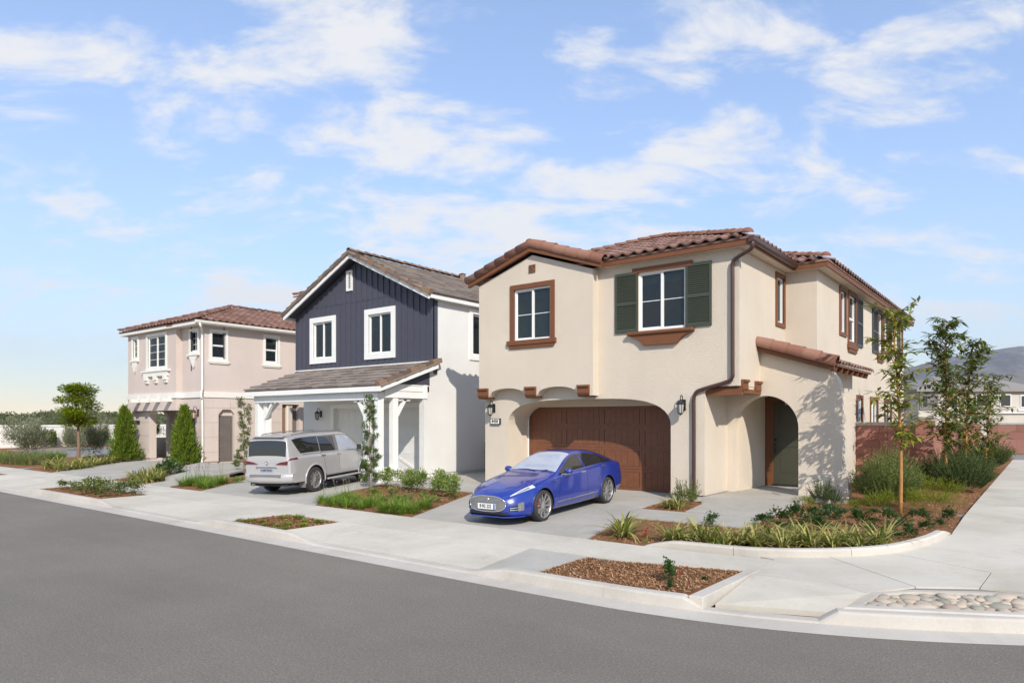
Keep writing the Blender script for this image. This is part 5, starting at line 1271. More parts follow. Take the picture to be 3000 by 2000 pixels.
# ---- blue fastback sedan
def place_car(t, x, y, heading, sx, sy, sz):
    sl = math.atan(.025); base = Vector((x, y, zg(x, y)))
    fx = Vector((math.cos(heading), math.sin(heading), 0)); fy = Vector((-math.sin(heading), math.cos(heading), 0))
    nrm = Vector((0, -.025, 1)).normalized(); fx = (fx - nrm * fx.dot(nrm)).normalized(); fy = nrm.cross(fx)
    M = Matrix(((fx.x, fy.x, nrm.x, base.x), (fx.y, fy.y, nrm.y, base.y), (fx.z, fy.z, nrm.z, base.z), (0, 0, 0, 1)))
    t.matrix_basis = M @ Matrix.Diagonal((sx, sy, sz, 1))
T = thing('blue_sedan', 'glossy blue fastback sedan parked before the brown garage door', 'car', local=True)
curT = dict(
    zs=[(-2.56, .36), (-2.4, .27), (-1.9, .22), (0, .19), (1.7, .20), (2.3, .21), (2.44, .25)],
    zb=[(-2.56, .84), (-2.45, .95), (-2.2, 1.01), (-1.5, 1.03), (-.6, .97), (.3, .93), (.9, .90), (1.5, .83), (1.95, .74), (2.25, .65), (2.44, .56)],
    zc=[(-2.56, .90), (-2.48, 1.04), (-2.25, 1.11), (-1.95, 1.20), (-1.5, 1.33), (-1.0, 1.42), (-.55, 1.445), (-.15, 1.42), (.1, 1.36), (.5, 1.19), (.82, 1.045), (.95, 1.01), (1.4, .945), (1.9, .84), (2.2, .745), (2.36, .66), (2.44, .60)],
    wb=[(-2.56, .58), (-2.48, .74), (-2.3, .84), (-1.9, .915), (-1.4, .94), (-.5, .925), (.5, .92), (1.2, .915), (1.6, .885), (1.95, .81), (2.2, .69), (2.36, .54), (2.44, .42)],
    wm=[(-2.56, .68), (-2.48, .82), (-2.3, .90), (-1.8, .975), (-1.3, .98), (-.4, .955), (.5, .955), (1.3, .965), (1.7, .95), (2.0, .89), (2.25, .78), (2.38, .63), (2.44, .50)],
    ws=[(-2.56, .55), (-2.4, .72), (-1.8, .88), (0, .88), (1.5, .89), (2.0, .86), (2.25, .76), (2.38, .60), (2.44, .46)],
    wr=[(-2.56, .40), (-2.3, .66), (-1.9, .66), (-1.4, .58), (-.8, .555), (-.2, .56), (.1, .60), (.5, .70), (.85, .79), (1.1, .78), (1.6, .70), (2.1, .52), (2.36, .38), (2.44, .28)],
    zr=[(-2.56, .87), (-2.4, 1.0), (-2.1, 1.09), (-1.7, 1.20), (-1.2, 1.33), (-.6, 1.385), (-.15, 1.365), (.1, 1.30), (.5, 1.135), (.82, 1.0), (1.0, .96), (1.5, .89), (2.0, .78), (2.25, .70), (2.44, .585)])
car = Car(curT, (1.48, -1.48), .345, .405)
bd = car.body('body', M_BLUE, T, xs_for(-2.56, 2.44, [2.3, 2.36, 2.40, 2.42, -2.52, -2.5], 88))
for wx in (1.48, -1.48):
    for sd_ in (1, -1):
        wheel(T, wx, .845 * sd_, .345, .235, sd_, 10, 'thin', M_RIM, (.25 if wx > 0 else .25) if sd_ > 0 else math.pi - .25)
        # liner
        m = MB(); n = 20; vs = []
        for y in (.45 * sd_, .93 * sd_):
            for k in range(n + 1): a = math.pi * (k / n * 1.2 - .1); vs.append((wx + math.cos(a) * .40, y, .345 + math.sin(a) * .40))
        fs = [(k, k + 1, n + 2 + k, n + 1 + k) for k in range(n)] + [tuple(range(n + 1))]
        m.add(vs, fs).obj('wheel_well', M_UNDER, T)
        m = MB(); m.tube([(wx + math.cos(a) * .408, (car.S(wx + math.cos(a) * .42, 5.2).y - .004) * sd_, .345 + math.sin(a) * .408) for a in [math.pi * (k / 24 * 1.16 - .08) for k in range(25)]], .016, 6).obj('arch_lip', M_BLUE, T, True)
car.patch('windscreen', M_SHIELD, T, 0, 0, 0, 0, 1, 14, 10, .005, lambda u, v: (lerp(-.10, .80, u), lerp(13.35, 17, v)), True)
car.patch('rear_screen', M_CARGL, T, 0, 0, 0, 0, 1, 14, 8, .005, lambda u, v: (lerp(-2.2, -1.15, u), lerp(13.6, 17, v)), True)
for sd_ in (1, -1):
    def sidew(x0, x1):
        return lambda u, v: (lerp(x0, x1, u) , lerp(9.9, lerp(10.2, 12.9, min(1, math.sin(math.pi * min(1, max(0, (lerp(x0, x1, u) + 1.86) / 2.62))) ** .38 if 0 < (lerp(x0, x1, u) + 1.86) / 2.62 < 1 else 0)), v))
    car.patch('front_side_window', M_CARGL, T, 0, 0, 0, 0, sd_, 18, 8, .005, sidew(-.42, .70))
    car.patch('rear_side_window', M_CARGL, T, 0, 0, 0, 0, sd_, 20, 8, .005, sidew(-1.78, -.49))
    car.line('window_trim', M_CHROME, T, [(lerp(.74, -1.84, k / 30), 9.75) for k in range(31)], .007, sd_, .004)
    car.line('sill_trim', M_CHROME, T, [(lerp(.95, -.98, k / 10), 4.1) for k in range(11)], .010, sd_, .006)
    car.line('door_gap', M_UNDER, T, [(-.455, t) for t in (3.4, 4, 4.5, 5, 5.5, 6, 6.5, 7, 7.5, 8, 8.5, 9, 9.5)], .004, sd_); car.line('door_gap', M_UNDER, T, [(.80 + .06 * math.sin(k), t) for k, t in enumerate((3.6, 4.4, 5.2, 6, 6.8, 7.6, 8.4))], .004, sd_)
    car.line('door_gap', M_UNDER, T, [(lerp(-.98, -1.52, min(1, max(0, (t - 6) / 2.8)) ** .7), t) for t in (3.5, 4.5, 5.5, 6.2, 7, 7.8, 8.6, 9.2)], .004, sd_)
    for hx in (-.30, -1.30):
        p = car.S(hx, 7.7); MB().box(hx - .11, min(p.y * sd_, (p.y + .012) * sd_), p.z - .018, hx + .11, max(p.y * sd_, (p.y + .012) * sd_), p.z + .018).obj('door_handle', M_CHROME, T, False, .006)
    # headlamp, side vents
    car.patch('headlamp', M_LAMPC, T, 0, 0, 0, 0, sd_, 12, 5, .008, lambda u, v: (lerp(2.30, 1.72, u), lerp(lerp(8.2, 7.5, u), lerp(8.7, 11.2, u ** .7) - 1.1 * u ** 3, v)))
    car.patch('headlamp_reflector', M_GREYPL, T, 0, 0, 0, 0, sd_, 8, 3, .011, lambda u, v: (lerp(2.18, 1.86, u), lerp(8.25, lerp(8.6, 9.6, u), v)))
    car.patch('side_vent', M_UNDER, T, 0, 0, 0, 0, sd_, 8, 4, .006, lambda u, v: (lerp(2.385, 2.16, u), lerp(4.25, 5.3, v)))
    for tt in (4.5, 4.9): car.line('vent_bar', M_CHROME, T, [(lerp(2.38, 2.20, k / 6), tt) for k in range(7)], .008, sd_, .010)
    car.patch('fog_panel', M_GREYPL, T, 0, 0, 0, 0, sd_, 4, 4, .012, lambda u, v: (lerp(2.25, 2.12, u), lerp(4.2, 5.6, v)))
    car.patch('fender_badge', M_CHROME, T, 0, 0, 0, 0, sd_, 3, 3, .006, lambda u, v: (lerp(.93, 1.03, u), lerp(7.15, 7.55 - .3 * abs(u - .5), v)))
    # mirror
    bm = bmesh.new(); bmesh.ops.create_icosphere(bm, subdivisions=3, radius=1); me = bpy.data.meshes.new('mirror'); bm.to_mesh(me); bm.free()
    me.transform(Matrix.Translation((.52, 1.02 * sd_, 1.02)) @ Matrix.Rotation(.12 * sd_, 4, 'Z') @ Matrix.Diagonal((.085, .125, .070, 1))); me.polygons.foreach_set('use_smooth', [True] * len(me.polygons)); link('mirror', me, M_BLUE, T)
    MB().bar((.56, .86 * sd_, .955), (.53, 1.08 * sd_, .965), .07, .02).obj('mirror_arm', M_CHROME, T)
    car.patch('tail_lamp', M_TAIL, T, 0, 0, 0, 0, sd_, 6, 4, .006, lambda u, v: (lerp(-2.54, -2.25, u), lerp(7.6, 9.4, v)))
# nose: oval grille plate, ring, emblem, plate, lower intake, splitter
def nose_x(y, z): 
    lo, hi = 1.8, 2.44
    for _ in range(18):
        mid_ = (lo + hi) / 2; rg = car.ring(mid_); 
        wy = max((q[0] for q in rg if abs(q[1] - z) < .12), default=0)
        if wy > abs(y): lo = mid_
        else: hi = mid_
    return lo
def oval(rx, rz, zc_, off, nr=6, na=36):
    vs = [(nose_x(0, zc_) + off, 0, zc_)]; fs = []
    for i in range(1, nr + 1):
        for k in range(na):
            a = 2 * math.pi * k / na; sgn = lambda q: (abs(q) ** .75) * (1 if q > 0 else -1)
            y = rx * i / nr * sgn(math.cos(a)); z = zc_ + rz * i / nr * sgn(math.sin(a)); vs.append((nose_x(y, zc_) + off, y, z))
    for k in range(na): fs.append((0, 1 + k, 1 + (k + 1) % na))
    for i in range(nr - 1):
        for k in range(na): a = 1 + i * na; fs.append((a + k, a + na + k, a + na + (k + 1) % na, a + (k + 1) % na))
    return vs, fs, na
vs, fs, na = oval(.56, .165, .47, .02); MB().add(vs, fs).obj('grille', M_GREYPL, T, True)
MB().tube([vs[len(vs) - na + k] for k in range(na)] + [vs[len(vs) - na]], .013, 6).obj('grille_ring', M_CHROME, T, True)
for zz in (.53, .555, .58):
    MB().tube([(nose_x(y, .5) + .024, y, zz) for y in [lerp(-.46, .46, k / 12) for k in range(13)]], .005, 4).obj('grille_bar', M_CHROME, T)
xn = nose_x(0, .5) + .03
m = MB(); m.box(xn, -.055, .575, xn + .012, .055, .592); m.add([(xn + .01, -.014, .575), (xn + .01, .014, .575), (xn + .01, 0, .50), (xn, -.014, .575), (xn, .014, .575), (xn, 0, .50)], [(0, 1, 2), (0, 2, 5, 3), (1, 4, 5, 2)]); m.obj('emblem', M_CHROME, T)
MB().box(xn + .002, -.27, .36, xn + .02, .27, .475).obj('number_plate', M_PLATEW, T)
MB().box(xn + .0205, -.27 + .49, .362, xn + .0215, .268, .473).obj('plate_band', plain('plate_blue', (.03, .06, .40), .4, .02), T)
mw = Matrix(((0, 0, 1, xn + .022), (1, 0, 0, -.025), (0, 1, 0, .418), (0, 0, 0, 1)))
text_obj('plate_text', 'B\u00b7RS 232', .105, M_BLACK, T, mw, .001, .003, .98)
MB().add([(nose_x(y, .3) + .012, y, z) for y in [lerp(-.62, .62, k / 16) for k in range(17)] for z in (.245, .30)], [(2 * k, 2 * k + 2, 2 * k + 3, 2 * k + 1) for k in range(16)]).obj('lower_intake', M_UNDER, T)
MB().add([(nose_x(min(abs(y), .93) * (1 if y > 0 else -1), .3) + off, y, z) for y in [lerp(-.86, .86, k / 24) for k in range(25)] for off, z in ((.03, .215), (.03, .19), (-.2, .19), (-.2, .215))], [(4 * k + a, 4 * k + 4 + a, 4 * k + 4 + (a + 1) % 4, 4 * k + (a + 1) % 4) for k in range(24) for a in range(4)]).obj('splitter', M_BLUE, T)
for sgn in (-1, 1): MB().tube([(.86, .1 * sgn + .28, 1.045), (.80, .32 * sgn + .2, 1.06), (.79, .5 * sgn + .05, 1.05)], .008, 5).obj('wiper', M_UNDER, T)
MB().box(-2.2, -.7, .2, 2.0, .7, .24).obj('underbody', M_UNDER, T)
place_car(T, -8.268 - math.cos(-1.50) * 1.48 * .931, 10.704 - math.sin(-1.50) * 1.48 * .931, -1.50, .931, .72, .865)
# ---- silver SUV
V = thing('silver_suv', 'pale silver off-road SUV seen from behind on the driveway of the white house', 'car', local=True)
curV = dict(
    zs=[(-2.56, .50), (-2.3, .44), (-1.9, .42), (0, .40), (1.9, .40), (2.4, .42), (2.55, .50)],
    zb=[(-2.56, .95), (-2.545, 1.08), (-2.48, 1.13), (-1.5, 1.15), (0, 1.13), (1.0, 1.13), (1.5, 1.14), (2.2, 1.08), (2.48, .98), (2.55, .90)],
    zc=[(-2.56, 1.02), (-2.552, 1.18), (-2.53, 1.46), (-2.49, 1.70), (-2.42, 1.80), (-1.9, 1.84), (-.8, 1.865), (.2, 1.865), (.6, 1.80), (.92, 1.60), (1.22, 1.36), (1.34, 1.29), (1.8, 1.25), (2.25, 1.15), (2.46, 1.06), (2.55, .95)],
    wb=[(-2.56, .86), (-2.50, .92), (-2.3, .945), (-1.5, .955), (0, .955), (1.2, .95), (1.9, .92), (2.3, .82), (2.5, .66), (2.55, .55)],
    wm=[(-2.56, .86), (-2.50, .93), (-2.3, .975), (-1.5, .99), (0, .985), (1.4, .99), (1.9, .96), (2.3, .87), (2.5, .72), (2.55, .6)],
    ws=[(-2.56, .80), (-2.4, .88), (-1.5, .92), (0, .92), (1.5, .92), (2.2, .84), (2.5, .66), (2.55, .55)],
    wr=[(-2.56, .76), (-2.53, .76), (-2.48, .735), (-2.3, .72), (-1.5, .71), (0, .70), (.55, .71), (.9, .745), (1.3, .81), (1.6, .81), (2.2, .70), (2.55, .42)],
    zr=[(-2.56, .98), (-2.552, 1.14), (-2.53, 1.42), (-2.49, 1.65), (-2.40, 1.735), (-1.5, 1.785), (0, 1.795), (.52, 1.75), (.86, 1.56), (1.2, 1.31), (1.36, 1.24), (2.2, 1.13), (2.45, 1.02), (2.55, .92)])
suv = Car(curV, (1.425, -1.425), .40, .48)
suv.body('body', M_SILVER, V, xs_for(-2.56, 2.55, [-2.556, -2.552, -2.547, -2.54, -2.53, -2.52, -2.51, -2.50, -2.49, -2.475, -2.46, -2.44, -2.42, -2.38, -2.35, 2.5, 2.53], 84))
for wx in (1.425, -1.425):
    for sd_ in (1, -1):
        wheel(V, wx, .85 * sd_, .40, .27, sd_, 10, 'twin', M_RIM)
        m = MB(); n = 20; vs = []
        for y in (.45 * sd_, .94 * sd_):
            for k in range(n + 1): a = math.pi * (k / n * 1.2 - .1); vs.append((wx + math.cos(a) * .47, y, .39 + math.sin(a) * .47))
        m.add(vs, [(k, k + 1, n + 2 + k, n + 1 + k) for k in range(n)] + [tuple(range(n + 1))]).obj('wheel_well', M_UNDER, V)
        MB().tube([(wx + math.cos(a) * .485, (suv.S(wx + math.cos(a) * .49, 5.2).y - .002) * sd_, .39 + math.sin(a) * .485) for a in [math.pi * (k / 24 * 1.1 - .05) for k in range(25)]], .028, 6).obj('arch_flare', M_SILVER, V, True)
        if wx < 0: MB().box(wx - .50, .72 * sd_ - .0, .20, wx - .47, .98 * sd_, .55).obj('mud_flap', M_GREYPL, V)
suv.patch('rear_screen', M_CARGL, V, 0, 0, 0, 0, 1, 12, 10, .006, lambda u, v: (lerp(-2.5495, -2.498, u), lerp(13.25, 17, v)), True)
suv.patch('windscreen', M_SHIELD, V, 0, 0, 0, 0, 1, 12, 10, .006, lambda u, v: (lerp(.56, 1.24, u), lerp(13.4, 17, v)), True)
for sd_ in (1, -1):
    suv.patch('quarter_window', M_CARGL, V, 0, 0, 0, 0, sd_, 10, 8, .006, lambda u, v: (lerp(-2.28, -1.08, u) + .26 * (1 - u) * (1 - v) ** 1.5, lerp(10.1, 12.8, v)))
    suv.patch('rear_side_window', M_CARGL, V, 0, 0, 0, 0, sd_, 8, 8, .006, lambda u, v: (lerp(-1.05, -.24, u), lerp(10.0, 12.75, v)))
    M_SKYW = M_SHIELD
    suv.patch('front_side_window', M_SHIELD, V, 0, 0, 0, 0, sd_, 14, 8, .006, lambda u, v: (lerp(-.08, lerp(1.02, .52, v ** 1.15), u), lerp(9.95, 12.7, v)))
    suv.patch('pillar_trim', M_GREYPL, V, 0, 0, 0, 0, sd_, 3, 8, .0065, lambda u, v: (lerp(-.225, -.095, u), lerp(9.95, 12.75, v)))
    suv.line('window_trim', M_GREYPL, V, [(lerp(.58, -2.14, k / 20), 12.95) for k in range(21)], .012, sd_, .004); suv.line('window_trim', M_CHROME, V, [(lerp(1.1, -1.95, k / 20), 9.75) for k in range(21)], .009, sd_, .006)
    for hx in (-.38, -1.0 + .02): pass
    for hx in (-.20 + .05, -1.10 + .10):
        p = suv.S(hx, 7.9); y0 = p.y * sd_; MB().box(hx - .12, min(y0, y0 + .035 * sd_), p.z - .02, hx + .12, max(y0, y0 + .035 * sd_), p.z + .02).obj('door_handle', M_CHROME, V, False, .01)
    suv.line('door_gap', M_UNDER, V, [(-.13, t) for t in (4, 5, 6, 7, 8, 9, 9.6)], .004, sd_); suv.line('door_gap', M_UNDER, V, [(.98, t) for t in (4, 5, 6, 7, 8, 9)], .004, sd_)
    suv.line('door_gap', M_UNDER, V, [(lerp(-.86, -1.08, max(0, (t - 5) / 4.5)), t) for t in (4, 5, 6, 7, 8, 9, 9.6)], .004, sd_)
    suv.patch('lower_door_panel', M_SILVER, V, 0, 0, 0, 0, sd_, 10, 3, .022, lambda u, v: (lerp(-.86, .98, u), lerp(3.9, lerp(4.6, 5.6, u), v)))
    MB().box(-.86, .86 * sd_ if sd_ > 0 else -1.06, .36, .96, 1.06 if sd_ > 0 else -.86, .40).obj('running_board', M_UNDER, V); MB().box(-.90, min(1.03 * sd_, 1.075 * sd_), .335, .99, max(1.03 * sd_, 1.075 * sd_), .395).obj('board_edge', M_SILVER, V, False, .012)
    MB().tube(smooth_path([(.45, .62 * sd_, 1.80), (.3, .60 * sd_, 1.875), (-1.0, .60 * sd_, 1.885), (-2.0, .61 * sd_, 1.845), (-2.12, .62 * sd_, 1.80)], 5), .018, 6).obj('roof_rail', M_GREYPL, V, True)
    bm = bmesh.new(); bmesh.ops.create_icosphere(bm, subdivisions=3, radius=1); me = bpy.data.meshes.new('mirror'); bm.to_mesh(me); bm.free()
    me.transform(Matrix.Translation((.90, 1.13 * sd_, 1.28)) @ Matrix.Diagonal((.085, .13, .12, 1))); me.polygons.foreach_set('use_smooth', [True] * len(me.polygons)); link('mirror', me, M_SILVER, V)
    MB().box(.80, min(1.03 * sd_, 1.22 * sd_), 1.20, .825, max(1.03 * sd_, 1.22 * sd_), 1.37).obj('mirror_glass', M_CARGL, V); MB().bar((.92, .93 * sd_, 1.19), (.91, 1.06 * sd_, 1.23), .08, .05).obj('mirror_arm', M_GREYPL, V)
    # tail lamps wrap round the corner and run inwards
    suv.patch('tail_lamp', M_TAIL, V, 0, 0, 0, 0, sd_, 8, 5, .014, lambda u, v: (lerp(-2.545, -2.22, u ** 1.3), lerp(lerp(7.6, 7.5, u), lerp(8.6, 9.0, u), v)))
    suv.patch('lamp_lens', M_LAMPC, V, 0, 0, 0, 0, sd_, 6, 3, .018, lambda u, v: (lerp(-2.53, -2.36, u), lerp(8.55, 9.3, v)))
# tailgate furniture
xr_ = -2.575
for sd_ in (1, -1):
    m = MB(); ys = (.36, .60, .84); m.add([(xr_ - .004, .36 * sd_, .96), (xr_ - .004, .84 * sd_, .955), (xr_ - .004, .84 * sd_, 1.06), (xr_ - .004, .55 * sd_, 1.02), (xr_ + .05, .36 * sd_, .96), (xr_ + .05, .84 * sd_, .955), (xr_ + .05, .84 * sd_, 1.06), (xr_ + .05, .55 * sd_, 1.02)], [(0, 1, 2, 3), (0, 4, 5, 1), (1, 5, 6, 2), (2, 6, 7, 3), (3, 7, 4, 0)]); m.obj('tail_lamp', M_TAIL, V)
    MB().tube([(xr_ + .01, .40 * sd_, .945), (xr_ + .01, .84 * sd_, .94)], .008, 5).obj('lamp_trim', M_CHROME, V)
MB().box(xr_ - .03, -.42, .855, xr_ + .03, .42, .895).obj('gate_handle', M_CHROME, V, False, .01)
MB().box(xr_ - .012, -.27, .72, xr_ + .02, .27, .84).obj('number_plate', M_PLATED, V); MB().box(xr_ - .003, -.36, .66, xr_ + .02, .36, .86).obj('plate_recess', M_SILVER, V)
mw = Matrix(((0, 0, -1, xr_ - .0135), (-1, 0, 0, 0), (0, 1, 0, .778), (0, 0, 0, 1))); text_obj('plate_text', 'HUMSTER3D', .095, M_BLACK, V, mw, .001, .002, .88)
MB().tube([(xr_ - .005, .065 * math.cos(a), 1.0 + .048 * math.sin(a)) for a in [2 * math.pi * k / 20 for k in range(21)]], .008, 5).obj('emblem', M_CHROME, V, True)
MB().tube([(xr_ - .006, -.012, 1.035), (xr_ - .006, .03, .985), (xr_ - .006, -.045, .985)], .007, 5).obj('emblem', M_CHROME, V)
# rear bumper
def sect(y): return -2.60 + .16 * (abs(y) / .97) ** 4
m = MB(); prof = [(.06, .68), (-.06, .67), (-.085, .60), (-.08, .48), (-.03, .40), (.06, .38)]; ny = 24; vs = []
for k in range(ny + 1):
    y = lerp(-.97, .97, k / ny)
    for dx, z in prof: vs.append((sect(y) + dx + .02, y, z + .02 * (abs(y) / .97) ** 3))
np_ = len(prof); m.add(vs, [(k * np_ + a, (k + 1) * np_ + a, (k + 1) * np_ + a + 1, k * np_ + a + 1) for k in range(ny) for a in range(np_ - 1)]); m.obj('rear_bumper', M_SILVER, V, True)
for sd_ in (1, -1):
    MB().add([(sect(.97) + .02 + dx, .97 * sd_, z + .02) for dx, z in prof] + [(-1.95, .985 * sd_, z + .02) for dx, z in prof], [(a, a + 1, np_ + a + 1, np_ + a) for a in range(np_ - 1)]).obj('bumper_corner', M_SILVER, V, True)
MB().box(xr_ - .095, -.62, .585, xr_ - .05, .62, .66).obj('bumper_step', M_GREYPL, V); MB().box(-2.5, -.75, .30, -2.0, .75, .42).obj('underbody', M_UNDER, V); MB().box(-2.0, -.7, .33, 2.2, .7, .42).obj('underbody', M_UNDER, V)
MB().tube([(-2.45, .55, .34), (-2.62, .56, .34)], .035, 8).obj('exhaust', M_GREYPL, V); MB().lathe((-2.1, 0, .40), [(.36, -.1), (.36, .1)], 20).obj('spare_wheel', M_TYRE, V)
MB().box(-2.57, -.66, 1.775, -2.30, .66, 1.815).obj('spoiler', M_SILVER, V, False, .012)
place_car(V, -16.139 + math.cos(1.926) * 1.425 * .939, 11.056 + math.sin(1.926) * 1.425 * .939, 1.926, .939, .74, .85)
# ================================================================== PLANTS
prn = random.Random(21)
F_STRAP = foliage('striped_strap_leaf', [(.085, .14, .02), (.27, .28, .07), (.50, .43, .16), (.13, .19, .03), (.56, .46, .15)], .5, .2)
F_GRASS = foliage('bright_grass', [(.07, .15, .018), (.12, .22, .025), (.19, .29, .04), (.26, .33, .06)], .5, .25)
F_ROSE = foliage('dark_rose_leaf', [(.018, .046, .013), (.032, .072, .018), (.06, .11, .028)], .4, .15)
F_ROSEM = foliage('rosemary_leaf', [(.045, .068, .014), (.085, .115, .026), (.14, .17, .044), (.21, .22, .075)], .6, .15)
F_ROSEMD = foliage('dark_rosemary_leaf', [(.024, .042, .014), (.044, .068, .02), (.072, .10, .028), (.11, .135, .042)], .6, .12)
F_FEATH = foliage('feathery_leaf', [(.10, .15, .012), (.16, .20, .015), (.24, .24, .02), (.10, .12, .015)], .5, .3)
F_LANCE = foliage('lance_leaf_light', [(.11, .15, .018), (.20, .23, .026), (.32, .32, .055), (.07, .10, .014)], .35, .25)
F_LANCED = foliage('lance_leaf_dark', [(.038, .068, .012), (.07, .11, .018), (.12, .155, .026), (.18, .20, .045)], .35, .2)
F_SHRUB = foliage('glossy_shrub_leaf', [(.075, .135, .02), (.135, .21, .032), (.21, .28, .055), (.28, .33, .11)], .4, .25)
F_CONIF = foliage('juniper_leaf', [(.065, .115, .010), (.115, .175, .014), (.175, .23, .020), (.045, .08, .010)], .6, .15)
F_COLUMN = foliage('podocarpus_leaf', [(.045, .08, .016), (.075, .12, .022), (.12, .16, .035)], .45, .2)
F_ROUND = foliage('lime_green_tree_leaf', [(.13, .20, .008), (.24, .30, .010), (.36, .39, .016), (.08, .13, .006)], .45, .4)  # bright lime green is the leaf's own colour
F_OLIVE = foliage('silver_olive_leaf', [(.16, .17, .10), (.24, .25, .16), (.32, .32, .22), (.10, .11, .06)], .5, .2)
F_LOW = foliage('lime_groundcover', [(.15, .21, .02), (.22, .29, .03), (.10, .16, .018)], .5, .3)
F_PINKF = plain('pink_petal', (.55, .28, .48), .5, .1); F_REDF = plain('red_petal', (.42, .015, .02), .5, .15); F_WHITEF = plain('white_petal', (.72, .68, .66), .5, .05); F_STALK = plain('green_stalk', (.12, .15, .05), .6, .1); F_ORNG = plain('rust_red_flower', (.36, .055, .02), .5, .2)
def leaf(m, p, d, up, L, W, fold=.25):
    d = d.normalized(); s = d.cross(up)
    if s.length < 1e-3: s = d.cross(Vector((1, 0, 0)))
    s.normalize(); n = s.cross(d)
    b = len(m.v); mid = p + d * (L * .45)
    m.v += [tuple(p), tuple(mid + s * W * .5 + n * W * fold), tuple(p + d * L), tuple(mid - s * W * .5 + n * W * fold)]
    m.f += [(b, b + 1, b + 2), (b, b + 2, b + 3)]; m.mi += [0, 0]
def rv(r=prn):
    while True:
        v = Vector((r.uniform(-1, 1), r.uniform(-1, 1), r.uniform(-1, 1)))
        if .05 < v.length < 1: return v
def blade(m, p, az, lean, L, W, droop, seg=4):
    d = Vector((math.cos(az), math.sin(az), 0)); s = Vector((-d.y, d.x, 0)); b = len(m.v); q = Vector(p); ang = lean
    for i in range(seg + 1):
        t = i / seg; w = W * (1 - t ** 2) * .5 + .0008
        m.v += [tuple(q - s * w), tuple(q + s * w)]
        q = q + (d * math.sin(ang) + Vector((0, 0, math.cos(ang)))) * (L / seg); ang += droop / seg
    for i in range(seg): m.f.append((b + 2 * i, b + 2 * i + 1, b + 2 * i + 3, b + 2 * i + 2)); m.mi.append(0)
def clump(n, L, W, base, lean=(.1, .8), droop=(.5, 1.6), seg=4, r=prn):
    m = MB()
    for _ in range(n):
        az = r.uniform(0, 6.283); rr = base * math.sqrt(r.random())
        blade(m, (math.cos(az) * rr, math.sin(az) * rr, 0), az + r.uniform(-.7, .7), r.uniform(*lean), L * r.uniform(.55, 1.1), W * r.uniform(.7, 1.2), r.uniform(*droop), seg)
    return m.mesh('leaves')
def bush(n, rx, rz, L, W, shape='dome', upb=.3, r=prn, clumps=14, hollow=.35):
    """leaves spread through a lumpy volume"""
    m = MB(); cs = []
    for _ in range(clumps):
        v = rv(r).normalized(); k = r.uniform(.35, .8); cs.append((Vector((v.x * rx * k, v.y * rx * k, rz * (.5 + v.z * .5 * k))), r.uniform(.28, .5)))
    for _ in range(n):
        c, cr = cs[r.randrange(len(cs))]; v = rv(r); v = v.normalized() * (hollow + (1 - hollow) * r.random()) 
        p = c + Vector((v.x * rx * cr, v.y * rx * cr, v.z * rz * cr * .8))
        if p.z < .01: p.z = r.uniform(.01, .08)
        d = (p - Vector((0, 0, rz * .25))).normalized() + Vector((0, 0, upb)) + rv(r) * .6
        leaf(m, p, d, Vector((0, 0, 1)) + rv(r) * .6, L * r.uniform(.6, 1.2), W * r.uniform(.7, 1.2))
    return m.mesh('foliage')
def sprigs(n, rx, h, per, L, W, lean=.6, r=prn):
    """upright needle-clad sprigs as on rosemary"""
    m = MB()
    for _ in range(n):
        az = r.uniform(0, 6.283); rr = math.sqrt(r.random()); p = Vector((math.cos(az) * rr * rx * .55, math.sin(az) * rr * rx * .55, 0))
        hh = h * r.uniform(.55, 1.05) * (1 - .45 * rr ** 2); d = Vector((math.cos(az) * lean * rr, math.sin(az) * lean * rr, 1)).normalized() + rv(r) * .12
        a0 = r.uniform(.12, .5)
        for k in range(per):
            t = a0 + (1 - a0) * k / per; q = p + d * hh * t + Vector((math.cos(az), math.sin(az), 0)) * rr * rx * .45 * t
            e = d * .7 + rv(r) * .75; leaf(m, q, e, rv(r), L * (1.1 - .4 * t), W)
    return m.mesh('foliage')
def flowers(pts, rad, mat, name, parent, r=prn):
    m = MB()
    for p in pts:
        for k in range(6):
            a = k * 1.047 + r.random(); d = Vector((math.cos(a), math.sin(a), r.uniform(.2, .9))); leaf(m, Vector(p), d, Vector((0, 0, 1)), rad, rad * .9, .1)
    return m.obj(name, mat, parent)
ORD = ['first', 'second', 'third', 'fourth', 'fifth', 'sixth', 'seventh', 'eighth', 'ninth', 'tenth', 'eleventh', 'twelfth', 'thirteenth', 'fourteenth', 'fifteenth', 'sixteenth', 'seventeenth', 'eighteenth']
def plant(name, me, mat, x, y, label, cat, group=None, s=1.0, rz=None, z=None, sz=None):
    if not me.materials: me.materials.append(mat)
    o = bpy.data.objects.new(name, me); COL.objects.link(o)
    o.location = (x, y, (zg(x, y) - .015) if z is None else z); o.rotation_euler = (0, 0, prn.uniform(0, 6.28) if rz is None else rz); o.scale = (s, s, sz or s)
    return tag(o, label, cat, group)
STR = [clump(56, .62, .036, .09, (.15, .95), (.8, 2.1), 5) for _ in range(4)]; GRS = [clump(240, .33, .010, .13, (.05, 1.0), (.4, 1.5), 3) for _ in range(4)]
STRAP = [(-5.63, 10.23), (-4.72, 10.21), (-4.5, 10.27), (-4.37, 10.51), (-4.14, 10.3), (-3.92, 10.33), (-3.77, 10.63), (-3.52, 10.56), (-3.48, 11.09), (-3.15, 10.67), (-3.04, 11.07), (-2.83, 10.98), (-2.55, 11.1), (-2.44, 11.57), (-2.21, 11.33), (-2.0, 11.66)]
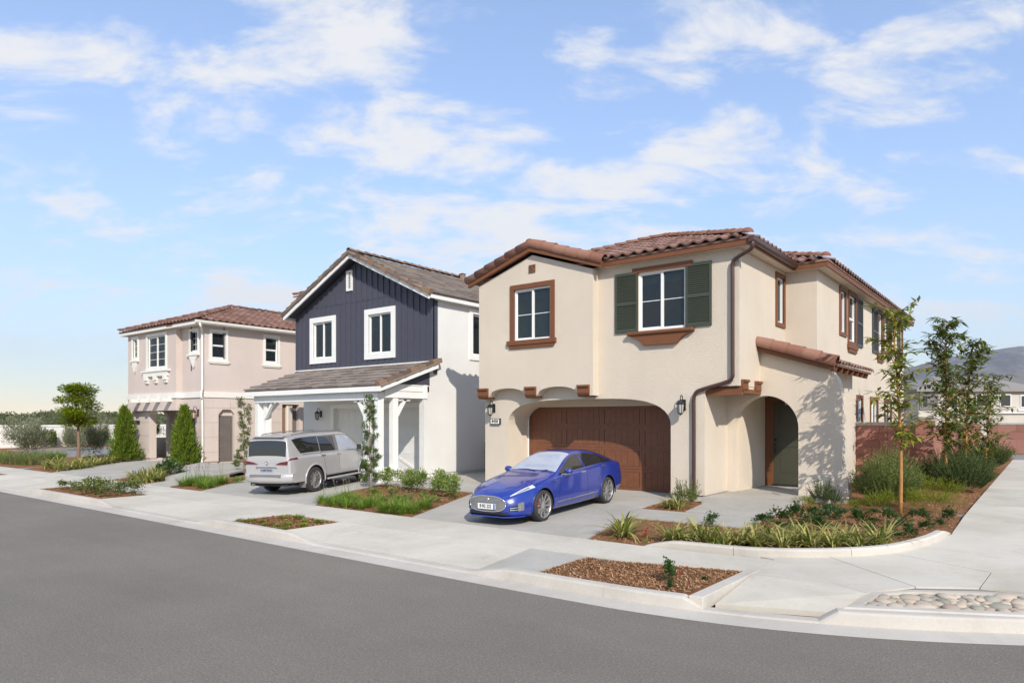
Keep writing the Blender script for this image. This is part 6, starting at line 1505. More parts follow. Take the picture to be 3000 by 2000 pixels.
for i, (x, y) in enumerate(STRAP):
    lb = 'cream-striped strap-leaf clump alone beside the grey driveway' if i == 0 else f'{ORD[i - 1]} striped strap-leaf clump from the driveway along the kerbed corner bed'
    plant('strap_leaf_plant', STR[i % 4], F_STRAP, x, y + .05, lb, 'plant', 'striped strap-leaf plants edging the corner bed', 1.15 if i == 0 else prn.uniform(.8, 1.0))
# roses and low dark shrubs in the corner bed
RSE = [bush(330, .30, .30, .06, .036, clumps=8, hollow=.15) for _ in range(3)]
ROSE = [(-3.94, 13.1), (-3.88, 13.51), (-4.0, 12.54), (-4.72, 12.0), (-3.23, 12.7), (-3.24, 13.19), (-3.24, 14.11), (-3.06, 13.84), (-2.34, 13.94), (-1.69, 12.79), (-1.85, 12.44), (-1.6, 13.44), (-1.55, 13.99), (-1.5, 14.74), (-2.55, 13.47), (-2.05, 13.3)]
ROSE += [(-3.55, 12.3), (-2.9, 12.5), (-2.2, 12.6), (-2.75, 14.3), (-1.9, 14.4), (-3.6, 13.9)]; ORD += ['nineteenth', 'twentieth', 'twenty-first', 'twenty-second', 'twenty-third']
for i, (x, y) in enumerate(sorted(ROSE)):
    o = plant('rose_bush', RSE[i % 3], F_ROSE, x, y, f'{ORD[i]} low dark green rose bush from the left in the corner bed', 'shrub', 'low rose bushes in the corner bed', prn.uniform(.62, 1.0))
    if i % 2 == 0: flowers([(prn.uniform(-.15, .15), prn.uniform(-.2, .05), prn.uniform(.22, .30)) for _ in range(2)], .035, F_ORNG, 'flower', o)
UPR = [sprigs(60, .18, .62, 26, .05, .012, .3) for _ in range(2)]
for (x, y), lb, s in (((-3.88, 15.92), 'slim dark upright shrub against the porch wall foot', 1.0), ((-3.62, 15.75), 'second slim dark shrub at the right porch wall foot', .85)): plant('upright_shrub', UPR[0], F_ROSEMD, x, y, lb, 'shrub', None, s)
LOWG = [bush(700, .38, .34, .06, .012, clumps=10) for _ in range(2)]
for (x, y), lb, s in (((-3.9, 14.95), 'small yellow-green feathery shrub below the porch wall', .8), ((-3.13, 14.98), 'dark feathery mound before the porch wall', .8), ((-3.6, 17.9), 'bright green ball shrub beside the flared porch wall', 1.0)): plant('feathery_shrub', LOWG[0 if s == .8 else 1], F_FEATH if 'dark' not in lb else F_CONIF, x, y, lb, 'shrub', None, s)  # the dark mound takes the juniper leaf colour
RSM = [sprigs(560, .8, 1.4, 30, .07, .019, .42) for _ in range(2)]; RSMD = [sprigs(560, .78, 1.2, 30, .07, .02, .6) for _ in range(2)]
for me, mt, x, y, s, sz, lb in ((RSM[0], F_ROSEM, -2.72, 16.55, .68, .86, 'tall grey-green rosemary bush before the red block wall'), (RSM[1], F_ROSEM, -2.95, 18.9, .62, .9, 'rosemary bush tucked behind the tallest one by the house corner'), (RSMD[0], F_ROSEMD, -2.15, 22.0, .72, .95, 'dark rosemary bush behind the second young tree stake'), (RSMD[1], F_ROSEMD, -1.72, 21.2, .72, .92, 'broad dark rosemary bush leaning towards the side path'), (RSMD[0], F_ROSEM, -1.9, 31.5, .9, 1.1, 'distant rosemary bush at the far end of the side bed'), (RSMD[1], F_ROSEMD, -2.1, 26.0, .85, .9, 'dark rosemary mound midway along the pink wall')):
    plant('rosemary_bush', me, mt, x, y, lb, 'shrub', 'rosemary bushes in the side bed', s, None, None, sz)
FTH = [bush(1300, .52, .55, .075, .011, upb=.5, clumps=16) for _ in range(3)]
for i, (x, y) in enumerate(((-2.16, 16.35), (-1.75, 15.72), (-2.25, 18.91), (-1.8, 18.28), (-2.65, 15.2))):
    plant('feathery_shrub', FTH[i % 3], F_FEATH, x, y, f'{ORD[i]} yellow-green feathery shrub around the first young tree', 'shrub', 'yellow-green feathery shrubs by the young trees', prn.uniform(.75, 1.0))
for (x, y), lb in (((-1.9, 33.5), 'small bright green shrub far along the side bed'), ((-1.6, 38.5), 'farthest low green shrub where the side path ends')): plant('low_shrub', FTH[1], F_LOW, x, y, lb, 'shrub', None, 1.2)
# ---- young trees with lance leaves
def sapling(name, label, x, y, h, trunk_h, spread, nb, per, mat, seed, L=.19, W=.05, lean=(0, 0), r0=.038):
    r = random.Random(seed); z = zg(x, y) - .02
    t = thing(name, label, 'tree', (x, y, z), 0, 'young lance-leaf trees in the side bed')
    path = [Vector((x + lean[0] * s * s + .02 * math.sin(5 * s), y + lean[1] * s * s + .02 * math.cos(4 * s), z + h * s)) for s in [k / 14 for k in range(15)]]
    MB().tube(path, [r0 * (1 - .8 * k / 14) for k in range(15)], 8).obj('trunk', M_TRUNK, t, True)
    mb = MB(); ml = MB()
    for b in range(nb):
        s = trunk_h + (1 - trunk_h) * (b + r.random()) / nb; i = min(13, int(s * 14)); p = path[i].lerp(path[i + 1], s * 14 - i)
        az = r.uniform(0, 6.283); bl = spread * r.uniform(.5, 1.1) * (1.1 - .55 * (s - trunk_h) / (1 - trunk_h)) * (.55 + .45 * min(1, (s - trunk_h) / .12)); up = r.uniform(.7, 2.0)
        d = Vector((math.cos(az), math.sin(az), up)).normalized(); pts = [p]
        for k in range(5): d = (d + Vector((0, 0, -.10 * k)) + rv(r) * .12).normalized(); pts.append(pts[-1] + d * bl / 5)
        mb.tube(pts, [.011, .009, .007, .006, .004, .003], 5, False)
        for k in range(per):
            u = r.uniform(.05, 1.0) * 5; j = min(4, int(u)); q = pts[j].lerp(pts[j + 1], u - j)
            a = r.uniform(0, 6.283); o = (d * .5 + Vector((math.cos(a), math.sin(a), r.uniform(-1.0, .35)))).normalized()
            leaf(ml, q, o, Vector((0, 0, 1)) + rv(r) * .4, L * r.uniform(.6, 1.15), W * r.uniform(.75, 1.2), .15)
    for k in range(per * 3):
        s = r.uniform(trunk_h + .15, 1.0); i = min(13, int(s * 14)); p = path[i]; a = r.uniform(0, 6.28); leaf(ml, p, Vector((math.cos(a), math.sin(a), r.uniform(-.2, .8))), Vector((0, 0, 1)), L, W, .15)
    mb.obj('branches', M_TRUNK, t); ml.obj('crown', mat, t)
    return t
sapling('young_tree', 'young lance-leaf tree on an orange trunk nearest the arched porch', -2.25, 15.15, 3.95, .32, .92, 46, 17, F_LANCE, 5, .24, .064, (-.12, .1), .040)
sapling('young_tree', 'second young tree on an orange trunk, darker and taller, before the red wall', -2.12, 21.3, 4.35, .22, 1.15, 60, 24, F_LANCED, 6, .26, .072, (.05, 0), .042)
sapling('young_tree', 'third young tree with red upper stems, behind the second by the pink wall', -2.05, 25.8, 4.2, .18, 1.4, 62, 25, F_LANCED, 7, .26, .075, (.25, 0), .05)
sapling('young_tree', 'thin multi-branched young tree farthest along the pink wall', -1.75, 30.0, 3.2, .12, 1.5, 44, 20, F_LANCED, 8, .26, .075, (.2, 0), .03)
# ---- nearest parkway bed: small red rose, tufts
RS2 = bush(330, .13, .34, .045, .03, clumps=8)
o = plant('rose_bush', RS2, F_ROSE, -3.63, 7.82, 'small red-flowering rose in the nearest parkway bed', 'shrub', None, .85, None, .12)
flowers([(.14, -.02, .20), (.16, .05, .17), (-.02, -.09, .10), (-.1, -.06, .12), (.1, -.08, .22)], .035, F_REDF, 'flower', o)
plant('rose_bush', RS2, F_ROSE, -3.45, 7.45, 'tiny green seedling beside the parkway rose', 'shrub', None, .42, None, .12); plant('rose_bush', RS2, F_ROSE, -3.32, 8.15, 'dry dark tuft at the right end of the nearest parkway bed', 'shrub', None, .4, None, .12, .2)
o = plant('red_flower', clump(8, .14, .012, .02), F_GRASS, -5.07, 10.0, 'single bright red flower by the sidewalk edge of the corner bed', 'flower'); flowers([(0, 0, .12), (.02, 0, .16), (-.02, .01, .14), (0, 0, .19)], .04, F_REDF, 'petals', o)
# ---- tiny bed by the downspout
plant('strap_leaf_plant', STR[1], F_STRAP, -6.12, 13.55, 'striped strap-leaf clump in the little bed below the downspout', 'plant', None, .8); plant('strap_leaf_plant', STR[2], F_STRAP, -6.36, 13.6, 'left-hand striped clump in the little bed by the garage pier', 'plant', None, .65)
plant('upright_shrub', UPR[1], F_ROSEM, -6.22, 14.2, 'slim upright rosemary beside the brown downspout', 'shrub', None, 1.15)
# ---- bed of the white house
BG = [(-13.46, 10.06), (-12.91, 9.95), (-13.46, 10.5), (-13.59, 10.86), (-12.48, 9.95), (-12.86, 10.43), (-12.01, 9.98), (-12.27, 10.39), (-12.0, 10.35), (-11.19, 9.93), (-10.98, 9.95), (-10.95, 10.1), (-10.66, 9.97), (-10.55, 10.1), (-10.82, 10.51), (-10.8, 10.71), (-11.5, 10.66)]
for i, (x, y) in enumerate(sorted(BG)):
    o = plant('grass_clump', GRS[i % 4], F_GRASS, x, y, f'{ORD[i]} bright green grass clump from the left before the white house', 'grass clump', 'grass clumps in the white house bed', prn.uniform(.85, 1.15))
    if i % 4 == 0 or x < -13.3:
        m = MB(); pts = []
        for k in range(4): a = prn.uniform(0, 6.28); p1 = Vector((math.cos(a) * .15, math.sin(a) * .15, prn.uniform(.48, .62))); m.tube([(0, 0, 0), p1 * .6, p1], .003, 4); pts.append(p1)
        m.obj('flower_stalk', F_STALK, o); flowers(pts, .03, F_PINKF, 'flower', o)
BS = [(-13.47, 11.65), (-12.82, 11.68), (-12.14, 11.52), (-11.7, 11.68), (-12.28, 10.79), (-11.25, 11.53), (-11.95, 10.99), (-10.95, 10.98)]
SML = [bush(260, .16, .17, .05, .022, clumps=7) for _ in range(3)]
for i, (x, y) in enumerate(sorted(BS)):
    o = plant('low_shrub', SML[i % 3], F_SHRUB, x, y, f'{ORD[i]} small round green shrub from the left in the white house mulch', 'shrub', 'small round shrubs in the white house bed', prn.uniform(.9, 1.3))
    if i % 2: flowers([(prn.uniform(-.12, .12), prn.uniform(-.15, .1), prn.uniform(.16, .24)) for _ in range(4)], .03, F_PINKF, 'flower', o)
SHB = [bush(900, .42, .62, .075, .036, clumps=16, hollow=.2) for _ in range(3)]
for i, ((x, y), s) in enumerate((((-14.55, 13.1), .9), ((-13.75, 13.05), .7), ((-13.02, 12.68), 1.05), ((-12.24, 12.75), 1.0), ((-11.55, 12.3), .95))):
    o = plant('flowering_shrub', SHB[i % 3], F_SHRUB, x, y, f'{ORD[i]} pale-leaved shrub with white blooms from the porch pedestal', 'shrub', 'white-flowering shrubs in the white house bed', s)
    flowers([(prn.uniform(-.4, .4), prn.uniform(-.4, .2), prn.uniform(.2, .7)) for _ in range(9)], .028, F_WHITEF, 'flower', o)
def column_shrub(label, x, y, h, seed, mat, s=1.0):
    r = random.Random(seed); z = zg(x, y) - .02; t = thing('column_shrub', label, 'shrub', (x, y, z)); ml = MB(); ms = MB()
    ms.tube([(x + .03 * math.sin(3 * k), y + .03 * math.cos(2.3 * k), z + h * k / 10) for k in range(11)], [.02 * (1 - .07 * k) for k in range(11)], 6)
    for b in range(72):
        f = (b + r.random()) / 72; p = Vector((x + .03 * math.sin(30 * f), y + .03 * math.cos(23 * f), z + .05 + h * .97 * f)); a = r.uniform(0, 6.28); w = s * (.20 - .10 * f) * r.uniform(.5, 1.25)
        tip = p + Vector((math.cos(a) * w, math.sin(a) * w, r.uniform(.05, .2))); ms.tube([p, tip], .004, 4, False)
        for k in range(60 if f < .35 else 36): leaf(ml, tip + rv(r) * .07, rv(r) + Vector((0, 0, .5)), rv(r), r.uniform(.06, .11), .02)
    ms.obj('stem', M_BARK, t); ml.obj('foliage', mat, t); return t
column_shrub('slim column shrub standing against the near porch posts', -14.98, 12.75, 2.45, 3, F_COLUMN, 1.1); column_shrub('slim column shrub left of the silver SUV', -22.3, 13.3, 2.5, 4, F_COLUMN, 1.5)
# ---- middle parkway bed: lime ground cover
LOW = [bush(220, .22, .10, .05, .02, clumps=8) for _ in range(3)]
for i, (x, y) in enumerate(sorted([(-12.3, 7.4), (-11.99, 7.51), (-11.57, 7.37), (-11.22, 7.41), (-11.23, 7.64), (-12.07, 8.08), (-11.92, 8.25), (-11.35, 8.01), (-10.92, 7.68), (-10.97, 8.15), (-10.95, 7.3)])):
    plant('ground_cover', LOW[i % 3], F_LOW, x, y, f'{ORD[i]} lime green creeping tuft from the left in the middle parkway bed', 'plant', 'lime tufts in the middle parkway bed', prn.uniform(.55, .95), None, .12)
P3 = [bush(330, .32, .34, .06, .03, clumps=10, hollow=.2) for _ in range(3)]
for i, (x, y) in enumerate(sorted([(-22.2, 7.63), (-21.47, 7.68), (-21.37, 8.01), (-20.41, 7.76), (-21.83, 8.3), (-21.11, 8.3), (-19.2, 7.6), (-19.69, 8.09), (-20.14, 8.3), (-19.21, 8.3), (-20.13, 7.51)])):
    o = plant('parkway_shrub', P3[i % 3], F_ROSEM, x, y, f'{ORD[i]} dusty green shrub from the left in the parkway bed before the pink house', 'shrub', 'dusty shrubs in the far parkway bed', prn.uniform(.8, 1.25), None, .12)
    flowers([(prn.uniform(-.25, .25), prn.uniform(-.3, .1), prn.uniform(.15, .4)) for _ in range(5)], .025, F_WHITEF, 'flower', o)
# ---- pink house beds
for i, (x, y) in enumerate(sorted([(-20.26, 10.19), (-20.5, 10.55), (-19.93, 10.39), (-20.8, 11.01), (-20.32, 10.9), (-19.35, 10.29), (-19.1, 10.2), (-19.66, 10.79), (-19.91, 11.13)])):
    o = plant('grass_clump', GRS[i % 4], F_GRASS, x, y, f'{ORD[i]} green grass clump from the left in the bed behind the SUV', 'grass clump', 'grass clumps in the bed left of the SUV', prn.uniform(.95, 1.25))
    if i < 6:
        m = MB(); pts = []
        for k in range(4): a = prn.uniform(0, 6.28); p1 = Vector((math.cos(a) * .15, math.sin(a) * .15, prn.uniform(.45, .62))); m.tube([(0, 0, 0), p1 * .6, p1], .003, 4); pts.append(p1)
        m.obj('flower_stalk', F_STALK, o); flowers(pts, .035, F_PINKF, 'flower', o)
plant('low_shrub', SML[0], F_LOW, -19.5, 11.4, 'small lime shrub at the back of the bed left of the SUV', 'shrub', None, 1.3)
for i, (x, y) in enumerate(sorted([(-23.68, 10.2), (-23.22, 10.15), (-22.78, 10.15), (-22.4, 10.1), (-22.5, 10.45), (-24.01, 10.72), (-23.99, 11.03), (-23.52, 10.9), (-23.1, 10.6)])):
    plant('strap_leaf_plant', STR[i % 4], F_STRAP, x, y, f'{ORD[i]} pale striped clump from the left in the bed by the pink house walk', 'plant', 'striped clumps by the pink house walk', prn.uniform(.9, 1.1))
for i, (x, y) in enumerate(((-25.2, 11.75), (-24.2, 11.5), (-23.6, 11.4), (-24.6, 11.9))): plant('rose_bush', RSE[i % 3], F_ROSE, x, y, f'{ORD[i]} dark green bush behind the pale striped clumps', 'shrub', 'dark bushes by the pink house walk', prn.uniform(1.3, 1.7))
for i, (x, y) in enumerate(((-26.6, 16.3), (-26.3, 16.7), (-25.9, 16.5), (-25.5, 16.9))):
    plant('grass_clump', GRS[i % 4], F_GRASS, x, y, f'{ORD[i]} grass clump under the pink house side wall', 'grass clump', 'grass clumps under the pink house side wall', 1.5)
def conifer(label, x, y, h, rad, seed):
    r = random.Random(seed); z = zg(x, y) - .02; t = thing('juniper', label, 'conifer', (x, y, z)); ml = MB(); n = 9500
    MB().tube([(x, y, z), (x, y, z + h * .8)], [.04, .015], 6).obj('trunk', M_BARK, t)
    for _ in range(n):
        f = r.random() ** 1.35; a = r.uniform(0, 6.28); lump = 1 + .26 * math.sin(3 * a + 9 * f + seed) + .24 * math.sin(7 * a - 14 * f + seed * 2) + .12 * math.sin(13 * a + 31 * f)
        rr = rad * (1 - f) ** .62 * lump * r.uniform(.45, 1.05) * (1 if f > .06 else .85); p = Vector((x + math.cos(a) * rr, y + math.sin(a) * rr, z + .08 + h * f))
        leaf(ml, p, Vector((math.cos(a) * .55, math.sin(a) * .55, 1)) + rv(r) * .45, rv(r), r.uniform(.08, .15) * (1 if r.random() < .85 else 2.0), .04)
    ml.obj('foliage', F_CONIF, t)
conifer('bushy green juniper in front of the pink house porch', -27.55, 13.8, 2.3, .50, 3); conifer('wide green juniper at the left edge of the pink house pier', -32.9, 13.75, 2.35, .54, 4)
for i, (x, y) in enumerate(sorted([(-31.99, 10.45), (-30.94, 10.35), (-29.95, 10.2), (-30.1, 10.6), (-30.3, 10.95), (-30.75, 11.35), (-31.3, 11.8), (-31.85, 12.3), (-32.05, 12.7), (-32.4, 12.95), (-32.7, 13.25), (-32.3, 10.95), (-31.89, 11.4), (-33.1, 12.5)])):
    plant('strap_leaf_plant', STR[i % 4], F_STRAP, x, y, f'{ORD[i]} pale striped clump from the left beside the pink house driveway', 'plant', 'striped clumps beside the pink house driveway', prn.uniform(1.0, 1.3))
# ---- far left: round tree, silver olives, meadow grasses, fence shrubs
def round_tree(label, x, y, h, seed):
    r = random.Random(seed); z = zg(x, y) - .02; t = thing('round_tree', label, 'tree', (x, y, z)); ml = MB(); mb = MB()
    fork = Vector((x - .03, y, z + h * .44)); MB().tube(smooth_path([(x, y, z), (x + .03, y, z + h * .22), fork], 5), [.085 - .03 * k / 10 for k in range(11)], 10).obj('trunk', M_BARK, t, True)
    cs = []
    for k in range(26):
        f = r.random(); a = r.uniform(0, 6.28); rr = (.85 * math.sqrt(max(0, 1 - (f * 1.25 - .35) ** 2))) * r.uniform(.35, 1.0); c = Vector((x + math.cos(a) * rr, y + math.sin(a) * rr, z + h * (.50 + .46 * f))); cs.append(c)
        mb.tube([fork, fork.lerp(c, .5) + Vector((0, 0, .08)), c], [.03, .018, .006], 5, False)
    for c in cs:
        w = r.uniform(.28, .48)
        for k in range(230):
            v = rv(r); p = c + Vector((v.x * w, v.y * w, v.z * w * .62)); leaf(ml, p, Vector((v.x, v.y, .1)) + rv(r) * .5, Vector((0, 0, 1)) + rv(r) * .3, r.uniform(.10, .18), .07)
    mb.obj('branches', M_BARK, t); ml.obj('crown', F_ROUND, t)
round_tree('small tree with a rounded bright green crown at the far left', -35.3, 12.75, 3.55, 5)
OLV = [bush(5200, 1.2, 2.2, .16, .04, clumps=34, upb=.6, hollow=.1) for _ in range(2)]
plant('olive_shrub', OLV[0], F_OLIVE, -41.2, 12.6, 'big silvery olive shrub before the white fence', 'shrub', None, 1.0, None, None, .95); plant('olive_shrub', OLV[1], F_OLIVE, -38.6, 14.6, 'thin silvery olive shrub right of the small tree', 'shrub', None, .75, None, None, .95); plant('olive_shrub', OLV[0], F_OLIVE, -48.0, 17.0, 'pale olive shrub far back against the white fence', 'shrub', None, .7)
TGR = [clump(300, .50, .016, .4, (.05, .7), (.2, 1.0), 3) for _ in range(2)]
F_MEAD = foliage('meadow_grass', [(.10, .13, .045), (.16, .18, .065), (.24, .22, .10), (.08, .10, .03)], .6, .2)
for i, (x, y) in enumerate(sorted([(-36.85, 10.66), (-35.97, 10.67), (-36.23, 10.97), (-35.37, 10.9), (-34.95, 10.8), (-36.36, 11.6), (-36.71, 12.0), (-37.58, 12.5), (-37.9, 12.8), (-39.12, 10.88), (-40.13, 11.3), (-38.0, 10.7), (-38.6, 11.8), (-41.5, 11.0)])): plant('meadow_grass', TGR[i % 2], F_MEAD if i % 3 else F_GRASS, x, y, f'{ORD[i]} tall soft grass tuft from the far left by the lane', 'grass clump', 'tall grass tufts by the lane', prn.uniform(.8, 1.2))
FSB = [bush(1500, .72, 1.2, .14, .07, clumps=16, upb=.8) for _ in range(2)]
for i, y in enumerate((17.4, 18.9, 20.6, 23.2, 26.0, 29.5)): plant('fence_shrub', FSB[i % 2], F_COLUMN, -53.3, y, f'{ORD[i]} leafy green shrub from the left along the white fence', 'shrub', 'green shrubs along the white fence', prn.uniform(.9, 1.05))
pot = thing('potted_shrub', 'dark shrub in a tall grey pot seen through the pink house porch', 'planter', (-35.9, 16.6, .3))
MB().lathe((-35.9, 16.6, .27), [(.38, 0), (.46, .9), (.5, .95), (.44, .95), (.42, .85)], 18).obj('pot', M_FOUND, pot, True); me = bush(700, .42, .95, .09, .035, clumps=14, upb=.9); me.materials.append(F_CONIF); link('foliage', me, None, pot, Matrix.Translation((-35.9, 16.6, 1.1)))
rl = thing('porch_rail', 'low black metal rail beyond the pink house porch', 'railing', (-35, 17.4, .3))
MB().bar((-36.4, 17.5, 1.2), (-33.9, 17.9, 1.2), .05, .05).obj('rail', M_BLACK, rl); MB().bar((-36.4, 17.5, .75), (-33.9, 17.9, .75), .04, .04).obj('rail', M_BLACK, rl)
for k in range(4): MB().box(-36.3 + k * .8 - .03, 17.5 + k * .13, .25, -36.3 + k * .8 + .03, 17.56 + k * .13, 1.18).obj('rail_post', M_BLACK, rl)
# ================================================================== FAR BACKGROUND
# wooded rise behind the white fence: one distant mass of tree crowns
wr = random.Random(77); m = MB(); cores = MB()
F_WOOD = foliage('distant_tree_leaf', [(.036, .052, .02), (.065, .082, .03), (.10, .115, .042), (.13, .115, .05)], .7, .1)
def wood_h(t): return 1.0 + .35 * math.sin(t * 5.0 + .6) + .2 * math.sin(t * 13 + 2) + .15 * math.sin(t * 29)
for k in range(760):
    t = wr.random(); dep = wr.random()
    # spread along a band seen beyond the fence, from the far left to behind the pink house
    X = -150 - dep * 70 + wr.uniform(-6, 6); Y = lerp(-25, 190, t)
    gz_ = .2 + dep * 2.6 * wood_h(t) * .62; R_ = wr.uniform(1.1, 2.0); c = Vector((X, Y, gz_ + R_ * .5))
    bm = 120
    for _ in range(bm):
        v = rv(wr).normalized(); p = c + Vector((v.x * R_, v.y * R_, v.z * R_ * .85)) * wr.uniform(.82, 1.12)
        leaf(m, p, v + rv(wr) * .9, rv(wr), wr.uniform(.3, .65), wr.uniform(.25, .45), .1)
    b = len(cores.v); n = 6; cores.lathe(c, [(.1, -R_ * .75), (R_ * .75, -R_ * .35), (R_ * .86, .1), (R_ * .55, R_ * .55), (.1, R_ * .78)], 7)
wood = m.obj('woodland', F_WOOD); tag(wood, 'wooded rise of grey-green trees beyond the white fence', 'woodland', kind='stuff')
cores.obj('tree_masses', plain('distant_tree_mass', (.06, .07, .03), .9, .3, .4), wood)['kind'] = 'stuff'
mm = MB(); xs_ = [lerp(-25, 190, i / 40) for i in range(41)]
vs = [(-120, y, .2) for y in xs_] + [(-150, y, .8) for y in xs_] + [(-235, y, 1.6 * wood_h((y + 25) / 215)) for y in xs_] + [(-330, y, -2) for y in xs_]
mm.add(vs, [(r * 41 + i, r * 41 + i + 1, (r + 1) * 41 + i + 1, (r + 1) * 41 + i) for r in range(3) for i in range(40)]); struct(mm.obj('hillside', plain('dry_hillside', (.17, .15, .08), .95, .3, .05), None, True))
for i, (x, y, z, c, lb) in enumerate(((-148, 38, 3.3, (.14, .025, .04), 'crimson-leaved tree among the distant woods'), (-150, 66, 3.4, (.12, .03, .035), 'second crimson tree, further right in the distant woods'))):
    me = bush(300, 1.1, 1.9, .5, .4, clumps=9); me.materials.append(foliage('crimson_leaf', [c, tuple(v * 1.6 for v in c), tuple(v * .6 for v in c)], .6, .2)); o = link('crimson_tree', me, None, None, Matrix.Translation((x, y, z - 2))); tag(o, lb, 'tree')
# houses beyond the garden wall on the right
def far_house(name, label, cx, cy, rz, w, d, hgt, wallm, roofm, pitch=.36, gable=False):
    t = thing(name, label, 'house', (cx, cy, .2), 0); Rm = Matrix.Translation((cx, cy, 0)) @ Matrix.Rotation(rz, 4, 'Z')
    def put(mb, nm, mat, par=None): me = mb.mesh(nm); me.materials.append(mat); return link(nm, me, None, par or t, Rm if par is None else None)
    put(MB().box(-w / 2, -d / 2, .1, w / 2, d / 2, hgt), 'wall', wallm)
    if gable:
        hh = w / 2 * pitch; m = MB(); m.add([(-w / 2 - .5, -d / 2 - .5, hgt), (0, -d / 2 - .5, hgt + hh), (w / 2 + .5, -d / 2 - .5, hgt), (-w / 2 - .5, d / 2, hgt), (0, d / 2, hgt + hh), (w / 2 + .5, d / 2, hgt), (-w / 2 - .5, -d / 2 - .5, hgt - .25), (0, -d / 2 - .5, hgt + hh - .25), (w / 2 + .5, -d / 2 - .5, hgt - .25)], [(0, 1, 4, 3), (1, 2, 5, 4), (0, 6, 7, 1), (1, 7, 8, 2)]); put(m, 'roof', roofm)
        put(MB().add([(-w / 2, -d / 2 - .01, hgt - .01), (w / 2, -d / 2 - .01, hgt - .01), (0, -d / 2 - .01, hgt + hh - .15), (-w / 2, -d / 2 + .2, hgt - .01), (w / 2, -d / 2 + .2, hgt - .01), (0, -d / 2 + .2, hgt + hh - .15)], [(0, 1, 2), (5, 4, 3)]), 'gable', wallm)
    else: put(hip_mesh(-d / 2 - .5, d / 2 + .5, -w / 2 - .5, w / 2 + .5, hgt, pitch, .25) if False else hipx(w, d, hgt, pitch), 'roof', roofm)
    return t, put
def hipx(w, d, z, pitch):
    m = MB(); x0, x1, y0, y1 = -w / 2 - .5, w / 2 + .5, -d / 2 - .5, d / 2 + .5; hw = (y1 - y0) / 2; h = hw * pitch
    m.add([(x0, y0, z), (x1, y0, z), (x1, y1, z), (x0, y1, z), (x0 + hw, 0, z + h), (x1 - hw, 0, z + h), (x0, y0, z - .3), (x1, y0, z - .3), (x1, y1, z - .3), (x0, y1, z - .3)], [(0, 1, 5, 4), (1, 2, 5), (2, 3, 4, 5), (3, 0, 4), (0, 6, 7, 1), (1, 7, 8, 2), (3, 9, 6, 0), (2, 8, 9, 3)]); return m
M_FARTILE = tile_mat('far_grey_tile', (.22, .205, .19), (.26, .245, .23), (.30, .28, .265)); M_FARST = stucco('far_beige_stucco', (.52, .485, .43), .2); M_FARWH = stucco('far_white_stucco', (.66, .65, .63), .2); M_FARDK = plain('far_grey_siding', (.16, .155, .15), .7, .08)
t, put = far_house('hip_roof_house', 'beige house with grey hip roof beyond the garden wall', -8.9, 100.5, R(38), 14.5, 9, 5.75, M_FARST, M_FARTILE)
put(MB().box(-7.2, -4.62, 3.3, -5.0, -4.5, 5.4), 'siding', M_FARDK); put(MB().box(6.9, -4.75, .3, 7.1, -4.55, 5.5), 'downspout', M_BROWN)
for x, z, wv in ((-6.9, 3.6, .7), (-4.3, 3.7, 1.6), (-.6, 3.7, 1.6), (2.2, 3.7, 1.3), (4.6, 3.6, 1.8)):
    f = put(MB().box(x, -4.60, z, x + wv, -4.5, z + 1.45), 'window', M_VINYL); me = MB().box(x + .1, -4.63, z + .1, x + wv - .1, -4.605, z + 1.35).mesh('pane'); me.materials.append(M_CARGL); link('pane', me, None, f)
put(MB().box(4.3, -4.7, 3.2, 6.7, -4.5, 3.5), 'sill', M_VINYL); put(MB().box(-4.6, -4.75, 2.9, 6.6, -4.5, 3.1), 'belt_course', M_FARWH)
t, put = far_house('white_gable_house', 'white gabled house at the right edge beyond the wall', 1.6, 112, R(42), 11, 12, 6.4, M_FARWH, M_FARTILE, .5, True)
put(MB().box(-4.6, -6.1, 3.7, -3.3, -6.0, 5.6), 'shutter', M_FARDK); put(MB().box(-6.0, -6.9, 2.6, -1.2, -6.0, 2.9), 'porch_beam', M_FARDK)
for a, b in ((-5.8, -3.6), (-1.4, -3.6)):
    m = MB(); m.bar((a, -6.8, 1.9), (b, -6.8, 3.3), .25, .3, (0, 1, 0)); put(m, 'porch_rafter', M_FARDK)
put(MB().box(-5.2, -6.05, .4, -2.0, -6.0, 2.4), 'porch_window', M_CARGL)
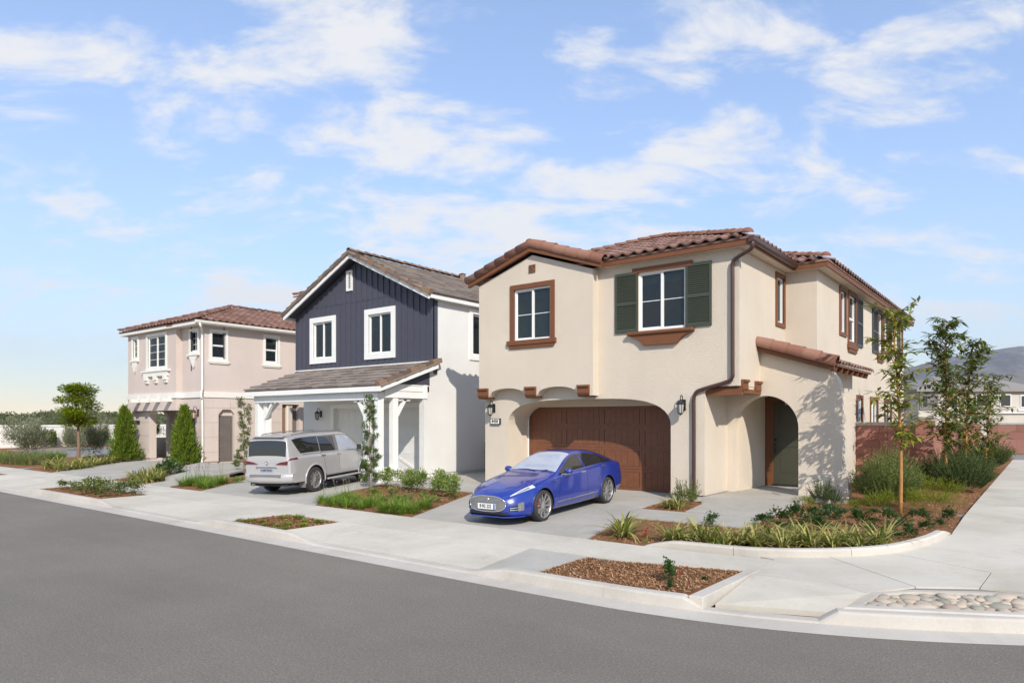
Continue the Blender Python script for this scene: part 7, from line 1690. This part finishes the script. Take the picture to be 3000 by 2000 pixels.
# mountain range, grey-blue with thin snow streaks high up
def rock():
    s = NT('mountain_rock'); n = s.noise(.0055, 9, .72); 
    f = s.ramp(n, [(.3, (.045, .042, .042)), (.52, (.09, .084, .08)), (.7, (.17, .158, .15))])
    sep_ = s.n('ShaderNodeSeparateXYZ'); s.l(s.co(), sep_.inputs[0])
    hi = s.n('ShaderNodeMapRange'); hi.inputs['From Min'].default_value = 300; hi.inputs['From Max'].default_value = 520; s.l(sep_.outputs['Z'], hi.inputs['Value'])
    st = s.ramp(s.noise(.018, 8, .75), [(.60, (0, 0, 0)), (.66, (1, 1, 1))]); mu = s.n('ShaderNodeMath', operation='MULTIPLY'); s.l(hi.outputs[0], mu.inputs[0]); s.l(st, mu.inputs[1])
    s.base(s.mixc(mu.outputs[0], f, (.7, .71, .74))); s.set(Roughness=.95, Specular_IOR_Level=.05); return s.m
m = MB(); NI, NJ = 120, 46; fwv = Vector((-math.sin(R(37.9)), math.cos(R(37.9)), 0)); rtv = Vector((math.cos(R(37.9)), math.sin(R(37.9)), 0))
crest = pchip([(-3000, 40), (800, 70), (1700, 150), (2300, 250), (2870, 385), (3200, 455), (3391, 490), (3722, 530), (4300, 600), (5200, 580), (6500, 400), (8000, 200)])
vs = []
for j in range(NJ):
    q = j / (NJ - 1); dep = lerp(4300, 7200, q)
    for i in range(NI):
        lat = lerp(600, 8200, i / (NI - 1)) ; lat_n = lat * 5000 / 5000
        prof_ = math.sin(min(1, q / .55) * math.pi / 2) if q < .55 else math.cos((q - .55) / .45 * math.pi / 2)
        h = crest(lat * 5000 / dep) * prof_ * dep / 5000
        pn = Vector((lat * .0021, dep * .0021, 0)); h *= 1 + .0 ; rid = (1 - abs(noise.noise(pn * 1.3))) ; h += (noise.fractal(pn, 1.0, 2.0, 6) * 55 + (rid - .8) * 120) * min(1, q * 3) * (1 if q < .5 else .6)
        p = fwv * dep + rtv * lat; vs.append((p.x, p.y, max(-3, h)))
m.add(vs, [(j * NI + i, j * NI + i + 1, (j + 1) * NI + i + 1, (j + 1) * NI + i) for j in range(NJ - 1) for i in range(NI - 1)]); struct(m.obj('mountain', rock(), None, True))
# ================================================================== AIR
hz = MB().box(-9500, -9500, -6, 9500, 9500, 900).mesh('haze'); hm_ = bpy.data.materials.new('pale_haze'); hm_.use_nodes = True
ht = hm_.node_tree; ht.nodes.clear(); ho = ht.nodes.new('ShaderNodeOutputMaterial'); pv = ht.nodes.new('ShaderNodeVolumePrincipled')
pv.inputs['Color'].default_value = (.82, .89, 1.0, 1); pv.inputs['Density'].default_value = 7e-5; pv.inputs['Anisotropy'].default_value = .2
ht.links.new(pv.outputs[0], ho.inputs['Volume']); hz.materials.append(hm_)
o = link('haze', hz, None); tag(o, 'thin pale blue haze over the distance', 'haze', kind='stuff')
